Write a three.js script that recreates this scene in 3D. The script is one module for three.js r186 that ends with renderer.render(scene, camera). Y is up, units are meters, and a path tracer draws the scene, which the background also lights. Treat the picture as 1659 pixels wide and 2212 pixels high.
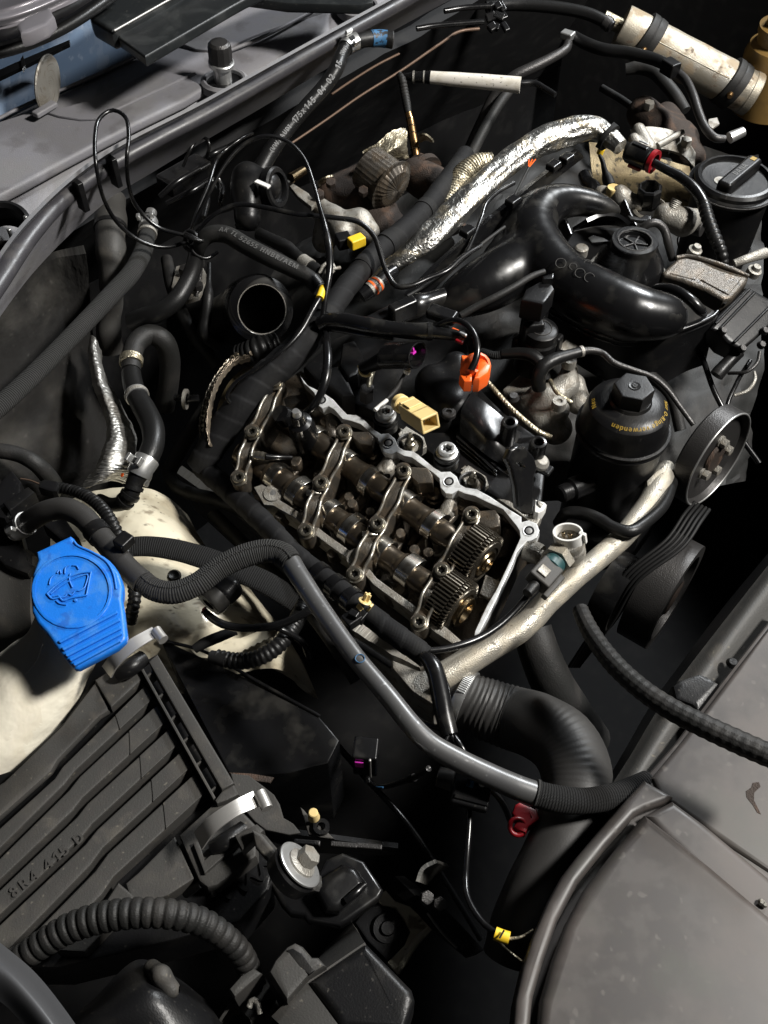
import * as THREE from 'three';
import { RoundedBoxGeometry } from 'three/addons/geometries/RoundedBoxGeometry.js';
import { MarchingCubes } from 'three/addons/objects/MarchingCubes.js';
import { ImprovedNoise } from 'three/addons/math/ImprovedNoise.js';
import { mergeGeometries } from 'three/addons/utils/BufferGeometryUtils.js';
import { FontLoader } from 'three/addons/loaders/FontLoader.js';
import { TextGeometry } from 'three/addons/geometries/TextGeometry.js';
import { RectAreaLightUniformsLib } from 'three/addons/lights/RectAreaLightUniformsLib.js';

// ------------------------------------------------------------------ camera, lamps, exposure
const V = (x, y, z) => new THREE.Vector3(x, y, z);
const scene = new THREE.Scene();
scene.background = new THREE.Color().setRGB(0.009, 0.0092, 0.0098);
const PITCH = 52 * Math.PI / 180, FOV = 55, DIST = 0.85;
const camera = new THREE.PerspectiveCamera(FOV, 768 / 1024, 0.02, 60);
camera.position.set(0, DIST * Math.sin(PITCH), DIST * Math.cos(PITCH));
camera.lookAt(0, 0, 0);
const renderer = new THREE.WebGLRenderer({ antialias: true });
renderer.setSize(768, 1024);
renderer.toneMapping = THREE.LinearToneMapping;
renderer.toneMappingExposure = 1.0;
renderer.shadowMap.enabled = true;
RectAreaLightUniformsLib.init();
// workshop lamps: [label, position, aimed at, width, height, radiance, colour]
const LAMPS = [
  ['square LED work light beside the front cover of the car', V(1.5, 1.75, 0.1), V(0, 0, -0.1), 0.34, 0.24, 380, [1, 0.97, 0.92]],
  ['square LED work light beyond the alloy canister', V(1.25, 1.4, -1.6), V(0, 0, -0.2), 0.34, 0.24, 200, [0.95, 0.98, 1]],
];
// ------------------------------------------------------------------ helpers: survey of the photograph
// A bearing (x, y) in the 1659 x 2212 photograph meets the level plane at height h: that is where the thing stands.
const F = 1106 / Math.tan(FOV * Math.PI / 360);
const EYE = camera.position.clone();
const RT = V(1, 0, 0), FW = V(0, -Math.sin(PITCH), -Math.cos(PITCH)), UPV = V(0, Math.cos(PITCH), -Math.sin(PITCH));
const UP = V(0, 1, 0);
const LAT = V(0.57, 0, -0.82).normalize();      // across the car
const FRT = V(0.82, 0, 0.57).normalize();       // along the crankshaft, to the front of the car
const ray = (x, y) => V(0, 0, 0).addScaledVector(RT, (x - 829.5) / F).addScaledVector(UPV, -(y - 1106) / F).add(FW);
function P(x, y, h) { const d = ray(x, y); return EYE.clone().addScaledVector(d, (h - EYE.y) / d.y); }
const depthOf = p => p.clone().sub(EYE).dot(FW);
const M = (px, p) => px * depthOf(p) / F;       // photograph pixels at a place, in metres
class Plane {                                   // a tilted plane of the place
  constructor(o, n) { this.o = o; this.n = n.clone().normalize(); }
  at(x, y, off = 0) { const d = ray(x, y); const o = this.o.clone().addScaledVector(this.n, off); return EYE.clone().addScaledVector(d, o.sub(EYE).dot(this.n) / d.dot(this.n)); }
  basis() { const u = V(1, 0, 0).addScaledVector(this.n, -this.n.x).normalize(); return [u, new THREE.Vector3().crossVectors(this.n, u), this.n]; }
}
// axis of a disc seen at (x, y) whose short diameter points along (dx, dy) in the photograph and is k of the long one
function axisAt(x, y, dx, dy, k) { const f = ray(x, y).normalize(), r = RT.clone().addScaledVector(f, -RT.dot(f)).normalize(), u = new THREE.Vector3().crossVectors(r, f), l = Math.hypot(dx, dy), s = Math.sqrt(1 - k * k); return V(0, 0, 0).addScaledVector(r, s * dx / l).addScaledVector(u, -s * dy / l).addScaledVector(f, -k); }
const level = h => new Plane(V(0, h, 0), UP);
let seed = 7; const rnd = () => (seed = (seed * 16807) % 2147483647) / 2147483647;
const rr = (a, b) => a + (b - a) * rnd();
const inoise = new ImprovedNoise();
const fbm3 = (x, y, z, o = 3) => { let s = 0, a = 0.5; for (let i = 0; i < o; i++) { s += a * inoise.noise(x, y, z + i * 7.3); x *= 2.03; y *= 2.03; z *= 2.03; a *= 0.5; } return s; };
const sm = (a, b, x) => { const t = Math.min(1, Math.max(0, (x - a) / (b - a))); return t * t * (3 - 2 * t); };

// ------------------------------------------------------------------ helpers: textures and materials
const hash = (x, y, s) => { let h = (x * 374761393 + y * 668265263 + s * 1442695041) | 0; h = Math.imul(h ^ (h >>> 13), 1274126177); return ((h ^ (h >>> 16)) >>> 0) / 4294967295; };
function vnoise(x, y, per, s) {                  // periodic gradient noise, about 0..1
  const xi = Math.floor(x), yi = Math.floor(y), fx = x - xi, fy = y - yi, u = fx * fx * fx * (fx * (6 * fx - 15) + 10), v = fy * fy * fy * (fy * (6 * fy - 15) + 10);
  const w = (a) => ((a % per) + per) % per, gr = (i, j, dx, dy) => { const t = hash(w(i), w(j), s) * 6.2832; return Math.cos(t) * dx + Math.sin(t) * dy; };
  const a = gr(xi, yi, fx, fy), b = gr(xi + 1, yi, fx - 1, fy), c = gr(xi, yi + 1, fx, fy - 1), d = gr(xi + 1, yi + 1, fx - 1, fy - 1);
  return 0.5 + 0.85 * (a + (b - a) * u + (c - a) * v + (a - b - c + d) * u * v);
}
function tfbm(u, v, f, s, o = 4) { let r = 0, a = 0.5, n = 0; for (let i = 0; i < o; i++) { r += a * vnoise(u * f, v * f, f, s + i * 17); n += a; a *= 0.55; f *= 2; } return r / n; }
const toS = c => 255 * (c <= 0.0031308 ? 12.92 * c : 1.055 * Math.pow(c, 1 / 2.4) - 0.055);
function dtex(size, fn, srgb, rep) {
  const d = new Uint8Array(size * size * 4);
  for (let j = 0; j < size; j++) for (let i = 0; i < size; i++) { const c = fn((i + 0.5) / size, (j + 0.5) / size); const k = (j * size + i) * 4; d[k] = c[0]; d[k + 1] = c[1]; d[k + 2] = c[2]; d[k + 3] = 255; }
  const t = new THREE.DataTexture(d, size, size); t.wrapS = t.wrapT = THREE.RepeatWrapping; t.magFilter = THREE.LinearFilter; t.minFilter = THREE.LinearMipmapLinearFilter; t.generateMipmaps = true;
  if (srgb) t.colorSpace = THREE.SRGBColorSpace; t.repeat.set(rep, rep); t.needsUpdate = true; return t;
}
const g3 = v => { const b = Math.max(0, Math.min(255, v * 255)); return [b, b, b]; };
const BUMP = {
  grain: dtex(256, (u, v) => g3(0.6 * tfbm(u, v, 48, 3, 2) + 0.4 * tfbm(u, v, 8, 5, 3)), false, 16),
  lump: dtex(256, (u, v) => g3(tfbm(u, v, 6, 11, 4)), false, 8),
  crinkle: dtex(512, (u, v) => { const a = 1 - Math.abs(2 * tfbm(u, v, 10, 21, 3) - 1), b = 1 - Math.abs(2 * tfbm(u, v, 24, 31, 3) - 1); return g3(0.55 * a * a + 0.45 * b * b); }, false, 9),
  dimple: dtex(512, (u, v) => { // embossed heat-shield foil
    let best = 9, n = 26; const x = u * n, y = v * n, xi = Math.floor(x), yi = Math.floor(y);
    for (let a = -1; a < 2; a++) for (let b = -1; b < 2; b++) { const ix = ((xi + a) % n + n) % n, iy = ((yi + b) % n + n) % n; const px = xi + a + hash(ix, iy, 3), py = yi + b + hash(ix, iy, 9); best = Math.min(best, Math.hypot(x - px, y - py)); }
    return g3(1 - best); }, false, 12),
  weave: dtex(128, (u, v) => { const a = Math.sin(u * Math.PI * 2 * 8) * Math.sin(v * Math.PI * 2 * 8); return g3(0.5 + 0.5 * a); }, false, 80),
  ribweave: dtex(128, (u, v) => { const a = 0.5 + 0.5 * Math.sin(v * Math.PI * 2 * 8), b = 0.5 + 0.5 * Math.sin(u * Math.PI * 2 * 16 + (Math.floor(v * 8) % 2) * Math.PI); return g3(0.65 * a + 0.35 * b); }, false, 66),
  cast: dtex(256, (u, v) => g3(tfbm(u, v, 40, 41, 3)), false, 20),
  brushed: dtex(256, (u, v) => g3(tfbm(u, v * 0.999, 64, 61, 1) * 0.2 + 0.8 * hash(Math.floor(v * 256), 3, 5)), false, 10),
};
// base: linear colour; layers: stains and dirt with their own outline {c, r, m, f, lo, hi, a}
function mat(name, o) {
  const { base, rough = 0.5, metal = 0, layers = [], bump, bumpScale = 0.0003, tile = 0.16 } = o, phys = o.spec !== undefined ? { specularIntensity: o.spec, ...o.phys } : o.phys;
  const s0 = Math.floor(hash(name.length, name.charCodeAt(0) * 31 + name.charCodeAt(name.length - 1), 5) * 900);
  const m = phys ? new THREE.MeshPhysicalMaterial(phys) : new THREE.MeshStandardMaterial();
  m.name = name; m.side = THREE.DoubleSide;
  if (layers.length) {
    const size = o.size || 256, c = new Uint8Array(size * size * 4), q = new Uint8Array(size * size * 4);
    for (let j = 0; j < size; j++) for (let i = 0; i < size; i++) {
      const u = (i + 0.5) / size, v = (j + 0.5) / size; let r = [...base], ro = rough, me = metal;
      layers.forEach((L, n) => {
        const k = L.streak ? tfbm(u, v, L.f, s0 + n * 53, 2) * 0.5 + 0.5 * vnoise(u * L.f * 0.5, v * L.f * 8, L.f * 8, s0 + n) : tfbm(u, v, L.f, s0 + n * 53, L.o || 4);
        const t = (L.a ?? 1) * sm(L.lo, L.hi, k);
        for (let z = 0; z < 3; z++) r[z] += (L.c[z] - r[z]) * t;
        if (L.r !== undefined) ro += (L.r - ro) * t; if (L.m !== undefined) me += (L.m - me) * t;
      });
      const k = (j * size + i) * 4; for (let z = 0; z < 3; z++) c[k + z] = toS(Math.max(0, Math.min(1, r[z]))); c[k + 3] = 255;
      q[k] = 255; q[k + 1] = 255 * ro; q[k + 2] = 255 * me; q[k + 3] = 255;
    }
    const mk = (d, srgb) => { const t = new THREE.DataTexture(d, size, size); t.wrapS = t.wrapT = THREE.RepeatWrapping; t.magFilter = THREE.LinearFilter; t.minFilter = THREE.LinearMipmapLinearFilter; t.generateMipmaps = true; if (srgb) t.colorSpace = THREE.SRGBColorSpace; t.repeat.set(1 / tile, 1 / tile); t.needsUpdate = true; return t; };
    m.map = mk(c, true); const rt = mk(q, false); m.roughnessMap = rt; m.roughness = 1;
    if (metal || layers.some(L => L.m !== undefined)) { m.metalnessMap = rt; m.metalness = 1; } else m.metalness = 0;
  } else { m.color.setRGB(...base); m.roughness = rough; m.metalness = metal; }
  if (bump) { m.bumpMap = BUMP[bump]; m.bumpScale = bumpScale; }
  return m;
}
const dust = (a = 0.5, c = [0.09, 0.08, 0.068]) => ({ c, r: 0.85, f: 5, lo: 0.48, hi: 0.8, a: a * 0.6, o: 6 });
const specks = (a = 0.6, c = [0.2, 0.18, 0.15]) => ({ c, r: 0.9, f: 52, lo: 0.78, hi: 0.88, a, o: 2 });
// ------------------------------------------------------------------ helpers: geometry
function creased(g, a) {                         // smooth below the angle a, weighted by area so that flat faces stay flat
  if (g.index) g = g.toNonIndexed(); const p = g.attributes.position.array, n = p.length / 3, N = new Float32Array(n * 3), fn = new Float32Array(n), nx = new Int32Array(n).fill(-1), map = new Map(), co = Math.cos(a), q = v => ((Math.round(v * 5e4) % 131072) + 131072) % 131072;
  for (let i = 0; i < n; i += 3) { const k = i * 3, ax = p[k + 3] - p[k], ay = p[k + 4] - p[k + 1], az = p[k + 5] - p[k + 2], bx = p[k + 6] - p[k], by = p[k + 7] - p[k + 1], bz = p[k + 8] - p[k + 2]; fn[i] = ay * bz - az * by; fn[i + 1] = az * bx - ax * bz; fn[i + 2] = ax * by - ay * bx; }
  const head = new Float64Array(n); for (let i = 0; i < n; i++) { const k = q(p[3 * i]) + q(p[3 * i + 1]) * 131072 + q(p[3 * i + 2]) * 17179869184; head[i] = k; const m = map.get(k); nx[i] = m === undefined ? -1 : m; map.set(k, i); }
  for (let i = 0; i < n; i++) { const f = i - i % 3, x = fn[f], y = fn[f + 1], z = fn[f + 2], l = Math.hypot(x, y, z) || 1e-20; let sx = 0, sy = 0, sz = 0; for (let c = map.get(head[i]); c >= 0; c = nx[c]) { const h = c - c % 3, u = fn[h], v = fn[h + 1], w = fn[h + 2]; if (u * x + v * y + w * z >= co * l * (Math.hypot(u, v, w) || 1e-20)) { sx += u; sy += v; sz += w; } } const m = Math.hypot(sx, sy, sz) || 1; N[3 * i] = sx / m; N[3 * i + 1] = sy / m; N[3 * i + 2] = sz / m; }
  g.setAttribute('normal', new THREE.BufferAttribute(N, 3)); return g; }
function uvBox(g, k = 1) {                       // uv in metres by the face's own axis
  if (g.index) g = g.toNonIndexed();
  g.computeBoundingBox(); const p = g.attributes.position, uv = new Float32Array(p.count * 2), a = V(), b = V(), c = V(), n = V();
  for (let i = 0; i < p.count; i += 3) {
    a.fromBufferAttribute(p, i); b.fromBufferAttribute(p, i + 1); c.fromBufferAttribute(p, i + 2);
    n.crossVectors(b.clone().sub(a), c.clone().sub(a)); const x = Math.abs(n.x), y = Math.abs(n.y), z = Math.abs(n.z);
    [a, b, c].forEach((w, j) => { const t = y >= x && y >= z ? [w.x, w.z] : x >= z ? [w.z, w.y] : [w.x, w.y]; uv[(i + j) * 2] = t[0] * k; uv[(i + j) * 2 + 1] = t[1] * k; });
  }
  g.setAttribute('uv', new THREE.BufferAttribute(uv, 2)); return g;
}
const strip = g => { const r = g.index ? g.toNonIndexed() : g; for (const k of Object.keys(r.attributes)) if (!['position', 'normal', 'uv'].includes(k)) r.deleteAttribute(k); return r; };
const merge = list => mergeGeometries(list.map(strip));
const rbox = (w, h, d, r = 0.001, s = 2) => uvBox(new RoundedBoxGeometry(w, h, d, s, Math.min(r, w / 2.01, h / 2.01, d / 2.01)));
const moved = (g, x = 0, y = 0, z = 0, rx = 0, ry = 0, rz = 0) => g.clone().applyMatrix4(new THREE.Matrix4().compose(V(x, y, z), new THREE.Quaternion().setFromEuler(new THREE.Euler(rx, ry, rz)), V(1, 1, 1)));
const cyl = (r0, r1, h, n = 24, b = 0.0006) => { // upright, base at 0, chamfered
  b = Math.min(b, h / 3, r0 / 3 + 1e-5, r1 / 3 + 1e-5);
  return lathe([[0, 0], [r0 - b, 0], [r0, b], [r1, h - b], [r1 - b, h], [0, h]], n);
};
function lathe(pts, n = 40, crease = 0.6) {
  const g = new THREE.LatheGeometry(pts.map(p => new THREE.Vector2(Math.max(p[0], 0), p[1])), n); const uv = g.attributes.uv, p = g.attributes.position;
  for (let i = 0; i < uv.count; i++) { const r = Math.hypot(p.getX(i), p.getZ(i)); uv.setXY(i, uv.getX(i) * 2 * Math.PI * Math.max(r, 0.01), p.getY(i) + r); }
  return strip(creased(g, crease));
}
const hexPrism = (r, h, b = 0.0008) => { const s = new THREE.Shape(); for (let i = 0; i < 6; i++) { const a = i * Math.PI / 3; i ? s.lineTo(r * Math.cos(a), r * Math.sin(a)) : s.moveTo(r, 0); } return ext(s, h, b); };
function ext(shape, h, b = 0.0006, seg = 12) {   // extruded along +y from 0 to h, chamfered inwards
  b = Math.min(b, h / 2.2);
  const g = new THREE.ExtrudeGeometry(shape, { depth: h - 2 * b, bevelEnabled: b > 0, bevelThickness: b, bevelSize: b, bevelOffset: -b, bevelSegments: 2, curveSegments: seg });
  g.translate(0, 0, b); g.rotateX(-Math.PI / 2); return uvBox(creased(g, 0.7));
}
// sweep of a round section along a path; pts: [Vector3, radius]
function path(pts, close = false) {
  const curve = new THREE.CatmullRomCurve3(pts.map(p => p[0]), close, 'centripetal'); const n = pts.length;
  const len = curve.getLength(); curve.arcLengthDivisions = 400; curve.updateArcLengths();
  const rAt = t => { const u = curve.getUtoTmapping(t) * (close ? n : n - 1), i = Math.min(n - 2, Math.floor(u)), f = u - i; const a = pts[i][1], b = pts[Math.min(n - 1, i + 1)][1]; return a + (b - a) * sm(0, 1, f); };
  return { curve, len, rAt, pts };
}
function sweep(pa, o = {}) {
  const { sides = 14, step = 0.004, mod, caps = true, flat = 1, open = false } = o;
  const N = Math.max(8, Math.min(1400, Math.ceil(pa.len / step))), pos = [], uv = [], idx = [];
  let nrm = null, prevT = null;
  const W = sides + 1;
  for (let i = 0; i <= N; i++) {
    const t = i / N, c = pa.curve.getPointAt(t), T = pa.curve.getTangentAt(t).normalize();
    if (!nrm) { nrm = UP.clone().addScaledVector(T, -UP.dot(T)); if (nrm.lengthSq() < 1e-3) nrm = V(1, 0, 0).addScaledVector(T, -T.x); nrm.normalize(); }
    else { const q = new THREE.Quaternion().setFromUnitVectors(prevT, T); nrm.applyQuaternion(q).addScaledVector(T, -nrm.dot(T)).normalize(); }
    prevT = T; const bin = new THREE.Vector3().crossVectors(T, nrm); const r = pa.rAt(t), s = t * pa.len;
    for (let j = 0; j <= sides; j++) {
      const a = j / sides * 2 * Math.PI; let k = r * (mod ? mod(s, j === sides ? 0 : a, t, c) : 1);
      const x = Math.cos(a) * k, y = Math.sin(a) * k * flat;
      pos.push(c.x + bin.x * x + nrm.x * y, c.y + bin.y * x + nrm.y * y, c.z + bin.z * x + nrm.z * y); uv.push(a * r, s);
    }
  }
  for (let i = 0; i < N; i++) for (let j = 0; j < sides; j++) { const a = i * W + j, b = a + 1, c = a + W, d = c + 1; idx.push(a, c, b, b, c, d); }
  if (caps) for (const e of [0, N]) { const c = pa.curve.getPointAt(e / N), k = pos.length / 3; pos.push(c.x, c.y, c.z); uv.push(0, 0); for (let j = 0; j < sides; j++) e ? idx.push(e * W + j, k, e * W + j + 1) : idx.push(j, j + 1, k); }
  const g = new THREE.BufferGeometry(); g.setAttribute('position', new THREE.Float32BufferAttribute(pos, 3)); g.setAttribute('uv', new THREE.Float32BufferAttribute(uv, 2)); g.setIndex(idx); g.computeVertexNormals();
  const nn = g.attributes.normal;               // weld the seam
  for (let i = 0; i <= N; i++) { const a = i * W, b = a + sides; const x = nn.getX(a) + nn.getX(b), y = nn.getY(a) + nn.getY(b), z = nn.getZ(a) + nn.getZ(b), l = Math.hypot(x, y, z) || 1; nn.setXYZ(a, x / l, y / l, z / l); nn.setXYZ(b, x / l, y / l, z / l); }
  return caps ? creased(strip(g), 1.0) : strip(g);
}
// smooth sheet through a grid of points, with thickness
function sheet(rows, o = {}) {
  const { nu = 40, nv = 40, th = 0.003, bumpy } = o;
  const R = rows.length, lines = rows.map(r => new THREE.CatmullRomCurve3(r, false, 'centripetal'));
  const pos = [], uv = []; const top = [];
  for (let i = 0; i <= nu; i++) { const u = i / nu; const col = new THREE.CatmullRomCurve3(lines.map(l => l.getPoint(u)), false, 'centripetal'); const line = []; for (let j = 0; j <= nv; j++) line.push(col.getPoint(j / nv)); top.push(line); }
  const nor = (i, j) => { const a = top[Math.min(nu, i + 1)][j].clone().sub(top[Math.max(0, i - 1)][j]), b = top[i][Math.min(nv, j + 1)].clone().sub(top[i][Math.max(0, j - 1)]); return a.cross(b).normalize(); };
  const N0 = nor(nu >> 1, nv >> 1); const flip = N0.dot(EYE.clone().sub(top[nu >> 1][nv >> 1])) < 0 ? -1 : 1;
  const A = [], B = []; let lu = 0, lv = 0; lu = top[0][0].distanceTo(top[nu][0]); lv = top[0][0].distanceTo(top[0][nv]);
  for (let i = 0; i <= nu; i++) for (let j = 0; j <= nv; j++) { const n = nor(i, j).multiplyScalar(flip), p = top[i][j].clone(); if (bumpy) p.addScaledVector(n, bumpy(i / nu, j / nv, p)); A.push(p); B.push(p.clone().addScaledVector(n, -th)); uv.push(i / nu * lu, j / nv * lv); }
  const W = nv + 1, idx = [], K = A.length; for (const p of A) pos.push(p.x, p.y, p.z); for (const p of B) pos.push(p.x, p.y, p.z);
  const q = (a, b, c, d) => idx.push(a, b, c, b, d, c);
  for (let i = 0; i < nu; i++) for (let j = 0; j < nv; j++) { const a = i * W + j; flip > 0 ? q(a, a + W, a + 1, a + W + 1) : q(a, a + 1, a + W, a + W + 1); flip > 0 ? q(K + a, K + a + 1, K + a + W, K + a + W + 1) : q(K + a, K + a + W, K + a + 1, K + a + W + 1); }
  for (let i = 0; i < nu; i++) for (const j of [0, nv]) { const a = i * W + j; q(a, a + W, K + a, K + a + W); }
  for (let j = 0; j < nv; j++) for (const i of [0, nu]) { const a = i * W + j; q(a, a + 1, K + a, K + a + 1); }
  const g = new THREE.BufferGeometry(); g.setAttribute('position', new THREE.Float32BufferAttribute(pos, 3)); g.setAttribute('uv', new THREE.Float32BufferAttribute([...uv, ...uv], 2)); g.setIndex(idx);
  return strip(creased(g, 0.8));
}
const S = (rows, o) => sheet(rows.map(r => r.map(p => P(p[0], p[1], p[2]))), o);
// slab with an outline surveyed on a plane: pts [x, y]; top face on the plane (+ off), th thick
function slab(pl, pts, th, b = 0.001, off = 0, o = {}) {
  const [u, v, n] = pl.basis(), O = pl.o; const w = pts.map(p => pl.at(p[0], p[1], off)).map(q => q.sub(O)); let s2 = w.map(q => new THREE.Vector2(q.dot(u), q.dot(v)));
  if (o.smooth) { const c = new THREE.CatmullRomCurve3(s2.map(p => V(p.x, p.y, 0)), true, 'centripetal'); s2 = c.getPoints(pts.length * o.smooth).slice(0, -1).map(p => new THREE.Vector2(p.x, p.y)); }
  const sh = new THREE.Shape(s2);
  for (const h of o.holes || []) sh.holes.push(new THREE.Path(h.map(p => pl.at(p[0], p[1], off)).map(q => { q.sub(O); return new THREE.Vector2(q.dot(u), q.dot(v)); })));
  b = Math.min(b, th / 2.2);
  const g = new THREE.ExtrudeGeometry(sh, { depth: th - 2 * b, bevelEnabled: b > 0, bevelThickness: b, bevelSize: b, bevelOffset: -b, bevelSegments: o.bseg || 2, curveSegments: 6 }); g.translate(0, 0, -th + b + off);
  const g2 = uvBox(creased(g, o.crease || 0.6)); g2.applyMatrix4(new THREE.Matrix4().makeBasis(u, v, n).setPosition(O)); return g2;
}
// body joined from tapered limbs: chains of [Vector3, radius], meshed with marching cubes
function blob(chains, o = {}) {
  const { res = 72, k = 0.01, cut, disp } = o; const bb = new THREE.Box3(); let rm = 0;
  for (const c of chains) for (const [p, r] of c) { bb.expandByPoint(p.clone().addScalar(r)); bb.expandByPoint(p.clone().addScalar(-r)); }
  const ctr = bb.getCenter(V()), half = Math.max(...bb.getSize(V()).toArray()) / 2 * 1.12;
  const mc = new MarchingCubes(res, new THREE.MeshStandardMaterial(), false, false, 400000); mc.isolation = 0; const hs = res / 2; const p = V();
  chains = chains.map(c => { if (c.length < 4) return c; const cv = new THREE.CatmullRomCurve3(c.map(e => e[0]), false, 'centripetal'), rv = new THREE.SplineCurve(c.map((e, i) => new THREE.Vector2(i, e[1]))), m = (c.length - 1) * 3; return [...Array(m + 1)].map((_, i) => [cv.getPoint(i / m), rv.getPoint(i / m).y]); });
  const segs = []; for (const c of chains) { if (c.length === 1) segs.push([c[0], c[0]]); for (let i = 0; i + 1 < c.length; i++) segs.push([c[i], c[i + 1]]); }
  const ab = V(), ap = V();
  for (let z = 0; z < res; z++) for (let y = 0; y < res; y++) for (let x = 0; x < res; x++) {
    p.set((x - hs) / hs, (y - hs) / hs, (z - hs) / hs).multiplyScalar(half).add(ctr); let d = 1e9;
    for (const [a, b] of segs) { ab.subVectors(b[0], a[0]); ap.subVectors(p, a[0]); const l = ab.lengthSq(), t = l ? Math.min(1, Math.max(0, ap.dot(ab) / l)) : 0; const e = ap.addScaledVector(ab, -t).length() - (a[1] + (b[1] - a[1]) * t); const hh = Math.max(k - Math.abs(d - e), 0) / k; d = Math.min(d, e) - hh * hh * k * 0.25; }
    if (cut) d = Math.max(d, cut(p)); if (disp) d += disp(p);
    mc.field[x + y * res + z * res * res] = -d;
  }
  mc.update(); const n = mc.count, g = new THREE.BufferGeometry(); const pa = mc.positionArray.slice(0, n * 3), na = mc.normalArray.slice(0, n * 3);
  for (let i = 0; i < n; i++) { pa[3 * i] = pa[3 * i] * half + ctr.x; pa[3 * i + 1] = pa[3 * i + 1] * half + ctr.y; pa[3 * i + 2] = pa[3 * i + 2] * half + ctr.z; }
  g.setAttribute('position', new THREE.BufferAttribute(pa, 3)); g.setAttribute('normal', new THREE.BufferAttribute(na, 3)); g.setAttribute('uv', new THREE.BufferAttribute(new Float32Array(n * 2), 2));
  const q = uvBox(g); return q;
}
// frame with x from a to b, y as near to "up" as can be
function frame(a, b, up = UP) { const x = b.clone().sub(a).normalize(), y = up.clone().addScaledVector(x, -up.dot(x)).normalize(), z = new THREE.Vector3().crossVectors(x, y); return new THREE.Matrix4().makeBasis(x, y, z).setPosition(a); }
function upright(o, axis, side = FRT) { const y = axis.clone().normalize(), x = side.clone().addScaledVector(y, -side.dot(y)).normalize(), z = new THREE.Vector3().crossVectors(x, y); return new THREE.Matrix4().makeBasis(x, y, z).setPosition(o); }

// ------------------------------------------------------------------ helpers: things and parts
const taken = {}, things = [];
function numbered(n) { const k = taken[n] = (taken[n] ?? -1) + 1; return k ? n + '_' + String(k).padStart(3, '0') : n; }
function thing(name, label, category, group) { const o = new THREE.Group(); o.name = numbered(name); o.userData = { label, category }; if (group) o.userData.group = group; scene.add(o); things.push(o); return o; }
function struct(name, label) { const o = new THREE.Group(); o.name = numbered(name); o.userData = { label, kind: 'structure' }; scene.add(o); things.push(o); return o; }
function part(par, name, g, m, mx, label) { const o = new THREE.Mesh(g, m); o.name = name; if (mx) o.applyMatrix4(mx); o.castShadow = o.receiveShadow = true; if (label) o.userData.label = label; par.add(o); return o; }
function sub(par, name, g, m, mx, label) { // sub-part given in world measure under a part that may carry its own matrix
  const o = part(par, name, g, m, mx, label); par.updateMatrix(); o.applyMatrix4(par.matrix.clone().invert()); return o; }
// round flexible thing along a surveyed route: [x, y, h, radius in pixels]
function route(pts, r) { return path(pts.map(p => { const w = p.isVector3 ? p : P(p[0], p[1], p[2]); return [w, M(p[3] ?? r, w)]; })); }
function band(pa, t0, t1, th, o = {}) {          // clamp band round a route between two fractions
  const N = o.n || 8, pts = []; for (let i = 0; i <= N; i++) { const t = t0 + (t1 - t0) * i / N; pts.push([pa.curve.getPointAt(t), pa.rAt(t) + th]); } return sweep(path(pts), { sides: o.sides || 28, step: (t1 - t0) * pa.len / N, caps: true, mod: o.mod, flat: o.flat });
}
function at(pa, t) { const p = pa.curve.getPointAt(t), T = pa.curve.getTangentAt(t); return { p, T, r: pa.rAt(t) }; }
const ridges = (pitch, amp) => s => 1 + amp * (Math.pow(0.5 + 0.5 * Math.cos(s / pitch * 2 * Math.PI), 0.6) - 0.6);
const wrap = (pitch, amp, sd = 0) => (s, a) => { const k = s / pitch + a / (2 * Math.PI); const f = k - Math.floor(k); return 1 + amp * (f - 0.5) + 0.02 * fbm3(s * 90 + sd, Math.cos(a) * 1.3, Math.sin(a) * 1.3, 2); };
const lumpy = (amp, f = 60, sd = 0) => (s, a) => 1 + amp * fbm3(s * f + sd, Math.cos(a) * 1.2, Math.sin(a) * 1.2, 3);
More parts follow.
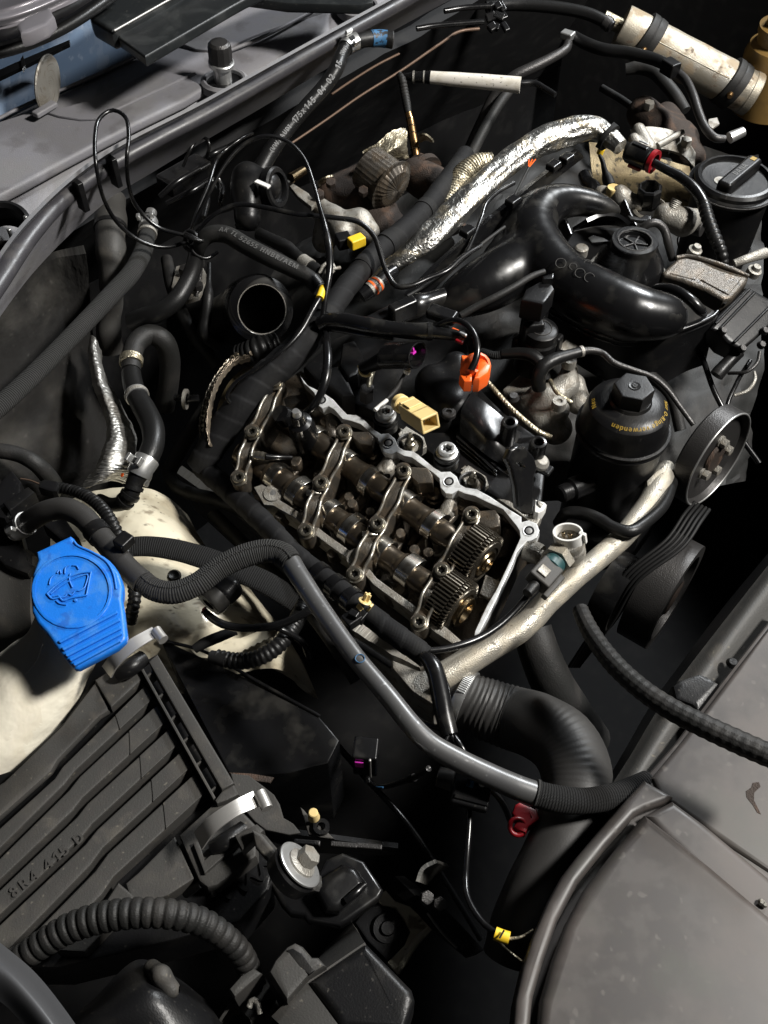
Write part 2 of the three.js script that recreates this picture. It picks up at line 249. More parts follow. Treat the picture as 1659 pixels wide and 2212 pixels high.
// ------------------------------------------------------------------ materials
const K = {
  rubber: mat('rubber', { spec: 0.6, base: [0.007, 0.007, 0.0073], rough: 0.4, layers: [dust(0.25, [0.025, 0.023, 0.02]), specks(0.15, [0.06, 0.055, 0.05])], bump: 'grain', bumpScale: 0.0002 }),
  rubberDull: mat('rubberDull', { spec: 0.6, base: [0.012, 0.0117, 0.0114], rough: 0.58, layers: [dust(0.4, [0.055, 0.05, 0.044]), specks(0.3, [0.1, 0.09, 0.08])], bump: 'grain', bumpScale: 0.0003 }),
  gloss: mat('gloss', { base: [0.005, 0.005, 0.0053], rough: 0.26, layers: [{ c: [0.03, 0.028, 0.024], r: 0.5, f: 5, lo: 0.5, hi: 0.8, a: 0.5 }], bump: 'lump', bumpScale: 0.0002 }),
  plastic: mat('plastic', { spec: 0.5, base: [0.006, 0.006, 0.0063], rough: 0.36, layers: [dust(0.3, [0.04, 0.036, 0.03]), specks(0.3, [0.1, 0.09, 0.075])], bump: 'grain', bumpScale: 0.00015 }),
  plasticGrey: mat('plasticGrey', { spec: 0.6, base: [0.042, 0.04, 0.0375], rough: 0.55, layers: [dust(0.5, [0.075, 0.068, 0.055]), { c: [0.085, 0.076, 0.062], r: 0.9, f: 7, lo: 0.62, hi: 0.8, a: 0.45 }, specks(0.45, [0.2, 0.18, 0.14])], bump: 'grain', bumpScale: 0.0002, tile: 0.2 }),
  cowl: mat('cowl', { base: [0.165, 0.162, 0.172], rough: 0.6, layers: [{ c: [0.16, 0.155, 0.155], r: 0.8, f: 5, lo: 0.45, hi: 0.75, a: 0.7 }, { c: [0.09, 0.085, 0.088], r: 0.5, f: 9, lo: 0.55, hi: 0.75, a: 0.5 }, specks(0.35, [0.3, 0.29, 0.27])], bump: 'grain', bumpScale: 0.0003, tile: 0.3 }),
  wiper: mat('wiper', { base: [0.012, 0.0135, 0.014], rough: 0.34, layers: [{ c: [0.03, 0.032, 0.032], r: 0.6, f: 6, lo: 0.45, hi: 0.8, a: 0.5 }, specks(0.3)], bump: 'grain', bumpScale: 0.00015, phys: {} }),
  cover: mat('cover', { spec: 0.8, base: [0.038, 0.034, 0.032], rough: 0.42, layers: [{ c: [0.058, 0.052, 0.048], r: 0.55, f: 26, lo: 0.45, hi: 0.7, a: 0.4, o: 4 }, { c: [0.11, 0.1, 0.09], r: 0.7, f: 48, lo: 0.74, hi: 0.82, a: 0.35, o: 2 }, { c: [0.072, 0.061, 0.055], r: 0.55, f: 4, lo: 0.4, hi: 0.7, a: 0.85, o: 6 }, { c: [0.042, 0.043, 0.036], r: 0.42, f: 5, lo: 0.55, hi: 0.75, a: 0.6 }, { c: [0.045, 0.039, 0.036], r: 0.5, f: 8, lo: 0.62, hi: 0.74, a: 0.5 }], tile: 0.4, size: 512 }),
  felt: mat('felt', { spec: 0.3, base: [0.011, 0.0105, 0.01], rough: 0.95, layers: [{ c: [0.05, 0.047, 0.042], f: 5, lo: 0.45, hi: 0.8, a: 0.7, o: 6 }, specks(0.25, [0.1, 0.095, 0.085])], bump: 'lump', bumpScale: 0.003, tile: 0.35 }),
  tape: mat('tape', { spec: 0.35, base: [0.0085, 0.0085, 0.009], rough: 0.7, layers: [dust(0.4, [0.035, 0.034, 0.032])], bump: 'weave', bumpScale: 0.0002 }),
  sleeve: mat('sleeve', { spec: 0.5, base: [0.028, 0.0275, 0.027], rough: 0.68, layers: [dust(0.3, [0.06, 0.057, 0.052])], bump: 'ribweave', bumpScale: 0.0012 }),
  sleeveDark: mat('sleeveDark', { spec: 0.45, base: [0.009, 0.009, 0.009], rough: 0.7, layers: [dust(0.3, [0.03, 0.029, 0.027])], bump: 'ribweave', bumpScale: 0.001 }),
  pipe: mat('pipe', { base: [0.1, 0.1, 0.102], rough: 0.36, metal: 0.45, layers: [{ c: [0.075, 0.075, 0.075], r: 0.45, m: 0.45, f: 6, lo: 0.5, hi: 0.75, a: 0.35, o: 6 }, { c: [0.3, 0.3, 0.3], r: 0.4, m: 0.6, f: 30, lo: 0.76, hi: 0.86, a: 0.6, o: 2 }], bump: 'lump', bumpScale: 0.0002 }),
  alu: mat('alu', { base: [0.56, 0.55, 0.53], rough: 0.36, metal: 0.85, layers: [{ c: [0.35, 0.33, 0.29], r: 0.6, m: 0.5, f: 5, lo: 0.45, hi: 0.75, a: 0.75 }, { c: [0.12, 0.1, 0.07], r: 0.7, m: 0.2, f: 8, lo: 0.62, hi: 0.76, a: 0.7 }], bump: 'cast', bumpScale: 0.00035 }),
  aluTube: mat('aluTube', { base: [0.36, 0.335, 0.285], rough: 0.42, metal: 0.55, layers: [{ c: [0.36, 0.32, 0.25], r: 0.6, m: 0.3, f: 6, lo: 0.45, hi: 0.7, a: 0.8 }, { c: [0.1, 0.085, 0.06], r: 0.8, m: 0, f: 22, lo: 0.68, hi: 0.8, a: 0.8, o: 3 }], bump: 'cast', bumpScale: 0.0004, tile: 0.12 }),
  canister: mat('canister', { base: [0.31, 0.28, 0.225], rough: 0.5, metal: 0.65, layers: [{ c: [0.46, 0.44, 0.4], r: 0.4, m: 0.7, f: 4, lo: 0.5, hi: 0.75, a: 0.8 }, { c: [0.27, 0.2, 0.12], r: 0.8, m: 0.1, f: 6, lo: 0.5, hi: 0.72, a: 0.75 }, { c: [0.1, 0.06, 0.035], r: 0.9, m: 0, f: 14, lo: 0.66, hi: 0.76, a: 0.7 }], bump: 'cast', bumpScale: 0.0005, tile: 0.2 }),
  rail: mat('rail', { base: [0.7, 0.71, 0.71], rough: 0.36, metal: 0.35, layers: [{ c: [0.5, 0.5, 0.49], r: 0.5, m: 0.5, f: 12, lo: 0.45, hi: 0.7, a: 0.8 }, { c: [0.2, 0.17, 0.13], r: 0.5, m: 0.2, f: 10, lo: 0.68, hi: 0.78, a: 0.6 }], bump: 'brushed', bumpScale: 0.0001, tile: 0.08 }),
  head: mat('head', { base: [0.085, 0.076, 0.064], rough: 0.42, metal: 0.55, layers: [{ c: [0.09, 0.07, 0.05], r: 0.32, m: 0.4, f: 6, lo: 0.42, hi: 0.62, a: 0.85 }, { c: [0.02, 0.016, 0.012], r: 0.25, m: 0.1, f: 9, lo: 0.56, hi: 0.72, a: 0.8 }], bump: 'cast', bumpScale: 0.0005, tile: 0.12 }),
  cap: mat('cap', { base: [0.12, 0.106, 0.088], rough: 0.36, metal: 0.75, layers: [{ c: [0.13, 0.1, 0.07], r: 0.35, m: 0.5, f: 7, lo: 0.45, hi: 0.66, a: 0.85 }, { c: [0.03, 0.024, 0.017], r: 0.3, m: 0.2, f: 10, lo: 0.6, hi: 0.75, a: 0.7 }], bump: 'cast', bumpScale: 0.0003, tile: 0.09 }),
  cam: mat('cam', { base: [0.095, 0.078, 0.058], rough: 0.3, metal: 0.85, layers: [{ c: [0.06, 0.045, 0.03], r: 0.34, m: 0.6, f: 6, lo: 0.45, hi: 0.68, a: 0.85 }, { c: [0.28, 0.22, 0.14], r: 0.42, m: 0.9, f: 9, lo: 0.62, hi: 0.8, a: 0.5 }], bump: 'lump', bumpScale: 0.0003, tile: 0.09 }),
  lobe: mat('lobe', { base: [0.66, 0.62, 0.55], rough: 0.24, metal: 1, layers: [{ c: [0.25, 0.2, 0.14], r: 0.25, m: 1, f: 6, lo: 0.55, hi: 0.75, a: 0.6 }], tile: 0.06 }),
  gear: mat('gear', { base: [0.17, 0.15, 0.12], rough: 0.27, metal: 0.9, layers: [], tile: 0.08 }),
  brass: mat('brass', { base: [0.3, 0.23, 0.14], rough: 0.26, metal: 1 }),
  bolt: mat('bolt', { base: [0.34, 0.31, 0.25], rough: 0.3, metal: 0.95, layers: [], tile: 0.03 }),
  steel: mat('steel', { base: [0.56, 0.56, 0.55], rough: 0.36, metal: 0.85, layers: [], tile: 0.06 }),
  clip: mat('clip', { base: [0.5, 0.485, 0.46], rough: 0.4, metal: 0.75, bump: 'brushed', bumpScale: 0.00006 }),
  darkMetal: mat('darkMetal', { base: [0.045, 0.043, 0.042], rough: 0.42, metal: 0.6, layers: [], bump: 'cast', bumpScale: 0.0003 }),
  castGrey: mat('castGrey', { base: [0.3, 0.285, 0.255], rough: 0.5, metal: 0.55, layers: [{ c: [0.16, 0.14, 0.11], r: 0.6, m: 0.3, f: 6, lo: 0.45, hi: 0.68, a: 0.8 }, { c: [0.05, 0.04, 0.03], r: 0.6, m: 0, f: 12, lo: 0.62, hi: 0.75, a: 0.6 }], bump: 'cast', bumpScale: 0.0006, tile: 0.1 }),
  tan: mat('tan', { base: [0.24, 0.19, 0.105], rough: 0.5, metal: 0.45, layers: [{ c: [0.15, 0.115, 0.065], r: 0.7, m: 0.2, f: 6, lo: 0.5, hi: 0.7, a: 0.7 }, { c: [0.02, 0.017, 0.012], r: 0.8, m: 0, f: 12, lo: 0.6, hi: 0.68, a: 0.8 }], bump: 'cast', bumpScale: 0.0006, tile: 0.12 }),
  foil: mat('foil', { base: [0.38, 0.375, 0.355], rough: 0.38, metal: 1, layers: [{ c: [0.42, 0.36, 0.25], r: 0.4, m: 0.9, f: 6, lo: 0.52, hi: 0.72, a: 0.7 }, { c: [0.07, 0.055, 0.035], r: 0.6, m: 0.3, f: 14, lo: 0.62, hi: 0.72, a: 0.7 }], bump: 'crinkle', bumpScale: 0.0009, tile: 0.14 }),
  foilDull: mat('foilDull', { base: [0.4, 0.36, 0.27], rough: 0.42, metal: 0.9, layers: [{ c: [0.2, 0.165, 0.1], r: 0.6, m: 0.5, f: 8, lo: 0.5, hi: 0.7, a: 0.8 }], bump: 'crinkle', bumpScale: 0.001, tile: 0.1 }),
  shield: mat('shield', { base: [0.5, 0.49, 0.46], rough: 0.46, metal: 1, layers: [{ c: [0.2, 0.185, 0.16], r: 0.5, m: 0.7, f: 5, lo: 0.48, hi: 0.7, a: 0.75 }], bump: 'dimple', bumpScale: 0.0008, tile: 0.15 }),
  rust: mat('rust', { base: [0.028, 0.019, 0.014], rough: 0.75, metal: 0.3, layers: [{ c: [0.1, 0.06, 0.04], r: 0.85, f: 7, lo: 0.5, hi: 0.75, a: 0.7 }], bump: 'cast', bumpScale: 0.0008 }),
  bronze: mat('bronze', { base: [0.33, 0.2, 0.09], rough: 0.35, metal: 1, layers: [], tile: 0.04 }),
  copper: mat('copper', { base: [0.16, 0.105, 0.075], rough: 0.5, metal: 0.5 }),
  cream: mat('cream', { base: [0.6, 0.55, 0.42], rough: 0.34, layers: [{ c: [0.42, 0.36, 0.25], r: 0.6, f: 5, lo: 0.5, hi: 0.75, a: 0.65 }, { c: [0.14, 0.105, 0.065], r: 0.8, f: 10, lo: 0.58, hi: 0.7, a: 0.75, o: 6 }, { c: [0.05, 0.04, 0.03], r: 0.8, f: 34, lo: 0.78, hi: 0.86, a: 0.8, o: 2 }], bump: 'lump', bumpScale: 0.0008, tile: 0.22, phys: { clearcoat: 0.5, clearcoatRoughness: 0.15 } }),
  tank: mat('tank', { base: [0.76, 0.71, 0.59], rough: 0.45, layers: [{ c: [0.66, 0.6, 0.46], r: 0.55, f: 5, lo: 0.45, hi: 0.75, a: 0.6 }, { c: [0.3, 0.25, 0.16], r: 0.7, f: 16, lo: 0.72, hi: 0.8, a: 0.4 }], bump: 'lump', bumpScale: 0.0012, tile: 0.2 }),
  amber: mat('amber', { base: [0.22, 0.135, 0.04], rough: 0.45, layers: [{ c: [0.15, 0.09, 0.03], r: 0.6, f: 5, lo: 0.5, hi: 0.75, a: 0.6 }], tile: 0.15 }),
  blue: mat('blue', { base: [0.008, 0.15, 0.6], rough: 0.42, layers: [{ c: [0.04, 0.19, 0.52], r: 0.65, f: 6, lo: 0.45, hi: 0.72, a: 0.7, o: 6 }, { c: [0.01, 0.08, 0.36], r: 0.5, f: 8, lo: 0.6, hi: 0.75, a: 0.6 }], bump: 'grain', bumpScale: 0.00015, tile: 0.12 }),
  orange: mat('orange', { base: [0.85, 0.12, 0.015], rough: 0.38 }), red: mat('red', { base: [0.2, 0.004, 0.008], rough: 0.35 }),
  beige: mat('beige', { base: [0.66, 0.5, 0.22], rough: 0.42, layers: [], tile: 0.06 }),
  yellow: mat('yellow', { base: [0.72, 0.47, 0.02], rough: 0.5, layers: [], tile: 0.05 }),
  magenta: mat('magenta', { base: [0.55, 0.03, 0.4], rough: 0.4 }), white: mat('white', { base: [0.7, 0.69, 0.66], rough: 0.45 }), teal: mat('teal', { base: [0.02, 0.06, 0.062], rough: 0.4 }),
  blueMark: mat('blueMark', { base: [0.03, 0.12, 0.25], rough: 0.6, layers: [{ c: [0.012, 0.012, 0.013], r: 0.5, f: 8, lo: 0.46, hi: 0.6, a: 1 }], tile: 0.05 }),
  rodWhite: mat('rodWhite', { base: [0.6, 0.57, 0.51], rough: 0.45, layers: [{ c: [0.08, 0.07, 0.055], r: 0.7, f: 20, lo: 0.68, hi: 0.76, a: 0.9 }, { c: [0.45, 0.41, 0.33], r: 0.6, f: 5, lo: 0.5, hi: 0.75, a: 0.6 }], tile: 0.1 }),
  ink: mat('ink', { base: [0.16, 0.16, 0.16], rough: 0.7 }), inkYellow: mat('inkYellow', { base: [0.25, 0.16, 0.015], rough: 0.6 }), inkDim: mat('inkDim', { base: [0.07, 0.07, 0.068], rough: 0.6 }),
  glass: mat('glass', { base: [0.1, 0.14, 0.2], rough: 0.12, layers: [{ c: [0.12, 0.15, 0.2], r: 0.5, f: 6, lo: 0.42, hi: 0.75, a: 0.8 }, { c: [0.2, 0.23, 0.28], r: 0.7, f: 14, lo: 0.62, hi: 0.8, a: 0.6 }], tile: 0.3 }),
  body: mat('body', { base: [0.2, 0.19, 0.205], rough: 0.3, metal: 0.3, phys: { clearcoat: 1, clearcoatRoughness: 0.1 } }),
  capLip: mat('capLip', { base: [0.34, 0.32, 0.28], rough: 0.34, metal: 0.8, layers: [{ c: [0.12, 0.095, 0.065], r: 0.4, m: 0.5, f: 7, lo: 0.45, hi: 0.62, a: 0.85 }], tile: 0.06 }),
  elbow: mat('elbow', { spec: 0.6, base: [0.03, 0.029, 0.028], rough: 0.5, layers: [dust(0.4, [0.05, 0.047, 0.042])], bump: 'grain', bumpScale: 0.0001 }),
  seal: mat('seal', { base: [0.035, 0.034, 0.038], rough: 0.4, layers: [{ c: [0.06, 0.056, 0.055], r: 0.6, f: 6, lo: 0.5, hi: 0.75, a: 0.6 }], bump: 'grain', bumpScale: 0.0001 }),
  wing: mat('wing', { base: [0.05, 0.051, 0.054], rough: 0.38, layers: [], tile: 0.3 }),
  belt: mat('belt', { spec: 0.5, base: [0.008, 0.008, 0.008], rough: 0.6 }),
};
// ------------------------------------------------------------------ the lamps of the workshop (all out of frame)
for (const [label, p, aim, w, h, inten, col] of LAMPS) {
  const t = thing('work_lamp', label, 'lamp', 'workshop lamps'); const c = new THREE.Color().setRGB(...col);
  const mx = new THREE.Matrix4().lookAt(p, aim, UP).setPosition(p);
  part(t, 'housing', moved(rbox(w + 0.06, h + 0.05, 0.05, 0.01), 0, 0, 0.03), K.white, mx);
  const em = new THREE.MeshStandardMaterial({ name: 'lamp_glow', emissive: c, emissiveIntensity: Math.min(inten, 6) }); em.color.setRGB(0.8, 0.8, 0.8);
  part(t, 'diffuser', moved(rbox(w, h, 0.006, 0.002), 0, 0, 0.001), em, mx);
  const L = new THREE.RectAreaLight(c, inten, w, h); L.position.copy(p.clone().addScaledVector(aim.clone().sub(p).normalize(), 0.012)); L.lookAt(aim); L.name = 'flood_light'; t.add(L);
}
// survey helpers: enlarged tiles of the photograph -> photograph
const tl = (c, r) => (x, y) => [c * 553 + x / 3, r * 553 + y / 3];
const T00 = tl(0, 0), T10 = tl(1, 0), T20 = tl(2, 0), T01 = tl(0, 1), T11 = tl(1, 1), T21 = tl(2, 1), T02 = tl(0, 2), T12 = tl(1, 2), T22 = tl(2, 2), T03 = tl(0, 3), T13 = tl(1, 3), T23 = tl(2, 3);
const q1 = (x, y) => [x / 2.4, 1382.5 + y / 2.4], q2 = (x, y) => [484 + x / 3.84, 777.6 + y / 3.84], q3 = (x, y) => [812 + x / 3.84, 907 + y / 3.84], q4 = (x, y) => [1071.4 + x / 2.823, 362.9 + y / 2.823];
const R = (fn, list) => list.map(p => { const q = fn(p[0], p[1]); return p.length > 2 ? [q[0], q[1], ...p.slice(2)] : q; });

// ------------------------------------------------------------------ bay: floor and bulkhead
{ const f = struct('engine_bay_floor', 'black undertray deep below the engine');
  part(f, 'tray', uvBox(new THREE.BoxGeometry(4.4, 0.02, 4.4)), K.tape, new THREE.Matrix4().makeTranslation(0, -0.8, -0.3)); }
{ const f = struct('bulkhead', 'dark insulated bulkhead below the rubber seal');
  part(f, 'bulkhead_panel', S([[[-60, 640, 0.02], [150, 500, 0.02], [400, 360, 0.02], [700, 190, 0.03], [1000, 20, 0.03], [1300, -160, 0.03]], [[-60, 800, -0.3], [150, 700, -0.3], [400, 560, -0.3], [700, 420, -0.3], [1000, 260, -0.3], [1300, 90, -0.3]]], { th: 0.02, nu: 60, nv: 20, bumpy: (u, v, p) => 0.008 * fbm3(p.x * 9, p.y * 9, p.z * 9) }), K.tape);
  const wall = (pts, h0, h1) => { const q = pts.map(p => P(p[0], p[1], h0)); return sheet([q, q.map(p => p.clone().setY(h1))], { nu: 40, nv: 10, th: 0.02 }); };
  part(f, 'lower_bulkhead', wall([[-200, 760], [150, 520], [400, 380], [700, 210], [1000, 40], [1300, -140]], -.1, -.8), K.tape);
  part(f, 'inner_wing', wall([[1250, -120], [1500, -60], [1800, 60], [2100, 300], [2500, 800]], -.05, -.8), K.tape); }

// ------------------------------------------------------------------ windscreen scuttle
{ const t = thing('windscreen_scuttle', 'grey plastic scuttle panel between windscreen and rubber seal', 'scuttle');
  // main tray: lower row runs along the seal, upper row along the glass
  const HC = 0.078;
  part(t, 'tray', S([
    [[-60, 640, HC - .03], [60, 530, HC - .03], [230, 400, HC - .03], [440, 272, HC - .03], [640, 158, HC - .03], [900, 10, HC - .03], [1050, -90, HC - .03]],
    [[-70, 470, HC], [60, 395, HC], [230, 312, HC], [440, 208, HC], [640, 100, HC], [860, -10, HC], [1000, -100, HC]],
    [[-80, 320, HC + .005], [70, 236, HC + .005], [200, 180, HC + .005], [320, 120, HC + .005], [520, 20, HC + .005], [700, -60, HC + .005], [900, -160, HC + .005]],
    [[-80, 298, HC - .02], [66, 222, HC - .02], [200, 165, HC - .02], [320, 104, HC - .02], [520, 6, HC - .02], [700, -75, HC - .02], [900, -175, HC - .02]]], { nu: 80, nv: 24, th: 0.004 }), K.cowl);
  part(t, 'raised_cover', slab(level(HC + .014), R(T00, [[-60, 800], [110, 745], [230, 705], [400, 690], [560, 650], [800, 530], [1005, 436], [1215, 488], [1330, 560], [1200, 640], [860, 805], [620, 930], [430, 1030], [140, 1190], [-60, 1290]]), 0.012, 0.004, 0, { bseg: 3 }), K.cowl);
  part(t, 'raised_fillet', slab(level(HC + .017), R(T00, [[250, 708], [420, 692], [580, 645], [800, 545], [1000, 445], [1200, 490], [1270, 465], [760, 700], [640, 765], [520, 770], [380, 750]]), 0.004, 0.002, 0, { bseg: 2 }), K.cowl);
  part(t, 'step_plate', slab(level(HC + .012), R(T00, [[1150, 268], [1400, 140], [1750, -60], [2300, -200], [2100, 60], [1640, 230], [1420, 330], [1270, 318]]), 0.008, 0.002), K.cowl);
  part(t, 'ridge', sweep(route(R(T00, [[1480, 330, HC + .014, 4], [1700, 240, HC + .014, 4], [2100, 30, HC + .014, 4], [2250, -50, HC + .014, 4]]), 4), { sides: 8 }), K.cowl);
  part(t, 'spindle_recess', lathe([[0.021, 0.0012], [0.021, 0.0055], [0.0235, 0.0065], [0.027, 0.004], [0.028, -0.004]], 36), K.cowl, upright(P(486, 180, HC + 0.012), UP));
  part(t, 'spindle_recess', lathe([[0.021, 0.0012], [0.021, 0.0055], [0.0235, 0.0065], [0.027, 0.004], [0.028, -0.004]], 36), K.cowl, upright(P(775, 20, HC + 0.012), UP));
  for (const [x, y] of [[486, 180], [775, 20]]) part(t, 'spindle_hole', lathe([[0, 0.0014], [0.0215, 0.0014], [0.0215, 0]], 32), K.plastic, upright(P(x, y, HC + 0.012), UP));
}
{ const t = thing('bonnet_seal', 'long black rubber seal along the scuttle edge', 'seal');
  const pa = route([[-60, 690, .137, 23], [0, 600, .137, 23], [60, 510, .137, 22], [130, 432, .137, 21], [215, 368, .137, 20], [330, 303, .137, 19], [450, 240, .137, 19], [560, 178, .137, 18], [700, 97, .137, 17], [860, 8, .137, 16], [1000, -70, .137, 15], [1150, -150, .137, 15]], 20);
  part(t, 'bulb', sweep(pa, { sides: 24, step: 0.008, mod: (s, a) => 1 + 0.12 * Math.cos(2 * a) }), K.seal);
  part(t, 'sealing_lip', S([[[-60, 655, .152], [60, 487, .152], [215, 350, .152], [450, 224, .152], [700, 84, .152], [1000, -80, .152]], [[-60, 648, .159], [60, 481, .159], [215, 344, .159], [450, 218, .159], [700, 79, .159], [1000, -84, .159]]], { th: 0.003, nu: 60, nv: 4 }), K.seal);
  part(t, 'flange', S([[[-60, 712, .122], [60, 538, .122], [215, 388, .122], [330, 322, .122], [450, 258, .122], [560, 197, .122], [700, 114, .122], [860, 22, .122], [1000, -60, .122]], [[-40, 740, .07], [80, 580, .07], [235, 432, .07], [330, 372, .07], [450, 300, .07], [560, 236, .07], [700, 152, .07], [870, 55, .07], [1010, -20, .07]]], { th: 0.006, nu: 80, nv: 8 }), K.cowl);
  for (const [x, y] of [[174, 422], [246, 370]]) part(t, 'joint_clip', rbox(0.006, 0.03, 0.012, 0.001), K.plastic, frame(P(x, y, .137), P(x + 10, y - 5, .137))); }
{ const t = thing('windscreen', 'dusty blue tinted lower edge of the windscreen glass', 'windscreen');
  part(t, 'glass', S([[[-80, 300, .085], [66, 224, .085], [200, 167, .085], [330, 103, .085], [520, 8, .085], [800, -130, .085]], [[-80, 150, .12], [60, 85, .12], [190, 20, .12], [330, -40, .12], [500, -110, .12], [760, -220, .12]]], { th: 0.005 }), K.glass);
  part(t, 'edge_trim', sweep(route([[-80, 296, .095, 4], [66, 222, .095, 4], [200, 166, .095, 4], [330, 103, .095, 4], [520, 8, .095, 4]], 4), { sides: 8, mod: lumpy(0.5, 90) }), K.cowl);
  part(t, 'moulding', S([[[-60, 178, .125], [40, 132, .125], [150, 86, .125]], [[-60, 195, .125], [40, 148, .125], [150, 94, .125]]], { th: 0.004, nu: 20, nv: 4 }), K.plastic);
  part(t, 'moulding', S([[[44, 128, .127], [50, 118, .127]], [[48, 150, .127], [54, 140, .127]]], { th: 0.004, nu: 4, nv: 4 }), K.plastic); }
{ const t = thing('bonnet_edge', 'silver grey painted body edge above the windscreen corner', 'body panel');
  part(t, 'skin', S([[[-80, 100, .2], [0, 92, .2], [60, 72, .2], [130, 42, .2], [200, 0, .2], [300, -70, .2]], [[-80, 50, .24], [0, 42, .24], [60, 25, .24], [120, 0, .24], [180, -30, .24], [260, -100, .24]], [[-80, 10, .23], [0, 0, .23], [60, -20, .23], [110, -40, .23], [170, -70, .23], [240, -140, .23]]], { th: 0.012 }), K.body);
  part(t, 'hinge_cover', slab(level(.245), R(T00, [[105, 155], [160, 110], [320, 40], [330, 60], [350, 95], [300, 150], [190, 200], [130, 215]]), 0.014, 0.003), K.body);
  part(t, 'gap_seal', sweep(route([[-60, 130, .19, 12], [60, 96, .19, 12], [150, 54, .19, 12], [260, -20, .19, 12]], 12), { sides: 10 }), K.rubber); }
{ const t = thing('windscreen_wiper', 'black double wiper arm lying over the scuttle panel', 'wiper');
  const pl = level(.175);
  part(t, 'blade_cover', slab(pl, R(T00, [[575, 85], [610, 45], [690, 0], [900, -120], [1300, -320], [1500, -240], [1150, -30], [900, 115], [750, 190], [720, 195], [590, 120]]), 0.022, 0.005, 0, { bseg: 4 }), K.wiper);
  part(t, 'arm_cover', slab(level(.168), R(T00, [[755, 205], [1150, -15], [1500, -210], [1700, -160], [1700, -60], [1590, -10], [1500, 40], [940, 365], [770, 245]]), 0.012, 0.003, 0, { bseg: 3 }), K.wiper);
  part(t, 'edge_strip', sweep(route(R(T00, [[935, 366, .166, 2.2], [1230, 192, .166, 2.2], [1590, -10, .166, 2.2], [1750, -100, .166, 2.2]]), 2.5), { sides: 8 }), K.clip);
  part(t, 'edge_strip', sweep(route(R(T00, [[740, 200, .176, 2.5], [1130, -20, .176, 2.5], [1500, -220, .176, 2.5]]), 2.5), { sides: 8 }), K.clip); }
{ const t = thing('windscreen_wiper', 'black wiper arm end reaching the second spindle hole', 'wiper');
  part(t, 'arm_cover', slab(level(.15), [[520, -8], [640, -60], [800, -100], [806, 4], [780, 10], [620, 6]], 0.012, 0.003), K.wiper); }
{ const t = thing('wiper_spindle', 'bare steel wiper spindle nut standing in the scuttle hole', 'spindle'); const p = P(484, 186, .085);
  part(t, 'stud', cyl(0.010, 0.010, 0.03, 20), K.steel, upright(p, UP));
  part(t, 'washer', cyl(0.0145, 0.0145, 0.006, 24, 0.001), K.steel, upright(p.clone().add(V(0, 0.024, 0)), V(0.12, 1, 0.1)));
  part(t, 'nut', lathe([[0, 0], [0.0135, 0], [0.0135, 0.014], [0.0125, 0.019], [0.0095, 0.0215], [0, 0.0225]], 12, 0.4), K.darkMetal, upright(p.clone().add(V(0, 0.03, 0)), V(0.05, 1, 0.05))); }
{ const t = thing('trim_clip', 'upright oval grey clip standing at the windscreen edge', 'clip');
  const a = P(97, 236, .1); part(t, 'disc', lathe([[0, 0], [0.029, 0], [0.030, 0.0015], [0.029, 0.003], [0, 0.003]], 48), K.castGrey, upright(P(100, 180, .115), axisAt(100, 180, 1, 0.2, 0.42)));
  part(t, 'foot', rbox(0.03, 0.006, 0.01, 0.002), K.cowl, frame(a, a.clone().add(LAT))); }
{ const t = thing('scuttle_drain', 'dark round drain fitting under the seal end', 'drain'); const p = P(10, 495, .085);
  part(t, 'collar', lathe([[0.019, -0.02], [0.024, -0.02], [0.026, 0.01], [0.022, 0.012], [0.019, 0.008]], 28), K.plastic, upright(p, V(0.2, 1, 0.3)));
  for (let i = 0; i < 5; i++) part(t, 'spring_tab', rbox(0.004, 0.014, 0.003, 0.001), K.steel, upright(p.clone().add(V(0.024 * Math.cos(i), 0.008, 0.024 * Math.sin(i))), UP)); }

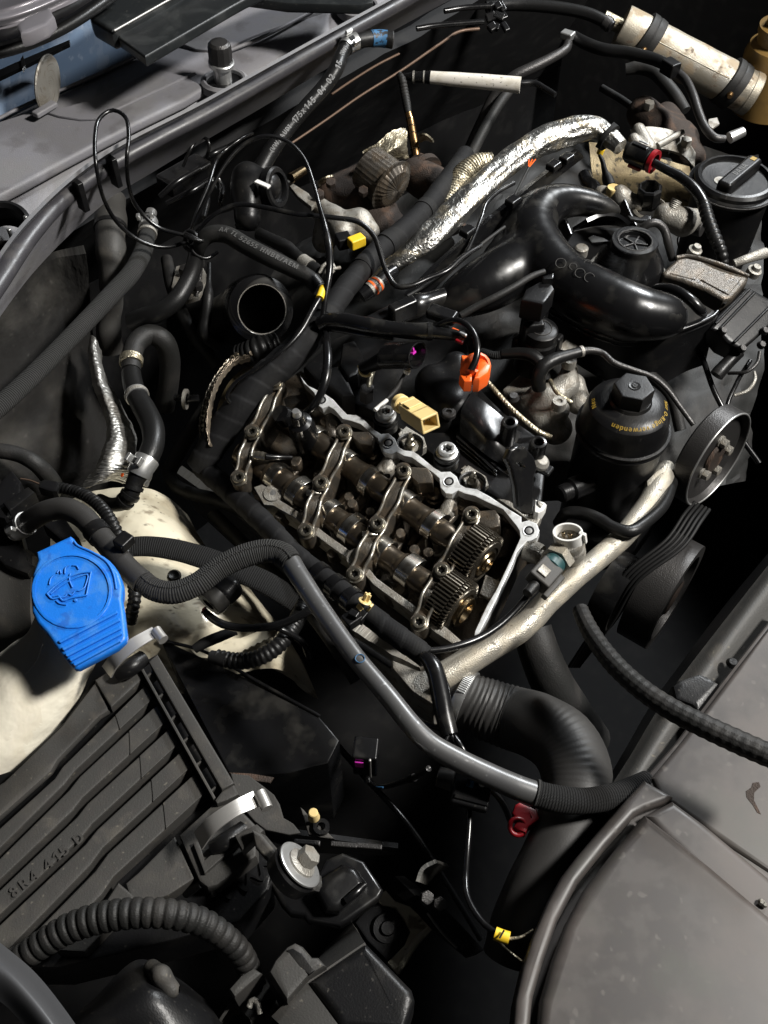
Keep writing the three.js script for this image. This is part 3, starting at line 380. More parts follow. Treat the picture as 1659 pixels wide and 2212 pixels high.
// ------------------------------------------------------------------ wing liner, strut tower
{ const t = thing('wing_liner', 'dusty dark felt liner of the inner wing', 'liner');
  part(t, 'felt', S([[[-60, 690, .07], [40, 610, .07], [120, 560, .07], [185, 545, .07]], [[-60, 800, .03], [60, 740, .02], [140, 690, .0], [200, 690, -.04]], [[-60, 950, .0], [70, 900, -.02], [160, 860, -.05], [215, 830, -.09]], [[-60, 1060, -.03], [80, 1030, -.05], [170, 1010, -.08], [250, 980, -.13]], [[-60, 1160, -.06], [60, 1120, -.09], [150, 1080, -.12], [230, 1070, -.17]]], { nu: 60, nv: 60, th: 0.01, bumpy: (u, v, p) => 0.006 * fbm3(p.x * 16, p.y * 16, p.z * 16, 4) }), K.felt); }
{ const t = thing('strut_tower', 'cream painted strut tower beside the airbox', 'strut tower');
  part(t, 'dome', S([
    [[120, 1090, -.10], [200, 1062, -.085], [285, 1050, -.075], [350, 1065, -.085], [405, 1110, -.12]],
    [[110, 1180, -.085], [210, 1150, -.06], [300, 1120, -.05], [385, 1140, -.065], [450, 1190, -.12]],
    [[150, 1280, -.08], [240, 1250, -.06], [350, 1235, -.05], [460, 1235, -.06], [540, 1275, -.115]],
    [[230, 1400, -.085], [310, 1370, -.07], [420, 1330, -.06], [530, 1320, -.075], [620, 1375, -.125]],
    [[330, 1520, -.13], [420, 1490, -.12], [520, 1455, -.11], [600, 1445, -.14], [690, 1510, -.24]]], { nu: 70, nv: 70, th: 0.006, bumpy: (u, v, p) => 0.004 * fbm3(p.x * 22, p.y * 22, p.z * 22, 3) - 0.004 * Math.exp(-Math.pow((u - 0.62) * 9, 2)) * sm(0.35, 0.5, v) }), K.cream);
  for (const [x, y, h] of [[384, 1306, -.058], [376, 1244, -.053]]) part(t, 'hole_plug', lathe([[0, 0.001], [0.002, 0.001], [0.0045, 0.0025], [0.0065, 0.0], [0.0065, -0.003]], 24), K.rubber, upright(P(x, y, h), V(0.1, 1, 0.15)));
  part(t, 'serrated_plate', slab(new Plane(P(520, 1400, -.085), V(0.1, 1, 0.15)), [[408, 1402], [430, 1388], [470, 1380], [520, 1378], [560, 1362], [590, 1340], [600, 1362], ...[...Array(14)].map((_, i) => [598 - i * 7, 1368 + i * 3.4 + (i % 2) * 4]), [470, 1424], [430, 1420]], 0.003, 0.0006), K.cream); }
// ------------------------------------------------------------------ front cover and beam
{ const t = thing('front_cover', 'large taupe plastic radiator cover with moulded panels', 'cover');
  const HF = 0.02;
  const outer = [...R(T23, [[0, 1700], [20, 1500], [70, 1280], [130, 1090], [230, 860], [320, 700], [420, 570], [630, 320], [830, 85], [930, -20]]), ...R(T22, [[1060, 1490], [1210, 1290], [1440, 990], [1720, 630], [1800, 700], [1800, 1000]])];
  part(t, 'base', slab(level(HF - .0115), [...outer, [1760, 2260], [1090, 2300]], 0.03, 0.004), K.cover);
  part(t, 'rim', slab(level(HF), [...R(T23, [[5, 1700], [20, 1500], [72, 1280], [132, 1090], [232, 860], [322, 700], [422, 570], [632, 320], [860, 70], [1050, 180], [1000, 215], [870, 265], [800, 300], [620, 500], [430, 740], [300, 985], [210, 1240], [140, 1480], [120, 1700]])], 0.012, 0.0045, 0, { bseg: 4 }), K.cover);
  part(t, 'main_panel', slab(level(HF + .008), R(T23, [[868, 285], [1300, 630], [1900, 1140], [1900, 1900], [150, 1900], [185, 1500], [260, 1240], [350, 1000], [470, 775], [660, 530]]), 0.018, 0.0075, 0, { bseg: 5 }), K.cover);
  part(t, 'cross_beam', slab(level(HF - .0005), R(T23, [[1045, 200], [1250, 350], [1900, 890], [1900, 1300], [1000, 480], [860, 300]]), 0.016, 0.0065, 0, { bseg: 4 }), K.cover);
  part(t, 'corner_panel', slab(level(HF - .009), [...R(T23, [[900, 60], [960, -10]]), ...R(T22, [[1100, 1480], [1230, 1310], [1450, 1020], [1730, 660], [1800, 900], [1800, 1900]]), ...R(T23, [[1800, 760], [1400, 500], [1040, 240], [960, 200]])], 0.01, 0.004, 0, { bseg: 3 }), K.cover);
    part(t, 'stain', slab(level(HF - .0087), R(T23, [[1560, 95], [1600, 90], [1612, 120], [1590, 140], [1570, 160], [1570, 210], [1600, 270], [1615, 300], [1590, 290], [1560, 240], [1520, 190], [1515, 150], [1550, 125]]), 0.0006, 0.0002), K.rust); part(t, 'rivet', lathe([[0, 0.002], [0.0015, 0.002], [0.0025, 0]], 14), K.castGrey, upright(P(1645, 1949, HF + .0015), UP)); part(t, 'rivet', lathe([[0, 0.002], [0.0012, 0.002], [0.002, 0]], 14), K.castGrey, upright(P(1651, 1955, HF + .0015), UP)); }
{ const t = thing('lock_carrier', 'dark plastic cross beam behind the radiator cover', 'beam');
  part(t, 'beam', S([[...R(T22, [[560, 1900, -.013], [760, 1590, -.013], [940, 1290, -.013], [1110, 1050, -.013], [1380, 700, -.013], [1660, 345, -.013], [1800, 170, -.013]])], [...R(T22, [[640, 1960, .0], [830, 1650, .0], [1010, 1370, .0], [1180, 1130, .0], [1440, 770, .0], [1700, 430, .0], [1850, 250, .0]])], [...R(T22, [[800, 2000, -.01], [960, 1700, -.01], [1130, 1430, -.01], [1290, 1210, -.01], [1540, 870, -.01], [1800, 540, -.01], [1950, 350, -.01]])]], { nu: 50, nv: 14, th: 0.01 }), K.plasticGrey);
  part(t, 'front_face', S([R(T22, [[560, 1900, -.013], [760, 1590, -.013], [940, 1290, -.013], [1110, 1050, -.013], [1380, 700, -.013], [1660, 345, -.013], [1800, 170, -.013]]), R(T22, [[520, 1900, -.1], [720, 1560, -.1], [900, 1250, -.1], [1080, 1000, -.1], [1350, 640, -.1], [1640, 290, -.1], [1790, 110, -.1]])], { nu: 40, nv: 6, th: 0.004 }), K.plastic);
  part(t, 'guide_block', slab(level(.010), R(T22, [[1040, 1120], [1090, 1080], [1215, 1040], [1270, 1060], [1350, 1110], [1210, 1290], [1170, 1250], [1060, 1210]]), 0.03, 0.004), K.plastic);
  part(t, 'clip_head', lathe([[0, 0.003], [0.003, 0.003], [0.005, 0]], 16), K.plastic, upright(P(1582, 1433, .004), UP)); }
{ const t = thing('wing_edge', 'blurred grey wing edge beside the headlamp housing', 'body panel');
  part(t, 'skin', S([[[-60, 1990, .10], [0, 2036, .10], [80, 2105, .10], [165, 2215, .10], [200, 2270, .10]], [[-80, 2060, .125], [0, 2095, .125], [60, 2150, .125], [120, 2225, .125], [150, 2280, .125]], [[-80, 2120, .115], [-20, 2150, .115], [20, 2180, .115], [70, 2240, .115], [100, 2290, .115]]], { th: 0.01 }), K.wing); }

// ------------------------------------------------------------------ airbox
{ const t = thing('airbox', 'ribbed black plastic airbox with steel spring clips', 'airbox');
  const HA = -0.02, pl = level(HA);
  part(t, 'lid', slab(level(HA - .012), R(q1, [[-150, 740], [60, 670], [330, 420], [480, 190], [720, 130], [745, 160], [1120, 830], [1270, 960], [1420, 1160], [1390, 1290], [1240, 1460], [880, 1560], [300, 1700], [-150, 1700]]), 0.05, 0.003), K.plastic);
  part(t, 'upper_panel', slab(pl, R(q1, [[-150, 830], [20, 730], [320, 440], [500, 205], [560, 345], [565, 365], [515, 395], [300, 620], [265, 680], [-10, 925], [-150, 1050]]), 0.008, 0.003), K.plasticGrey);
  part(t, 'clip_pad', slab(level(HA + .003), R(q1, [[490, 205], [560, 160], [720, 140], [745, 165], [745, 195], [575, 350]]), 0.01, 0.002), K.plasticGrey);
  const G = [[[755, 203], [310, 640], [270, 700], [0, 945]], [[815, 305], [400, 690], [345, 760], [0, 1100]], [[880, 428], [440, 830], [385, 900], [0, 1265]], [[945, 543], [490, 965], [430, 1040], [0, 1445]], [[1010, 662], [545, 1090], [480, 1180], [70, 1600]], [[1085, 798], [600, 1240], [540, 1330], [280, 1600]], [[1180, 905], [700, 1330], [640, 1410], [440, 1620]]];
  const lp = (a, b, f) => [a[0] + (b[0] - a[0]) * f, a[1] + (b[1] - a[1]) * f];
  const off = (p, s) => [p[0] + 0.62 * s, p[1] + 0.78 * s];
  for (let k = 0; k < 6; k++) {
    const U = G[k], D = G[k + 1], gu = 20, gd = k === 5 ? -4 : -17;
    const ju = lp(U[0], U[1], 0.39), jd = lp(D[0], D[1], 0.45);
    const g1 = off(U[1], gu), g2 = off(D[1], gd), j1 = off(ju, gu), j2 = off(jd, gd);
    const A = [off(lp(U[0], U[1], 0.03), gu), off(lp(D[0], D[1], 0.02), gd), j2, j1], B = [j1, j2, g2, g1];
    const C = [g1, g2, off(D[2], gd), off(lp(D[2], D[3], k < 4 ? 1.25 : 1), gd), off(lp(U[2], U[3], k < 4 ? 1.25 : 1), gu), off(U[2], gu)];
    const last = [[905, 1015], [960, 1130], [1010, 1235], [880, 1320], [745, 1370], [670, 1330], [650, 1260], [720, 1200]];
    const rib = part(t, 'rib_panel', slab(pl, R(q1, k < 5 ? [A[0], A[1], g2, ...C.slice(2), g1] : last), 0.016, 0.002, 0), K.plasticGrey);
    if (k < 5) { sub(rib, 'raised_pad', slab(pl, R(q1, [A[0], A[1], j2, j1].map((p, i, q) => { const c = [0, 1].map(d => (q[0][d] + q[1][d] + q[2][d] + q[3][d]) / 4); return lp(p, c, 0.035); })), 0.002, 0.0007, 0.0009), K.plasticGrey); }
    else part(t, 'rib_panel', slab(pl, R(q1, C), 0.016, 0.002, 0.0008), K.plasticGrey);
  }
  // ladder frame
  part(t, 'ladder_rail', slab(level(HA + .012), R(q1, [[770, 112], [815, 72], [1215, 742], [1150, 778]]), 0.02, 0.0015), K.plasticGrey);
  part(t, 'ladder_rail', slab(level(HA + .008), R(q1, [[716, 128], [730, 124], [1118, 816], [1106, 826]]), 0.016, 0.0006), K.plasticGrey);
  for (const [a, b] of [[[757, 190], [796, 158]], [[818, 298], [862, 264]], [[885, 413], [922, 376]], [[950, 526], [990, 490]], [[1015, 648], [1058, 614]], [[1090, 783], [1134, 748]]]) part(t, 'ladder_rung', slab(level(HA + .008), R(q1, [[a[0] - 3, a[1] - 5], [b[0] - 3, b[1] - 5], [b[0] + 3, b[1] + 5], [a[0] + 3, a[1] + 5]]), 0.014, 0.0006), K.plasticGrey);
  part(t, 'ladder_floor', slab(level(HA - .02), R(q1, [[716, 128], [815, 72], [1215, 742], [1106, 826]]), 0.01, 0.001), K.plastic);
  part(t, 'corner_block', slab(level(HA + .01), R(q1, [[1112, 830], [1150, 780], [1212, 742], [1240, 800], [1180, 830], [1125, 850]]), 0.02, 0.002), K.plasticGrey);
  // clip seat of the second clip
  part(t, 'clip_seat', slab(level(HA + .004), R(q1, [[925, 1010], [1100, 850], [1200, 830], [1270, 900], [1330, 960], [1330, 1120], [1130, 1270], [1075, 1285], [1030, 1250]]), 0.02, 0.003), K.plasticGrey);
  part(t, 'clip_seat_step', slab(level(HA + .008), R(q1, [[1000, 1050], [1030, 1040], [1060, 1140], [1200, 1020], [1230, 1060], [1060, 1210], [1010, 1080]]), 0.01, 0.001), K.plasticGrey);
  part(t, 'end_ribs', S([R(q1, [[1030, 1250, HA], [1150, 1320, HA - .01], [1300, 1260, HA - .01], [1430, 1150, HA - .01]]), R(q1, [[880, 1340, HA - .02], [1050, 1480, HA - .05], [1250, 1420, HA - .05], [1450, 1280, HA - .05]])], { nu: 60, nv: 10, th: 0.004, bumpy: u => 0.004 * Math.sin(u * 34) }), K.plastic);
  // spring clips
  const clip = (o, i, hs, body, curl) => {
    const n = 24, rows = [o, i].map(r => r.map((p, j) => P(...q1(p[0], p[1]), hs[j])));
    const c = part(t, 'spring_clip', sheet(rows, { nu: n, nv: 4, th: 0.0012 }), K.clip, null, 'bright curved steel spring clip');
    sub(c, 'curled_end', sweep(path(curl.map(p => [P(...q1(p[0], p[1]), hs[3] + .001), 0.0042])), { sides: 14, step: 0.002 }), K.clip);
    part(t, 'clip_bolster', sweep(path(body.map(p => [P(...q1(p[0], p[1]), p[2]), p[3]])), { sides: 16, step: 0.003 }), K.plastic); };
  const sh = p => { const d = T02(p[0], p[1]); return [d[0] * 2.4, (d[1] - 1382.5) * 2.4]; };
  clip([[660, 1000], [725, 915], [840, 825], [985, 745]].map(sh), [[718, 1075], [765, 995], [885, 890], [1028, 800]].map(sh), [.006, .019, .023, .017], [[760, 1055, -.012, 0.006], [840, 1010, -.008, 0.0075], [930, 945, -.012, 0.0065]].map(p => [...sh(p), p[2], p[3]]), [[1010, 765], [1035, 800], [1060, 830]].map(sh));
  clip([[1005, 995], [1080, 918], [1200, 838], [1312, 783]], [[1045, 1087], [1110, 1000], [1230, 912], [1342, 862]], [.006, .019, .023, .017], [[1100, 1080, -.012, 0.005], [1170, 1045, -.008, 0.0065], [1265, 975, -.012, 0.0055]], [[1345, 790], [1365, 830], [1385, 875]]);
  part(t, 'lower_case', slab(level(-.075), [...R(q1, [[830, 0], [900, 20], [1250, 180], [1659, 400], [1760, 520], [1700, 640], [1500, 690], [1200, 720]])], 0.12, 0.002), K.gloss);
  part(t, 'case_lip', sweep(route(R(q1, [[830, 0, -.07, 4], [1060, 60, -.07, 4], [1300, 195, -.072, 4], [1659, 395, -.075, 4]]), 4), { sides: 8 }), K.gloss); }

// ------------------------------------------------------------------ airbox mount, bracket
{ const t = thing('airbox_bracket', 'grey strap arm bolted to black pressed bracket below airbox', 'bracket');
  part(t, 'arm', slab(new Plane(P(...T13(200, 650), .014), V(-0.2, 1, 0.25)), R(T13, [[-30, 395], [35, 430], [180, 600], [265, 700], [335, 750], [375, 740], [392, 690], [400, 745], [380, 795], [300, 820], [215, 790], [110, 655], [-10, 520]]), 0.014, 0.0025, 0, { bseg: 3 }), K.plasticGrey);
  part(t, 'shim', slab(new Plane(P(...T13(200, 720), .002), V(-0.2, 1, 0.25)), R(T13, [[115, 680], [140, 675], [190, 750], [275, 815], [240, 815], [180, 780]]), 0.003, 0.0008), K.castGrey);
  part(t, 'arm_root', slab(level(.004), R(q1, [[1212, 1010], [1330, 950], [1370, 985], [1310, 1040], [1255, 1090]]), 0.014, 0.002), K.plasticGrey);
  part(t, 'pressing', slab(level(-.045), R(T13, [[30, 630], [110, 790], [160, 880], [222, 945], [310, 955], [335, 990], [545, 1022], [610, 985], [795, 845], [825, 785], [700, 600], [560, 545], [450, 590], [390, 700], [330, 760], [200, 760]]), 0.012, 0.003, 0, { bseg: 3 }), K.gloss);
  part(t, 'raised_box', slab(new Plane(P(...T13(570, 770), -.03), V(0.12, 1, 0.1)), R(T13, [[425, 700], [560, 612], [650, 635], [725, 735], [715, 775], [545, 930], [455, 925], [385, 800]]), 0.022, 0.0065, 0, { bseg: 5 }), K.gloss);
  part(t, 'pressed_ridge', sweep(route(R(T13, [[700, 755, -.03, 8], [640, 815, -.028, 9], [580, 860, -.03, 8]]), 10), { sides: 10 }), K.gloss);
  const b = P(...T13(280, 630), .022);
  const ax = axisAt(646, 1868, 220, -190, 0.5);
  part(t, 'bush', lathe([[0.008, -0.012], [0.0165, -0.012], [0.0175, -0.003], [0.016, -0.001], [0.008, -0.001]], 36), K.plastic, upright(b.clone().addScaledVector(ax, -0.001), ax));
  part(t, 'washer', lathe([[0.004, 0], [0.0170, 0], [0.0170, 0.0012], [0.0155, 0.002], [0.004, 0.002]], 40), K.steel, upright(b, ax), 'pale zinc washer under the bolt head');
  const bolt = part(t, 'bolt', lathe([[0, 0.002], [0.0105, 0.002], [0.0105, 0.0035], [0.008, 0.005], [0, 0.005]], 30), K.castGrey, upright(b, ax)); sub(bolt, 'hex_head', hexPrism(0.0072, 0.008), K.castGrey, upright(b.clone().addScaledVector(ax.clone().normalize(), 0.005), ax)); }
{ const t = thing('airbox_flap', 'thin grey gasket sheet sticking out behind the airbox clip', 'gasket');
  part(t, 'sheet', slab(level(-.02), R(q1, [[1195, 690], [1290, 700], [1370, 760], [1420, 800], [1450, 850], [1470, 920], [1520, 950], [1560, 1000], [1500, 1010], [1380, 985], [1320, 940], [1250, 860], [1215, 760]]), 0.003, 0.001), K.plasticGrey);
  part(t, 'bent_lip', slab(level(-.05), R(q1, [[1180, 685], [1300, 690], [1420, 710], [1400, 740], [1250, 720]]), 0.003, 0.001), K.rust); }
{ const t = thing('sensor_bracket', 'grey bracket tongue with a small yellow plug behind the strap arm', 'bracket');
  part(t, 'tongue', slab(level(-.04), R(T13, [[285, 250], [310, 270], [360, 330], [450, 400], [510, 460], [420, 450], [340, 430], [310, 330]]), 0.004, 0.001), K.plasticGrey);
  part(t, 'plug', cyl(0.0045, 0.0035, 0.01, 14), K.beige, frame(P(...T13(375, 320), -.036), P(...T13(385, 370), -.036))); part(t, 'socket', lathe([[0.003, 0], [0.006, 0], [0.006, 0.004], [0.003, 0.004]], 20), K.plastic, upright(P(...T13(425, 390), -.04), UP)); }
{ const t = thing('side_rail', 'slotted dark rail running behind the pressed bracket', 'rail');
  part(t, 'rail', S([R(T13, [[30, 400, -.05], [330, 440, -.055], [620, 480, -.06], [920, 520, -.065]]), R(T13, [[80, 470, -.08], [330, 540, -.08], [620, 560, -.08], [900, 570, -.08]])], { nu: 30, nv: 6, th: 0.004 }), K.gloss);
  for (const x of [330, 570, 730]) part(t, 'slot', rbox(0.02, 0.004, 0.004, 0.001), K.darkMetal, frame(P(...T13(x, 485 + (x - 330) * 0.06), -.057), P(...T13(x + 90, 492 + (x - 330) * 0.06), -.057))); }

// ------------------------------------------------------------------ below the bracket: headlamp housing, boxes
{ const t = thing('relay_box', 'square black plastic box cover beside the pressed bracket', 'box');
  part(t, 'lid', slab(level(.0), R(T13, [[335, 1385], [700, 1135], [720, 1135], [1010, 1430], [1030, 1500], [970, 1700], [560, 1700], [500, 1600]]), 0.05, 0.006, 0, { bseg: 4 }), K.plastic);
  part(t, 'sloped_side', S([R(T13, [[100, 1610, -.01], [200, 1510, -.006], [330, 1390, -.004]]), R(T13, [[300, 1800, .0], [440, 1740, .0], [560, 1700, .0]])], { nu: 10, nv: 10, th: 0.01 }), K.plasticGrey);
  part(t, 'back_wall', S([R(T13, [[330, 1385, -.005], [520, 1255, -.005], [705, 1130, -.005]]), R(T13, [[430, 1190, -.06], [520, 1100, -.06], [620, 1000, -.06]])], { nu: 10, nv: 10, th: 0.006 }), K.plasticGrey);
  part(t, 'hook_block', slab(level(.005), R(T13, [[80, 1320], [120, 1240], [200, 1150], [250, 1125], [300, 1150], [360, 1220], [400, 1220], [455, 1280], [340, 1350], [200, 1510]]), 0.04, 0.004), K.plasticGrey);
  part(t, 'hook_slot', slab(level(.0052), R(T13, [[195, 1180], [240, 1165], [300, 1200], [380, 1310], [345, 1340], [280, 1290]]), 0.003, 0.001), K.plastic); }
{ const t = thing('headlamp_housing', 'dark grey back of the headlamp housing with rounded lugs', 'headlamp housing');
  part(t, 'shell', S([R(T03, [[430, 1660, -.01], [620, 1480, -.01], [900, 1240, -.01], [1150, 1360, -.02], [1330, 1500, -.03]]), R(T03, [[560, 1720, .01], [740, 1600, .015], [980, 1450, .015], [1180, 1480, .0], [1400, 1600, -.02]]), R(T03, [[700, 1800, .0], [900, 1760, .01], [1080, 1700, .01], [1280, 1700, .0], [1480, 1720, -.02]])], { nu: 40, nv: 30, th: 0.01 }), K.plastic);
  part(t, 'lug', blob([[...[[985, 1300, .004], [1045, 1345, .012], [1110, 1435, .006]].map(p => { const w = P(...T03(p[0], p[1]), p[2]); return [w, M(19, w)]; })]], { res: 28, k: 0.004 }), K.plasticGrey);
  part(t, 'mount_tab', slab(level(-.0), R(T03, [[1480, 1430], [1560, 1340], [1640, 1290], [1700, 1330], [1620, 1400], [1520, 1490]]), 0.03, 0.003), K.plasticGrey);
  part(t, 'side_plate', slab(level(-.03), [...R(T03, [[1400, 1640], [1480, 1520], [1560, 1520], [1640, 1600]]), ...R(T13, [[60, 1660], [90, 1600], [100, 1500], [0, 1300], [-60, 1350]]), [560, 2260], [480, 2260]], 0.02, 0.003), K.plasticGrey);
  part(t, 'hose_stub', sweep(route([[538, 2175, -.02, 7], [545, 2160, -.018, 7], [556, 2165, -.018, 7], [562, 2190, -.02, 7]], 7), { sides: 10 }), K.castGrey); }
{ const t = thing('horn_bracket', 'cream painted front frame corner holding a black round boss', 'frame corner');
  part(t, 'plate', slab(level(-.14), R(T13, [[780, 850], [840, 790], [900, 860], [1060, 920], [1140, 1040], [1060, 1130], [920, 1330], [850, 1260], [960, 1150], [1000, 1060], [960, 980], [900, 900], [820, 890]]), 0.006, 0.001), K.cream);
  part(t, 'boss_plate', slab(level(-.142), R(T13, [[640, 1000], [720, 900], [830, 870], [930, 940], [1000, 1070], [960, 1140], [850, 1250], [720, 1120]]), 0.02, 0.002), K.plastic);
  part(t, 'boss', lathe([[0, 0.005], [0.005, 0.005], [0.006, 0.002], [0.011, 0.002], [0.012, 0]], 30), K.plastic, upright(P(...T13(850, 1040), -.141), V(0.1, 1, 0.2)));
  part(t, 'edge_flange', sweep(route(R(T13, [[1130, 1035, -.14, 6], [1040, 1120, -.14, 8], [960, 1250, -.14, 8], [915, 1325, -.14, 6]]), 8), { sides: 8 }), K.cream); }
{ const t = thing('radiator_strut', 'black front strut with two hex nuts', 'strut');
  part(t, 'strut', S([R(T13, [[900, 700, -.12], [1060, 860, -.11], [1200, 1020, -.12], [1420, 1190, -.14]]), R(T13, [[960, 700, -.13], [1130, 830, -.12], [1270, 960, -.13], [1480, 1180, -.15]])], { nu: 20, nv: 4, th: 0.01 }), K.plastic);
  for (const [x, y] of [[1100, 840], [1180, 880]]) part(t, 'nut', hexPrism(0.0055, 0.007), K.darkMetal, upright(P(...T13(x, y), -.105), V(0.2, 1, 0.3)));
  part(t, 'bright_edge', sweep(route(R(T13, [[1110, 940, -.108, 2.5], [1200, 1060, -.115, 2.5], [1300, 1165, -.125, 2.5]]), 2.5), { sides: 6 }), K.clip);
  part(t, 'upper_tab', S([R(T13, [[1060, 740, -.09], [1090, 660, -.09], [1170, 615, -.09]]), R(T13, [[1110, 760, -.12], [1160, 700, -.12], [1250, 640, -.12]])], { nu: 10, nv: 8, th: 0.003 }), K.castGrey); }
// ------------------------------------------------------------------ open cylinder head
const TILT = 13 * Math.PI / 180;
const HN = UP.clone().multiplyScalar(Math.cos(TILT)).addScaledVector(LAT, -Math.sin(TILT)).normalize();
const HP = new Plane(P(968, 1042, 0.0), HN);
const HU = (() => { const a = HP.at(640, 925), b = HP.at(1045, 1215); return b.sub(a).normalize(); })();   // along the camshafts
const HV = new THREE.Vector3().crossVectors(HU, HN).normalize();                                                  // across the head
const inPlane = (mx) => mx;
const torx = (() => { const s = new THREE.Shape(), n = 36, R0 = 0.0031; for (let i = 0; i < n; i++) { const a = i / n * 2 * Math.PI, r = R0 * (1 + 0.16 * Math.cos(6 * a)); i ? s.lineTo(r * Math.cos(a), r * Math.sin(a)) : s.moveTo(r, 0); } return s; })();
const boltHead = (() => { // domed torx head with a star recess
  const ring = new THREE.Shape(); ring.absarc(0, 0, 0.0062, 0, Math.PI * 2); ring.holes.push(new THREE.Path(torx.getPoints()));
  return merge([moved(ext(ring, 0.004, 0.0007, 20), 0, 0.0015, 0), lathe([[0, 0], [0.0078, 0], [0.0078, 0.0012], [0.006, 0.002], [0, 0.002]], 28)]); })();
const boltCore = moved(ext(torx, 0.0005, 0), 0, 0.0016, 0);
function capBolt(par, p, axis, s = 1, m = K.bolt) { const b = part(par, 'bolt', boltHead, m, upright(p, axis).scale(V(s, s, s))); part(b, 'socket', boltCore, K.plastic); return b; }
{ const t = thing('cylinder_head', 'open aluminium cylinder head with bright machined gasket face', 'cylinder head');
  // bright sealing face towards the inlet side
  const top = R(T11, [[285, 775], [335, 838], [440, 888], [500, 928], [550, 985], [590, 1025], [650, 1030], [700, 1060], [760, 1120], [810, 1152], [860, 1148], [900, 1182], [922, 1235], [960, 1258], [1020, 1265], [1080, 1310], [1150, 1368], [1200, 1398], [1260, 1396], [1300, 1428], [1322, 1480], [1360, 1500], [1430, 1510], [1520, 1560], [1640, 1640], [1720, 1690]]);
  const corner = R(T22, [[60, 65], [110, 52], [160, 75], [178, 120], [160, 165], [125, 185], [95, 190]]);
  const bot = R(T11, [[1600, 1640], [1500, 1595], [1420, 1555], [1350, 1538], [1310, 1518], [1270, 1542], [1230, 1537], [1196, 1500], [1188, 1440], [1150, 1405], [1070, 1350], [1010, 1305], [960, 1295], [910, 1268], [880, 1287], [830, 1272], [804, 1230], [788, 1182], [740, 1145], [680, 1090], [620, 1068], [560, 1055], [508, 995], [470, 972], [430, 988], [398, 962], [378, 885], [310, 825]]);
  const side = R(T12, [[1690, 260], [1665, 330], [1560, 560], [1500, 680], [1440, 800], [1415, 800]]), sideIn = R(T12, [[1420, 770], [1500, 600], [1560, 500], [1640, 330]]);
  part(t, 'gasket_face', slab(HP, [...top, ...corner, ...side, ...sideIn, ...R(T22, [[55, 165], [48, 120], [30, 90]]), ...bot], 0.012, 0.0007), K.rail, null, 'bright machined gasket rail');
  part(t, 'side_wall', slab(HP, [...top, ...corner, ...side, ...sideIn.map(p => [p[0] - 2, p[1]]), ...R(T22, [[50, 168], [42, 120], [20, 90]]), ...bot.map(p => [p[0] - 2, p[1] + 3])], 0.05, 0.001, -0.0125), K.head);
  const low = R(x => x, []).concat([[548, 1052], [566, 1046], [580, 1052], [592, 1062], [598, 1076], [640, 1102], [706, 1154], [780, 1206], [813, 1248], [906, 1316], [960, 1352], [1006, 1392], [996, 1402], [940, 1366], [900, 1332], [806, 1262], [772, 1222], [700, 1170], [636, 1118], [590, 1092], [570, 1090]]);
  part(t, 'lower_rail', slab(HP, low, 0.03, 0.0008, -0.004), K.castGrey);
  part(t, 'valley_floor', slab(HP, [[500, 1000], [560, 860], [650, 800], [1150, 1160], [1040, 1390], [990, 1400], [560, 1080]], 0.02, 0.001, -0.045), K.head);
  part(t, 'outer_wall', slab(HP, [[560, 1085], [640, 1112], [780, 1218], [906, 1328], [1000, 1400], [960, 1440], [880, 1390], [760, 1300], [620, 1180]], 0.05, 0.002, -0.04), K.head);
  for (const [x, y] of [[T11(425, 935)], [T11(858, 1212)], [T11(1250, 1462)], [T22(110, 122)]].map(q => q[0])) { const p = HP.at(x, y, 0.0002); part(t, 'hole_rim', lathe([[0.0044, -0.012], [0.0044, 0.0003], [0.0049, 0.0005], [0.0052, 0]], 24), K.rail, upright(p, HN)); part(t, 'screw_hole', lathe([[0, 0.0003], [0.0043, 0.0003], [0.0043, 0]], 24), K.plastic, upright(p, HN)); part(t, 'hole_bottom', lathe([[0, 0.0007], [0.0018, 0.0006], [0.0028, 0.0004], [0.0028, 0]], 18), K.steel, upright(p, HN)); }
  for (const q of [q2(405, 1102), q2(1098, 1640)]) { const p = HP.at(q[0], q[1], -0.0035); part(t, 'rail_boss', lathe([[0.003, -0.02], [0.003, 0.0008], [0.0085, 0.0008], [0.009, 0], [0.009, -0.02]], 24), K.castGrey, upright(p, HN)); part(t, 'hole_bottom', lathe([[0, 0.0007], [0.003, 0.0004]], 18), K.steel, upright(p, HN)); }
  // bosses and pockets cast between the gasket rail and the shafts
  const lump = (q, rs, off, m = K.head) => part(t, 'cast_boss', blob([q.map((p, i) => [HP.at(p[0], p[1], off), M(rs[i] ?? rs[0], HP.at(p[0], p[1]))])], { res: 26, k: 0.004, disp: p => 0.0012 * fbm3(p.x * 160, p.y * 160, p.z * 160) }), m);
  lump([q2(880, 480), q2(900, 620)], [15, 15], -0.018); lump([q2(1400, 800), q2(1350, 910)], [17, 19], -0.016, K.castGrey); lump([q3(130, 330), q3(60, 420)], [17, 17], -0.016, K.castGrey); lump([q3(640, 640), q3(590, 760)], [16, 17], -0.016, K.castGrey);
  lump([q3(900, 680), q3(720, 640)], [16, 13], -0.022, K.castGrey); lump([q3(320, 330), q3(220, 300)], [15, 12], -0.02, K.castGrey); lump([q2(880, 400), q2(760, 420)], [16, 14], -0.02, K.castGrey); lump([q3(1100, 950), q3(1040, 1100)], [20, 22], -0.03); lump([q3(1140, 830), q3(960, 800)], [16, 16], -0.026);
  part(t, 'side_plug', lathe([[0, 0.0155], [0.0045, 0.0155], [0.005, 0.012], [0.0085, 0.014], [0.0095, 0.012], [0.0095, 0]], 28), K.castGrey, upright(HP.at(...q3(1250, 1075), -0.012), V(0.75, 0.15, 0.5)));
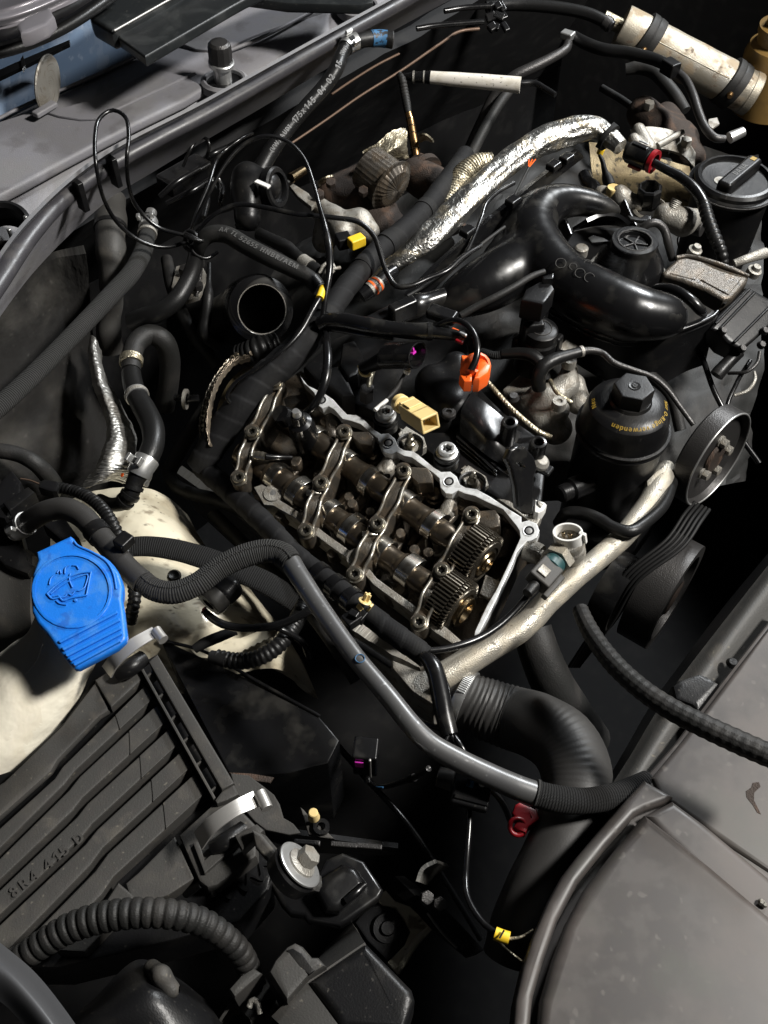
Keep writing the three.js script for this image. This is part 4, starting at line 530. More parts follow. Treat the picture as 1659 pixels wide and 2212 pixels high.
  part(t, 'end_pocket', slab(HP, R(q3, [[900, 1400], [1040, 1290], [1000, 1400], [930, 1560], [860, 1600]]), 0.01, 0.001, -0.03), K.head);
  part(t, 'end_plate', slab(HP, R(q3, [[910, 1280], [1030, 1340], [1000, 1420], [960, 1500], [860, 1440]]), 0.006, 0.001, -0.02), K.castGrey);
  // valve springs and rockers below the shafts
  for (const [x, y] of [q2(860, 560), q2(1240, 820), q2(1160, 740), q3(490, 650), q3(390, 600), q3(740, 740)]) { const p = HP.at(x, y, -0.026); part(t, 'lash_adjuster', lathe([[0, 0.012], [0.005, 0.012], [0.007, 0.010], [0.0075, 0.006], [0.009, 0.005], [0.0095, -0.01]], 24), K.cam, upright(p, HN)); }
  for (const [x, y] of [q2(980, 1180), q2(1200, 1160), q2(640, 800), q3(330, 980), q3(180, 1050)]) { const p = HP.at(x, y, -0.03); part(t, 'rocker', moved(rbox(0.022, 0.009, 0.01, 0.003, 3), 0, 0, 0, 0, 0.2, 0), K.cam, upright(p, HN, HV)); }
  for (const [a, b] of [[q2(690, 1105), q2(800, 1108)], [q2(1150, 1450), q2(1265, 1450)]]) { const pa = path([[HP.at(a[0], a[1], 0.004), 0.0036], [HP.at((a[0] + b[0]) / 2, (a[1] + b[1]) / 2, 0.004), 0.0034], [HP.at(b[0], b[1], 0.002), 0.003]]); part(t, 'oil_jet', sweep(pa, { sides: 14, step: 0.002 }), K.lobe); }
  part(t, 'circlip', sweep(path(R(q3, [[415, 1000], [430, 1080], [480, 1125], [540, 1115], [570, 1080]]).map(p => [HP.at(p[0], p[1], -0.016), 0.0011])), { sides: 8, step: 0.002 }), K.castGrey); }

function camshaft(label, a, b, bands, gearR, hub) {
  const t = thing('camshaft', label, 'camshaft', 'the two camshafts'); const A = HP.at(a[0], a[1], -0.008), B = HP.at(b[0], b[1], -0.008), L = A.distanceTo(B), mx = upright(A, B.clone().sub(A), HN); const r = 0.0113;
  const prof = []; const n = 120; for (let i = 0; i <= n; i++) { const y = i / n * L; prof.push([r * (1 + 0.03 * Math.sin(y * 260)), y]); }
  part(t, 'shaft', lathe([[0, 0], ...prof, [0, L]], 32, 1.2), K.cam, mx);
  for (const [f, w, ang, lift] of bands) {
    const s = new THREE.Shape(), N = 60; for (let i = 0; i < N; i++) { const q = i / N * 2 * Math.PI, d = Math.cos(q - ang), e = 0.0136 + lift * Math.pow(Math.max(0, d), 3); i ? s.lineTo(e * Math.cos(q), e * Math.sin(q)) : s.moveTo(e * Math.cos(q), e * Math.sin(q)); }
    const g = ext(s, w, 0.0006); part(t, 'cam_lobe', g, K.lobe, mx.clone().multiply(new THREE.Matrix4().makeTranslation(0, f * L - w / 2, 0)));
    part(t, 'shaft_collar', lathe([[r, -0.003], [0.0130, -0.003], [0.0134, 0], [r, 0.0005]], 36), K.cam, mx.clone().multiply(new THREE.Matrix4().makeTranslation(0, f * L - w / 2 - 0.0006, 0)));
  }
  for (const [f, w, , ] of bands) for (const sd of [-1, 1]) { const q = A.clone().lerp(B, f).addScaledVector(HV, sd * 0.019).addScaledVector(HN, -0.016); part(t, 'roller_rocker', merge([moved(rbox(0.021, 0.008, 0.011, 0.0025, 2), 0, 0, 0), moved(cyl(0.0052, 0.0046, 0.012, 16), sd * 0.007, 0.001, 0), moved(cyl(0.0065, 0.0065, 0.012, 18), -sd * 0.006, -0.010, 0)]), K.cap, upright(q, HN, HV)); }
  const teeth = 46, gs = (rt, rb) => { const s = new THREE.Shape(); for (let i = 0; i < teeth; i++) { const q = i / teeth * 2 * Math.PI, d = 2 * Math.PI / teeth; for (const [o, rad] of [[-0.36, rb], [-0.16, rt], [0.16, rt], [0.36, rb]]) { const p = [rad * Math.cos(q + o * d), rad * Math.sin(q + o * d)]; i + o === -0.36 ? s.moveTo(...p) : s.lineTo(...p); } } return s; };
  const G = part(t, 'gear', ext(gs(gearR, gearR - 0.0034), 0.0165, 0.0004), K.gear, mx.clone().multiply(new THREE.Matrix4().makeTranslation(0, L - 0.0215, 0)));
  sub(G, 'split_gear', ext(gs(gearR - 0.0004, gearR - 0.0036), 0.0045, 0.0005), K.gear, mx.clone().multiply(new THREE.Matrix4().makeTranslation(0, L - 0.0045, 0)).multiply(new THREE.Matrix4().makeRotationY(0.06)));
  sub(G, 'face_plate', lathe([[0, 0.0], [gearR * 0.80, 0.0], [gearR * 0.79, 0.0012], [gearR * 0.62, 0.002], [gearR * 0.58, 0.0008], [0, 0.0008]], 48), K.gear, mx.clone().multiply(new THREE.Matrix4().makeTranslation(0, L, 0)));
  part(t, 'hub', hub ? lathe([[0.0085, 0.001], [0.0135, 0.001], [0.0140, 0.0055], [0.0125, 0.0065], [0.0095, 0.0065], [0.0085, 0.0015]], 40) : lathe([[0, 0.002], [0.0045, 0.002], [0.0052, 0.0055], [0.0070, 0.0052], [0.0078, 0.0032], [0.012, 0.0026], [0.0128, 0.001]], 40), K.brass, mx.clone().multiply(new THREE.Matrix4().makeTranslation(0, L, 0)));
  return t; }
camshaft('oily camshaft along the bright gasket rail with a solid gear hub', [612, 905], [1046, 1216], [[0.165, 0.010, 4.2, 0.004], [0.335, 0.011, 2.6, 0.003], [0.46, 0.009, 2.4, 0.003], [0.625, 0.012, 4, 0.004], [0.765, 0.010, 4.4, 0.004]], 0.0270, false);
camshaft('oily camshaft along the lower head wall with a hollow gear hub', [520, 975], [994, 1316], [[0.18, 0.010, 4, 0.004], [0.285, 0.011, 4.4, 0.004], [0.43, 0.010, 4.2, 0.003], [0.53, 0.010, 4.6, 0.004], [0.665, 0.013, 4.2, 0.003], [0.785, 0.013, 4.4, 0.005]], 0.0260, true);

// bearing caps: arched twin-lipped bars across both shafts
function bearingCap(label, bolts, bow, wing) {
  const t = thing('bearing_cap', label, 'bearing cap', 'camshaft bearing caps');
  const hs = [0.006, 0.0135, 0.009, 0.0135, 0.006]; const pts = [];
  const [a, m, b] = bolts; const mid = (p, q, f) => [p[0] + (q[0] - p[0]) * f, p[1] + (q[1] - p[1]) * f];
  const cl = [[a, 0.006], [mid(a, m, 0.22), 0.007], [mid(a, m, 0.5), 0.0105], [mid(a, m, 0.78), 0.007], [m, 0.005], [mid(m, b, 0.25), 0.007], [mid(m, b, 0.52), 0.0105], [mid(m, b, 0.78), 0.006], [b, 0.004]];
  const W = cl.map(([p, h], i) => { const sx = bow * Math.sin(i / 8 * Math.PI * 2); return HP.at(p[0] + sx, p[1], h); });
  const rib = (d0, d1, dh, th) => { const c = new THREE.CatmullRomCurve3(W); const rows = [d0, d1].map(d => { const r = []; for (let i = 0; i <= 16; i++) r.push(c.getPoint(i / 16).addScaledVector(HU, d).addScaledVector(HN, dh)); return r; }); return sheet(rows, { nu: 40, nv: 4, th }); };
  const w = 0.0068; part(t, 'cap_web', rib(-w + 0.0012, w - 0.0012, -0.0022, 0.03), K.cap);
  for (const s of [-1, 1]) { const c = new THREE.CatmullRomCurve3(W), arr = []; for (let i = 0; i <= 18; i++) { const f = i / 18, k = 0.92 + 0.12 * Math.cos(f * Math.PI * 8); arr.push([c.getPoint(f).addScaledVector(HU, s * w * k), 0.0015]); } part(t, 'cap_lip', sweep(path(arr), { sides: 10, step: 0.003, mod: lumpy(0.1, 80, s) }), K.capLip); }
  for (const p of [a, m, b]) { const c = HP.at(p[0], p[1], 0.001); part(t, 'bolt_boss', lathe([[0, 0.0062], [0.0070, 0.0062], [0.0076, 0.005], [0.0085, -0.016]], 28), K.cap, upright(c, HN)); capBolt(t, HP.at(p[0], p[1], 0.0072), HN, 0.92); }
  if (wing) { const g = slab(HP, R(wing.fn, wing.pts), 0.02, 0.002, 0.0045); part(t, 'cap_wing', g, K.cap); }
  return t; }
bearingCap('bearing cap beside the two camshaft gears', [q3(795, 800), q3(548, 1262), q3(362, 1690)], 3, { fn: q3, pts: [[800, 745], [870, 750], [990, 740], [1030, 800], [1030, 880], [950, 900], [860, 860], [830, 850]] });
bearingCap('bearing cap on the middle of the camshafts beside the rail hole', [q3(228, 437), q2(1277, 1372), q2(1090, 1790)], 3, { fn: q3, pts: [[230, 385], [310, 385], [430, 395], [470, 450], [470, 520], [350, 525], [290, 470]] });
bearingCap('bearing cap beside the taped wiring loom fork', [q2(1000, 612), q2(808, 1034), q2(685, 1432)], 3, { fn: q2, pts: [[1010, 565], [1080, 590], [1200, 590], [1245, 640], [1225, 710], [1120, 690], [1060, 640]] });
bearingCap('bearing cap half hidden below the thick taped loom', [[596, 830], q2(240, 612), q2(130, 992)], 3, null);

// ------------------------------------------------------------------ oil filter
{ const t = thing('oil_filter_housing', 'black oil filter housing with domed screw cap and large hex', 'oil filter');
  const C = P(1345, 925, -0.005); const top = UP.clone();
  const body = []; const b0 = 0.0405;
  part(t, 'housing', lathe([[0, -0.16], [0.0395, -0.16], [0.0402, -0.10], [0.0405, -0.03], [0.0408, -0.012], [0.0415, -0.004], [0.0400, -0.002], [0, -0.002]], 64), K.plastic, upright(C, top));
  const cap = part(t, 'screw_cap', lathe([[0.039, -0.004], [0.0432, -0.0035], [0.0438, -0.002], [0.0432, -0.0005], [0.0425, 0.0002], [0.0425, 0.0016], [0.0438, 0.0022], [0.0438, 0.0038], [0.0415, 0.0045], [0.0405, 0.0065], [0.0395, 0.017], [0.0386, 0.0235], [0.0365, 0.0295], [0.0320, 0.0335], [0.0255, 0.0355], [0.0195, 0.0368], [0.0180, 0.0395], [0, 0.0395]], 72, 0.5), K.plastic, upright(C, top), 'domed black cap with yellow lettering');
  sub(cap, 'hex_nut', hexPrism(0.0182, 0.0165, 0.0016), K.plastic, upright(C.clone().add(V(0, 0.0385, 0)), top, V(0.97, 0, 0.26)));
  sub(cap, 'hex_centre', lathe([[0, 0.0004], [0.001, 0.0012], [0.0022, 0.0012], [0.0032, 0.0003], [0.0052, 0.0006], [0.0056, 0]], 24), K.plastic, upright(C.clone().add(V(0, 0.0551, 0)), top));
  part(t, 'hose_boss', lathe([[0, 0.018], [0.007, 0.018], [0.0085, 0.016], [0.0085, 0.006], [0.011, 0.004], [0.011, -0.02]], 28), K.plastic, upright(P(1240, 1055, -0.05), V(-0.8, 0.1, 0.5)));
  part(t, 'foot', slab(level(-.10), [[1215, 1100], [1300, 1120], [1370, 1100], [1420, 1040], [1430, 1090], [1380, 1160], [1290, 1180], [1220, 1150]], 0.05, 0.005), K.plastic);
  // paper label near the foot (its square code is left out)
  const lab = [], c0 = C; for (let j = 0; j < 2; j++) { const r = []; for (let i = 0; i <= 8; i++) { const a = 0.30 + i / 8 * 0.55; r.push(c0.clone().add(V(0.0402 * Math.cos(a - 0.02), -0.064 + j * -0.022 + 0.012 * (i / 8), 0.0402 * Math.sin(a)))); } lab.push(r); }
  part(t, 'paper_label', sheet(lab, { nu: 16, nv: 4, th: 0.0006 }), K.castGrey); }

// ------------------------------------------------------------------ alloy coolant pipe
{ const t = thing('coolant_pipe', 'corroded pale alloy coolant pipe in front of the cylinder head', 'pipe');
  const pa = route([[955, 1462, -.03, 30], [1000, 1435, -.028, 30], [1060, 1398, -.026, 29], [1120, 1362, -.024, 28], [1150, 1335, -.024, 27], [1185, 1298, -.026, 25], [1240, 1250, -.028, 24], [1300, 1200, -.03, 24], [1350, 1155, -.034, 24], [1390, 1105, -.04, 25], [1425, 1050, -.045, 26], [1440, 1010, -.05, 20]], 24);
  part(t, 'tube', sweep(pa, { sides: 28, step: 0.003, mod: (s, a) => 1 + 0.05 * fbm3(s * 40, Math.cos(a), Math.sin(a)) + 0.06 * Math.cos(4 * a + 0.6) * sm(0.08, 0.11, s) * sm(0.16, 0.13, s) }), K.aluTube);
  part(t, 'flange', slab(level(-.035), R(T21, [[930, 1390], [1010, 1330], [1015, 1360], [990, 1450], [1000, 1520], [970, 1620], [880, 1560], [870, 1450]]), 0.02, 0.004), K.aluTube);
  part(t, 'end_collar', slab(level(-.045), R(T12, [[880, 950], [1060, 1020], [1180, 1010], [1230, 1090], [1150, 1250], [1010, 1160], [880, 1010]]), 0.03, 0.004), K.castGrey); }
{ const t = thing('engine_flank', 'dirty grey cast flank of the engine below the taped loom', 'engine block');
  part(t, 'flank', S([R(T12, [[620, 760, -.06], [760, 850, -.06], [900, 930, -.06], [1060, 1010, -.06]]), R(T12, [[700, 900, -.09], [840, 1060, -.09], [980, 1150, -.09], [1130, 1230, -.09]]), R(T12, [[800, 1100, -.13], [950, 1260, -.13], [1060, 1330, -.13], [1160, 1390, -.13]])], { nu: 30, nv: 20, th: 0.01, bumpy: (u, v, p) => 0.003 * fbm3(p.x * 60, p.y * 60, p.z * 60) }), K.castGrey);
  part(t, 'block', S([[[380, 1020, -.16], [520, 1120, -.16], [700, 1260, -.16], [940, 1440, -.16]], [[420, 1100, -.3], [560, 1230, -.3], [720, 1380, -.3], [960, 1560, -.3]]], { th: 0.01 }), K.castGrey);
  part(t, 'upper_block', S([[[600, 560, -.12], [900, 400, -.1], [1250, 310, -.12], [1640, 330, -.14]], [[560, 700, -.12], [900, 620, -.08], [1300, 560, -.1], [1650, 620, -.14]], [[620, 830, -.12], [950, 840, -.09], [1330, 830, -.1], [1640, 850, -.16]], [[760, 860, -.14], [1080, 1040, -.11], [1350, 1080, -.13], [1600, 1040, -.2]]], { nu: 60, nv: 60, th: 0.02, bumpy: (u, v, p) => 0.03 * fbm3(p.x * 14, p.y * 14, p.z * 14, 4) }), K.rubberDull); }
// ------------------------------------------------------------------ inlet manifold
{ const t = thing('inlet_manifold', 'glossy black curved plastic inlet manifold', 'inlet manifold');
  const w = (x, y, h, r) => { const p = P(x, y, h); return [p, M(r, p)]; };
  const chains = [
    [w(1328, 456, .018, 12), w(1280, 440, .026, 21), w(1222, 434, .032, 29), w(1172, 452, .034, 40), w(1150, 500, .034, 47), w(1178, 560, .032, 51), w(1218, 604, .03, 52), w(1282, 642, .03, 58), w(1361, 674, .03, 54), w(1420, 683, .026, 42), w(1446, 684, .024, 34)],
    [w(1165, 548, .024, 50), w(1110, 580, .022, 54), w(1055, 612, .018, 52), w(1000, 638, .012, 40), w(950, 662, .004, 18)],
    [w(1140, 470, .026, 40), w(1118, 520, .02, 42), w(1085, 562, .014, 44)],
  ];
  part(t, 'body', blob(chains, { res: 110, k: 0.010 }), K.gloss);
  // flange rim under the body
  const rim = R(T21, [[120, 260], [300, 370], [480, 470], [600, 515], [720, 545], [840, 540], [1000, 505], [1200, 440], [1310, 385], [1330, 360]]).map(p => [p[0], p[1]]);
  part(t, 'flange_rim', sweep(route(rim.map(p => [p[0], p[1], .005, 5]), 5), { sides: 10 }), K.gloss);
  part(t, 'flange_rim', sweep(route(rim.map(p => [p[0] - 2, p[1] + 10, -.003, 4]), 4), { sides: 10 }), K.gloss);
  part(t, 'lower_shell', S([rim.map(p => [p[0], p[1] + 2, .004]), rim.map((p, i) => [p[0] - 6 + (i > 5 ? -20 : 0), p[1] + 70 + 8 * i * (i < 7 ? 1 : 0.6), -.07])], { nu: 50, nv: 12, th: 0.006 }), K.plastic);
  part(t, 'skirt_frame', slab(level(-.045), R(T21, [[480, 560], [700, 600], [820, 610], [920, 720], [900, 740], [700, 680], [560, 600]]), 0.006, 0.0015), K.plasticGrey);
  for (const [a, b, h] of [[[1350, 430], [1390, 520], .02], [[1215, 455], [1235, 505], .026]]) part(t, 'stiffening_rib', slab(new Plane(P(a[0], a[1], h), V(0.3, 1, 0.2)), [[a[0] - 2, a[1]], [a[0] + 3, a[1]], [b[0] + 3, b[1]], [b[0] - 2, b[1]]], 0.02, 0.0006), K.gloss);
  // raised inner ledge
  part(t, 'inner_ledge', S([R(q4, [[560, 330, .018], [650, 295, .02], [740, 300, .02], [810, 350, .018]]), R(q4, [[470, 385, -.005], [580, 360, -.004], [690, 350, -.004], [800, 365, -.002]])], { nu: 24, nv: 8, th: 0.004 }), K.gloss);
  part(t, 'inner_floor', slab(level(-.02), R(q4, [[380, 350], [480, 380], [600, 350], [800, 360], [900, 420], [1020, 560], [900, 700], [700, 640], [520, 560], [420, 470]]), 0.02, 0.003), K.plastic);
  part(t, 'screw', lathe([[0, 0.011], [0.006, 0.011], [0.0075, 0.0095], [0.0075, 0]], 22), K.castGrey, upright(P(...q4(515, 530), -.016), UP));
  for (const [x, y, r] of [[560, 580, 0.0035], [470, 600, 0.0035], [512, 640, 0.0048], [570, 668, 0.0048], [395, 580, 0.005]]) part(t, 'moulded_mark', new THREE.TorusGeometry(r, 0.00035, 6, 22), K.plasticGrey, upright(P(...q4(x, y), .0585), V(-0.12, 1, 0.5)).multiply(new THREE.Matrix4().makeRotationX(Math.PI / 2)));
  for (const [a, b] of [[[110, 405], [180, 425]], [[60, 560], [235, 430]], [[0, 500], [140, 400]]]) part(t, 'side_fin', sheet([[P(...q4(...a), .012), P(...q4((a[0] + b[0]) / 2, (a[1] + b[1]) / 2), .018), P(...q4(...b), .016)], [P(...q4(a[0], a[1] + 12), -.01), P(...q4((a[0] + b[0]) / 2, (a[1] + b[1]) / 2 + 12), -.01), P(...q4(b[0], b[1] + 12), -.01)]], { nu: 8, nv: 3, th: 0.0016 }), K.gloss); }
{ const t = thing('crankcase_breather', 'black domed breather valve ringed by the manifold', 'breather'); const c = P(1356, 585, .0);
  part(t, 'dome', lathe([[0, -0.02], [0.037, -0.02], [0.037, 0.006], [0.0355, 0.012], [0.034, 0.015], [0.0255, 0.030], [0.0245, 0.034], [0.0245, 0.0375], [0.0235, 0.0395], [0.018, 0.0395], [0.0165, 0.038], [0.0155, 0.0345], [0, 0.0345]], 60, 0.5), K.gloss, upright(c, UP));
  part(t, 'lip_ring', new THREE.TorusGeometry(0.0175, 0.0011, 8, 48), K.darkMetal, upright(c.clone().add(V(0, 0.0392, 0)), UP).multiply(new THREE.Matrix4().makeRotationX(Math.PI / 2)));
  for (let i = 0; i < 5; i++) part(t, 'spoke', moved(rbox(0.013, 0.0014, 0.0016, 0.0004), 0.0072, 0.0355, 0), K.darkMetal, upright(c, UP).multiply(new THREE.Matrix4().makeRotationY(i * 1.2566 + 0.4)));
  part(t, 'clamp_ring', lathe([[0.0385, -0.004], [0.0425, -0.004], [0.0425, 0.0005], [0.0405, 0.0022], [0.0385, 0.0022]], 56), K.castGrey, upright(c.clone().add(V(0, -0.004, 0)), UP));
  part(t, 'clip_tab', slab(level(.03), R(q4, [[560, 425], [590, 408], [620, 415], [660, 425], [690, 445], [640, 450], [585, 455]]), 0.004, 0.001), K.gloss); }
{ const t = thing('breather_tube', 'thin grey metal tube bending beside the breather dome', 'tube');
  part(t, 'tube', sweep(route(R(q4, [[890, 370, .02, 9], [930, 340, .026, 9], [980, 335, .026, 9], [1025, 375, .02, 9], [1050, 460, .008, 9], [1075, 560, -.01, 8]]), 9), { sides: 14 }), K.darkMetal); }
{ const t = thing('throttle_valve', 'dirty cast alloy throttle body bolted behind the manifold end', 'throttle body');
  const tp = new Plane(P(...q4(1280, 660), .012), V(0.05, 1, 0.12)); part(t, 'casting', slab(tp, R(q4, [[1015, 632], [1060, 590], [1110, 548], [1160, 540], [1300, 572], [1420, 612], [1545, 655], [1535, 690], [1445, 790], [1390, 802], [1290, 745], [1130, 682], [1030, 655]]), 0.022, 0.004, 0, { bseg: 4 }), K.head);
  part(t, 'raised_pad', slab(tp, R(q4, [[1250, 680], [1320, 610], [1500, 670], [1420, 770]]), 0.004, 0.0012, 0.0014), K.head); part(t, 'raised_pad', slab(tp, R(q4, [[1060, 640], [1110, 585], [1280, 610], [1215, 680]]), 0.004, 0.0012, 0.001), K.head);
  part(t, 'top_rim', sweep(route(R(q4, [[1100, 548, .012, 5], [1160, 538, .013, 5], [1300, 570, .015, 6], [1420, 610, .014, 6], [1540, 660, .01, 5]]), 5), { sides: 10, mod: lumpy(0.2, 70) }), K.head);
  for (const q of [[1200, 525], [1560, 650]]) part(t, 'screw', lathe([[0, 0.012], [0.004, 0.012], [0.005, 0.008], [0.0075, 0.007], [0.0075, 0]], 20), K.castGrey, upright(P(...q4(...q), .006), V(0.2, 1, 0.1)));
  part(t, 'front_lip', S([R(q4, [[945, 690, .0], [1010, 665, .002], [1110, 690, .003], [1300, 780, .004], [1400, 830, .002]]), R(q4, [[900, 700, -.012], [990, 695, -.01], [1100, 720, -.01], [1280, 810, -.01], [1370, 870, -.012]])], { nu: 30, nv: 6, th: 0.006 }), K.plastic);
  part(t, 'collar', sweep(route(R(q4, [[930, 760, .004, 9], [1000, 730, .014, 10], [1090, 745, .02, 11], [1180, 800, .022, 12], [1240, 860, .016, 12], [1265, 890, .004, 9]]), 10), { sides: 14 }), K.gloss); }
{ const t = thing('throttle_motor', 'black ribbed motor cover beside the dirty throttle casting', 'motor cover'); const pl = new Plane(P(1600, 650, .0), V(0.25, 1, 0.45));
  part(t, 'cover', slab(pl, R(T21, [[1290, 470], [1330, 390], [1520, 200], [1570, 215], [1720, 300], [1720, 420], [1500, 610], [1400, 560], [1350, 500]]), 0.03, 0.004, 0, { bseg: 3 }), K.plastic);
  for (const [a, b] of [[[1320, 440], [1540, 215]], [[1350, 470], [1570, 240]], [[1440, 560], [1690, 310]]]) part(t, 'rib', sweep(path([[pl.at(...T21(...a), .0015), 0.0016], [pl.at(...T21((a[0] + b[0]) / 2, (a[1] + b[1]) / 2), .0015), 0.0016], [pl.at(...T21(...b), .0015), 0.0016]]), { sides: 8 }), K.gloss);
  for (const q of [[1360, 490], [1485, 605], [1630, 490], [1610, 580]]) part(t, 'screw', lathe([[0, 0.005], [0.003, 0.005], [0.004, 0.003], [0.0045, 0]], 16), K.darkMetal, upright(pl.at(...T21(...q), .001), pl.n));
  part(t, 'nozzle', sweep(route(R(T21, [[1470, 620, -.03, 14], [1410, 680, -.035, 14], [1340, 755, -.04, 15], [1325, 775, -.042, 15]]), 14), { sides: 18 }), K.plastic);
  part(t, 'lever_tube', sweep(route(R(T21, [[1440, 50, .01, 9], [1520, 20, .014, 10], [1640, -20, .01, 12]]), 10), { sides: 12 }), K.castGrey); }
{ const t = thing('bypass_tube', 'thin grey hoop of tube below the ribbed motor cover', 'tube');
  part(t, 'tube', sweep(route(R(T21, [[1400, 760, -.06, 4], [1520, 750, -.05, 4], [1590, 690, -.045, 4], [1605, 620, -.04, 4]]), 4), { sides: 10 }), K.darkMetal);
  part(t, 'end_hoop', sweep(route(R(T21, [[1440, 905, -.07, 4], [1530, 870, -.065, 4], [1575, 800, -.06, 4], [1570, 750, -.06, 3]]), 4), { sides: 10 }), K.castGrey); }

// ------------------------------------------------------------------ power steering: pump pulley and reservoir
{ const t = thing('pump_pulley', 'tilted dark pump pulley with four hub bolts', 'pulley'); const c = P(1541, 988, -.05); const ax = axisAt(1541, 988, 630, 370, 0.30); const mx = upright(c, ax, UP);
  part(t, 'dish', lathe([[0, 0], [0.046, 0], [0.048, 0.003], [0.0490, 0.0055], [0.0505, 0.006], [0.0515, 0.0045], [0.0515, -0.0120], [0.0495, -0.0140], [0, -0.0140]], 72), K.darkMetal, mx);
  part(t, 'rim_edge', new THREE.TorusGeometry(0.0502, 0.0011, 8, 80), K.steel, mx.clone().multiply(new THREE.Matrix4().makeTranslation(0, 0.0055, 0)).multiply(new THREE.Matrix4().makeRotationX(Math.PI / 2)));
  part(t, 'hub', lathe([[0, 0.004], [0.014, 0.004], [0.016, 0.001]], 32), K.rust, mx);
  for (let i = 0; i < 4; i++) { const q = 0.3 + i * 1.3; const b = part(t, 'hub_bolt', lathe([[0, 0.002], [0.0065, 0.002], [0.0065, 0]], 22), K.castGrey, mx.clone().multiply(new THREE.Matrix4().makeTranslation(0.0185 * Math.cos(q), 0, 0.0185 * Math.sin(q)))); part(b, 'hex_head', moved(hexPrism(0.005, 0.006), 0, 0.002, 0), K.castGrey); }
  part(t, 'rust_slot', moved(rbox(0.018, 0.001, 0.008, 0.0004), 0.0, 0.0006, 0.002), K.rust, mx); }
{ const t = thing('drive_belt', 'black ribbed drive belt in the gap before the radiator', 'belt');
  for (let i = 0; i < 5; i++) part(t, 'rib', sweep(route([[1500 + i * 8, 1085 + i * 4, -.09, 4], [1485 + i * 9 - 8, 1112 + i * 4, -.08, 4], [1440 + i * 9, 1165 + i * 4, -.085, 4], [1350 + i * 7, 1240 + i * 4, -.11, 4], [1300 + i * 6, 1330 + i * 3, -.16, 4], [1230 + i * 5, 1440, -.24, 4]], 4), { sides: 8, step: 0.006 }), K.belt); }
{ const t = thing('idler_pulley', 'dark idler pulley behind the braided hose end', 'pulley'); const mx = upright(P(1345, 1285, -.15), V(0.8, 0, 0.6), UP);
  part(t, 'wheel', lathe([[0, 0.004], [0.012, 0.004], [0.014, 0.0], [0.034, 0.0], [0.037, 0.004], [0.04, 0.004], [0.04, -0.02], [0, -0.02]], 48), K.gloss, mx); part(t, 'bolt', moved(hexPrism(0.006, 0.006), 0, 0.004, 0), K.darkMetal, mx); }
{ const t = thing('crank_damper', 'rust tinted crank pulley deep in the gap', 'pulley'); const mx = upright(P(1455, 1290, -.17), V(0.8, 0, 0.6), UP);
  part(t, 'wheel', lathe([[0, 0], [0.02, 0], [0.03, -0.005], [0.045, -0.005], [0.048, 0.002], [0.06, 0.002], [0.06, -0.03], [0, -0.03]], 56), K.darkMetal, mx); part(t, 'face', lathe([[0, 0.001], [0.02, 0.001]], 40), K.rust, mx); }
{ const t = thing('power_steering_reservoir', 'black fluid reservoir with twist cap', 'reservoir'); const c = P(1585, 395, .02);
  part(t, 'bowl', lathe([[0, -0.13], [0.038, -0.13], [0.041, -0.09], [0.043, -0.02], [0.0435, -0.002], [0, -0.002]], 56), K.plastic, upright(c, UP));
  const cap = part(t, 'cap', lathe([[0.040, -0.006], [0.0485, -0.005], [0.0500, -0.001], [0.0490, 0.001], [0.0455, 0.002], [0.0450, 0.006], [0.0420, 0.009], [0.0385, 0.0095], [0.0375, 0.006], [0.0365, 0.0045], [0, 0.0035]], 64, 0.5), K.plastic, upright(c, UP), 'dark grey twist cap with a raised grip bar');
  sub(cap, 'grip_bar', moved(rbox(0.072, 0.015, 0.017, 0.004, 3), 0, 0.010, 0), K.plastic, frame(P(1555, 413, .02).setY(.02), P(1625, 355, .02).setY(.02)).setPosition(c.x + 0.003, .02, c.z));
  sub(cap, 'rim_bead', new THREE.TorusGeometry(0.0493, 0.0012, 8, 72), K.darkMetal, upright(c.clone().add(V(0, -0.001, 0)), UP).multiply(new THREE.Matrix4().makeRotationX(Math.PI / 2)));
  part(t, 'bowl_bead', new THREE.TorusGeometry(0.0432, 0.001, 8, 64), K.plastic, upright(c.clone().add(V(0, -0.085, 0)), UP).multiply(new THREE.Matrix4().makeRotationX(Math.PI / 2)));
  part(t, 'pale_window', lathe([[0, 0], [0.008, 0], [0.008, 0.0008], [0, 0.0008]], 24), K.castGrey, upright(c.clone().add(V(-0.016, 0.0042, 0.003)), UP)); }
{ const t = thing('brake_fluid_reservoir', 'amber plastic fluid reservoir beside the alloy canister', 'reservoir'); const c = P(1672, 150, -.06);
  part(t, 'tank', lathe([[0, -0.06], [0.046, -0.06], [0.048, 0.02], [0.044, 0.035], [0.036, 0.04], [0.036, 0.05], [0.0385, 0.052], [0.0385, 0.062], [0.030, 0.064], [0.028, 0.085], [0.022, 0.098], [0, 0.102]], 40), K.amber, upright(c, UP)); }

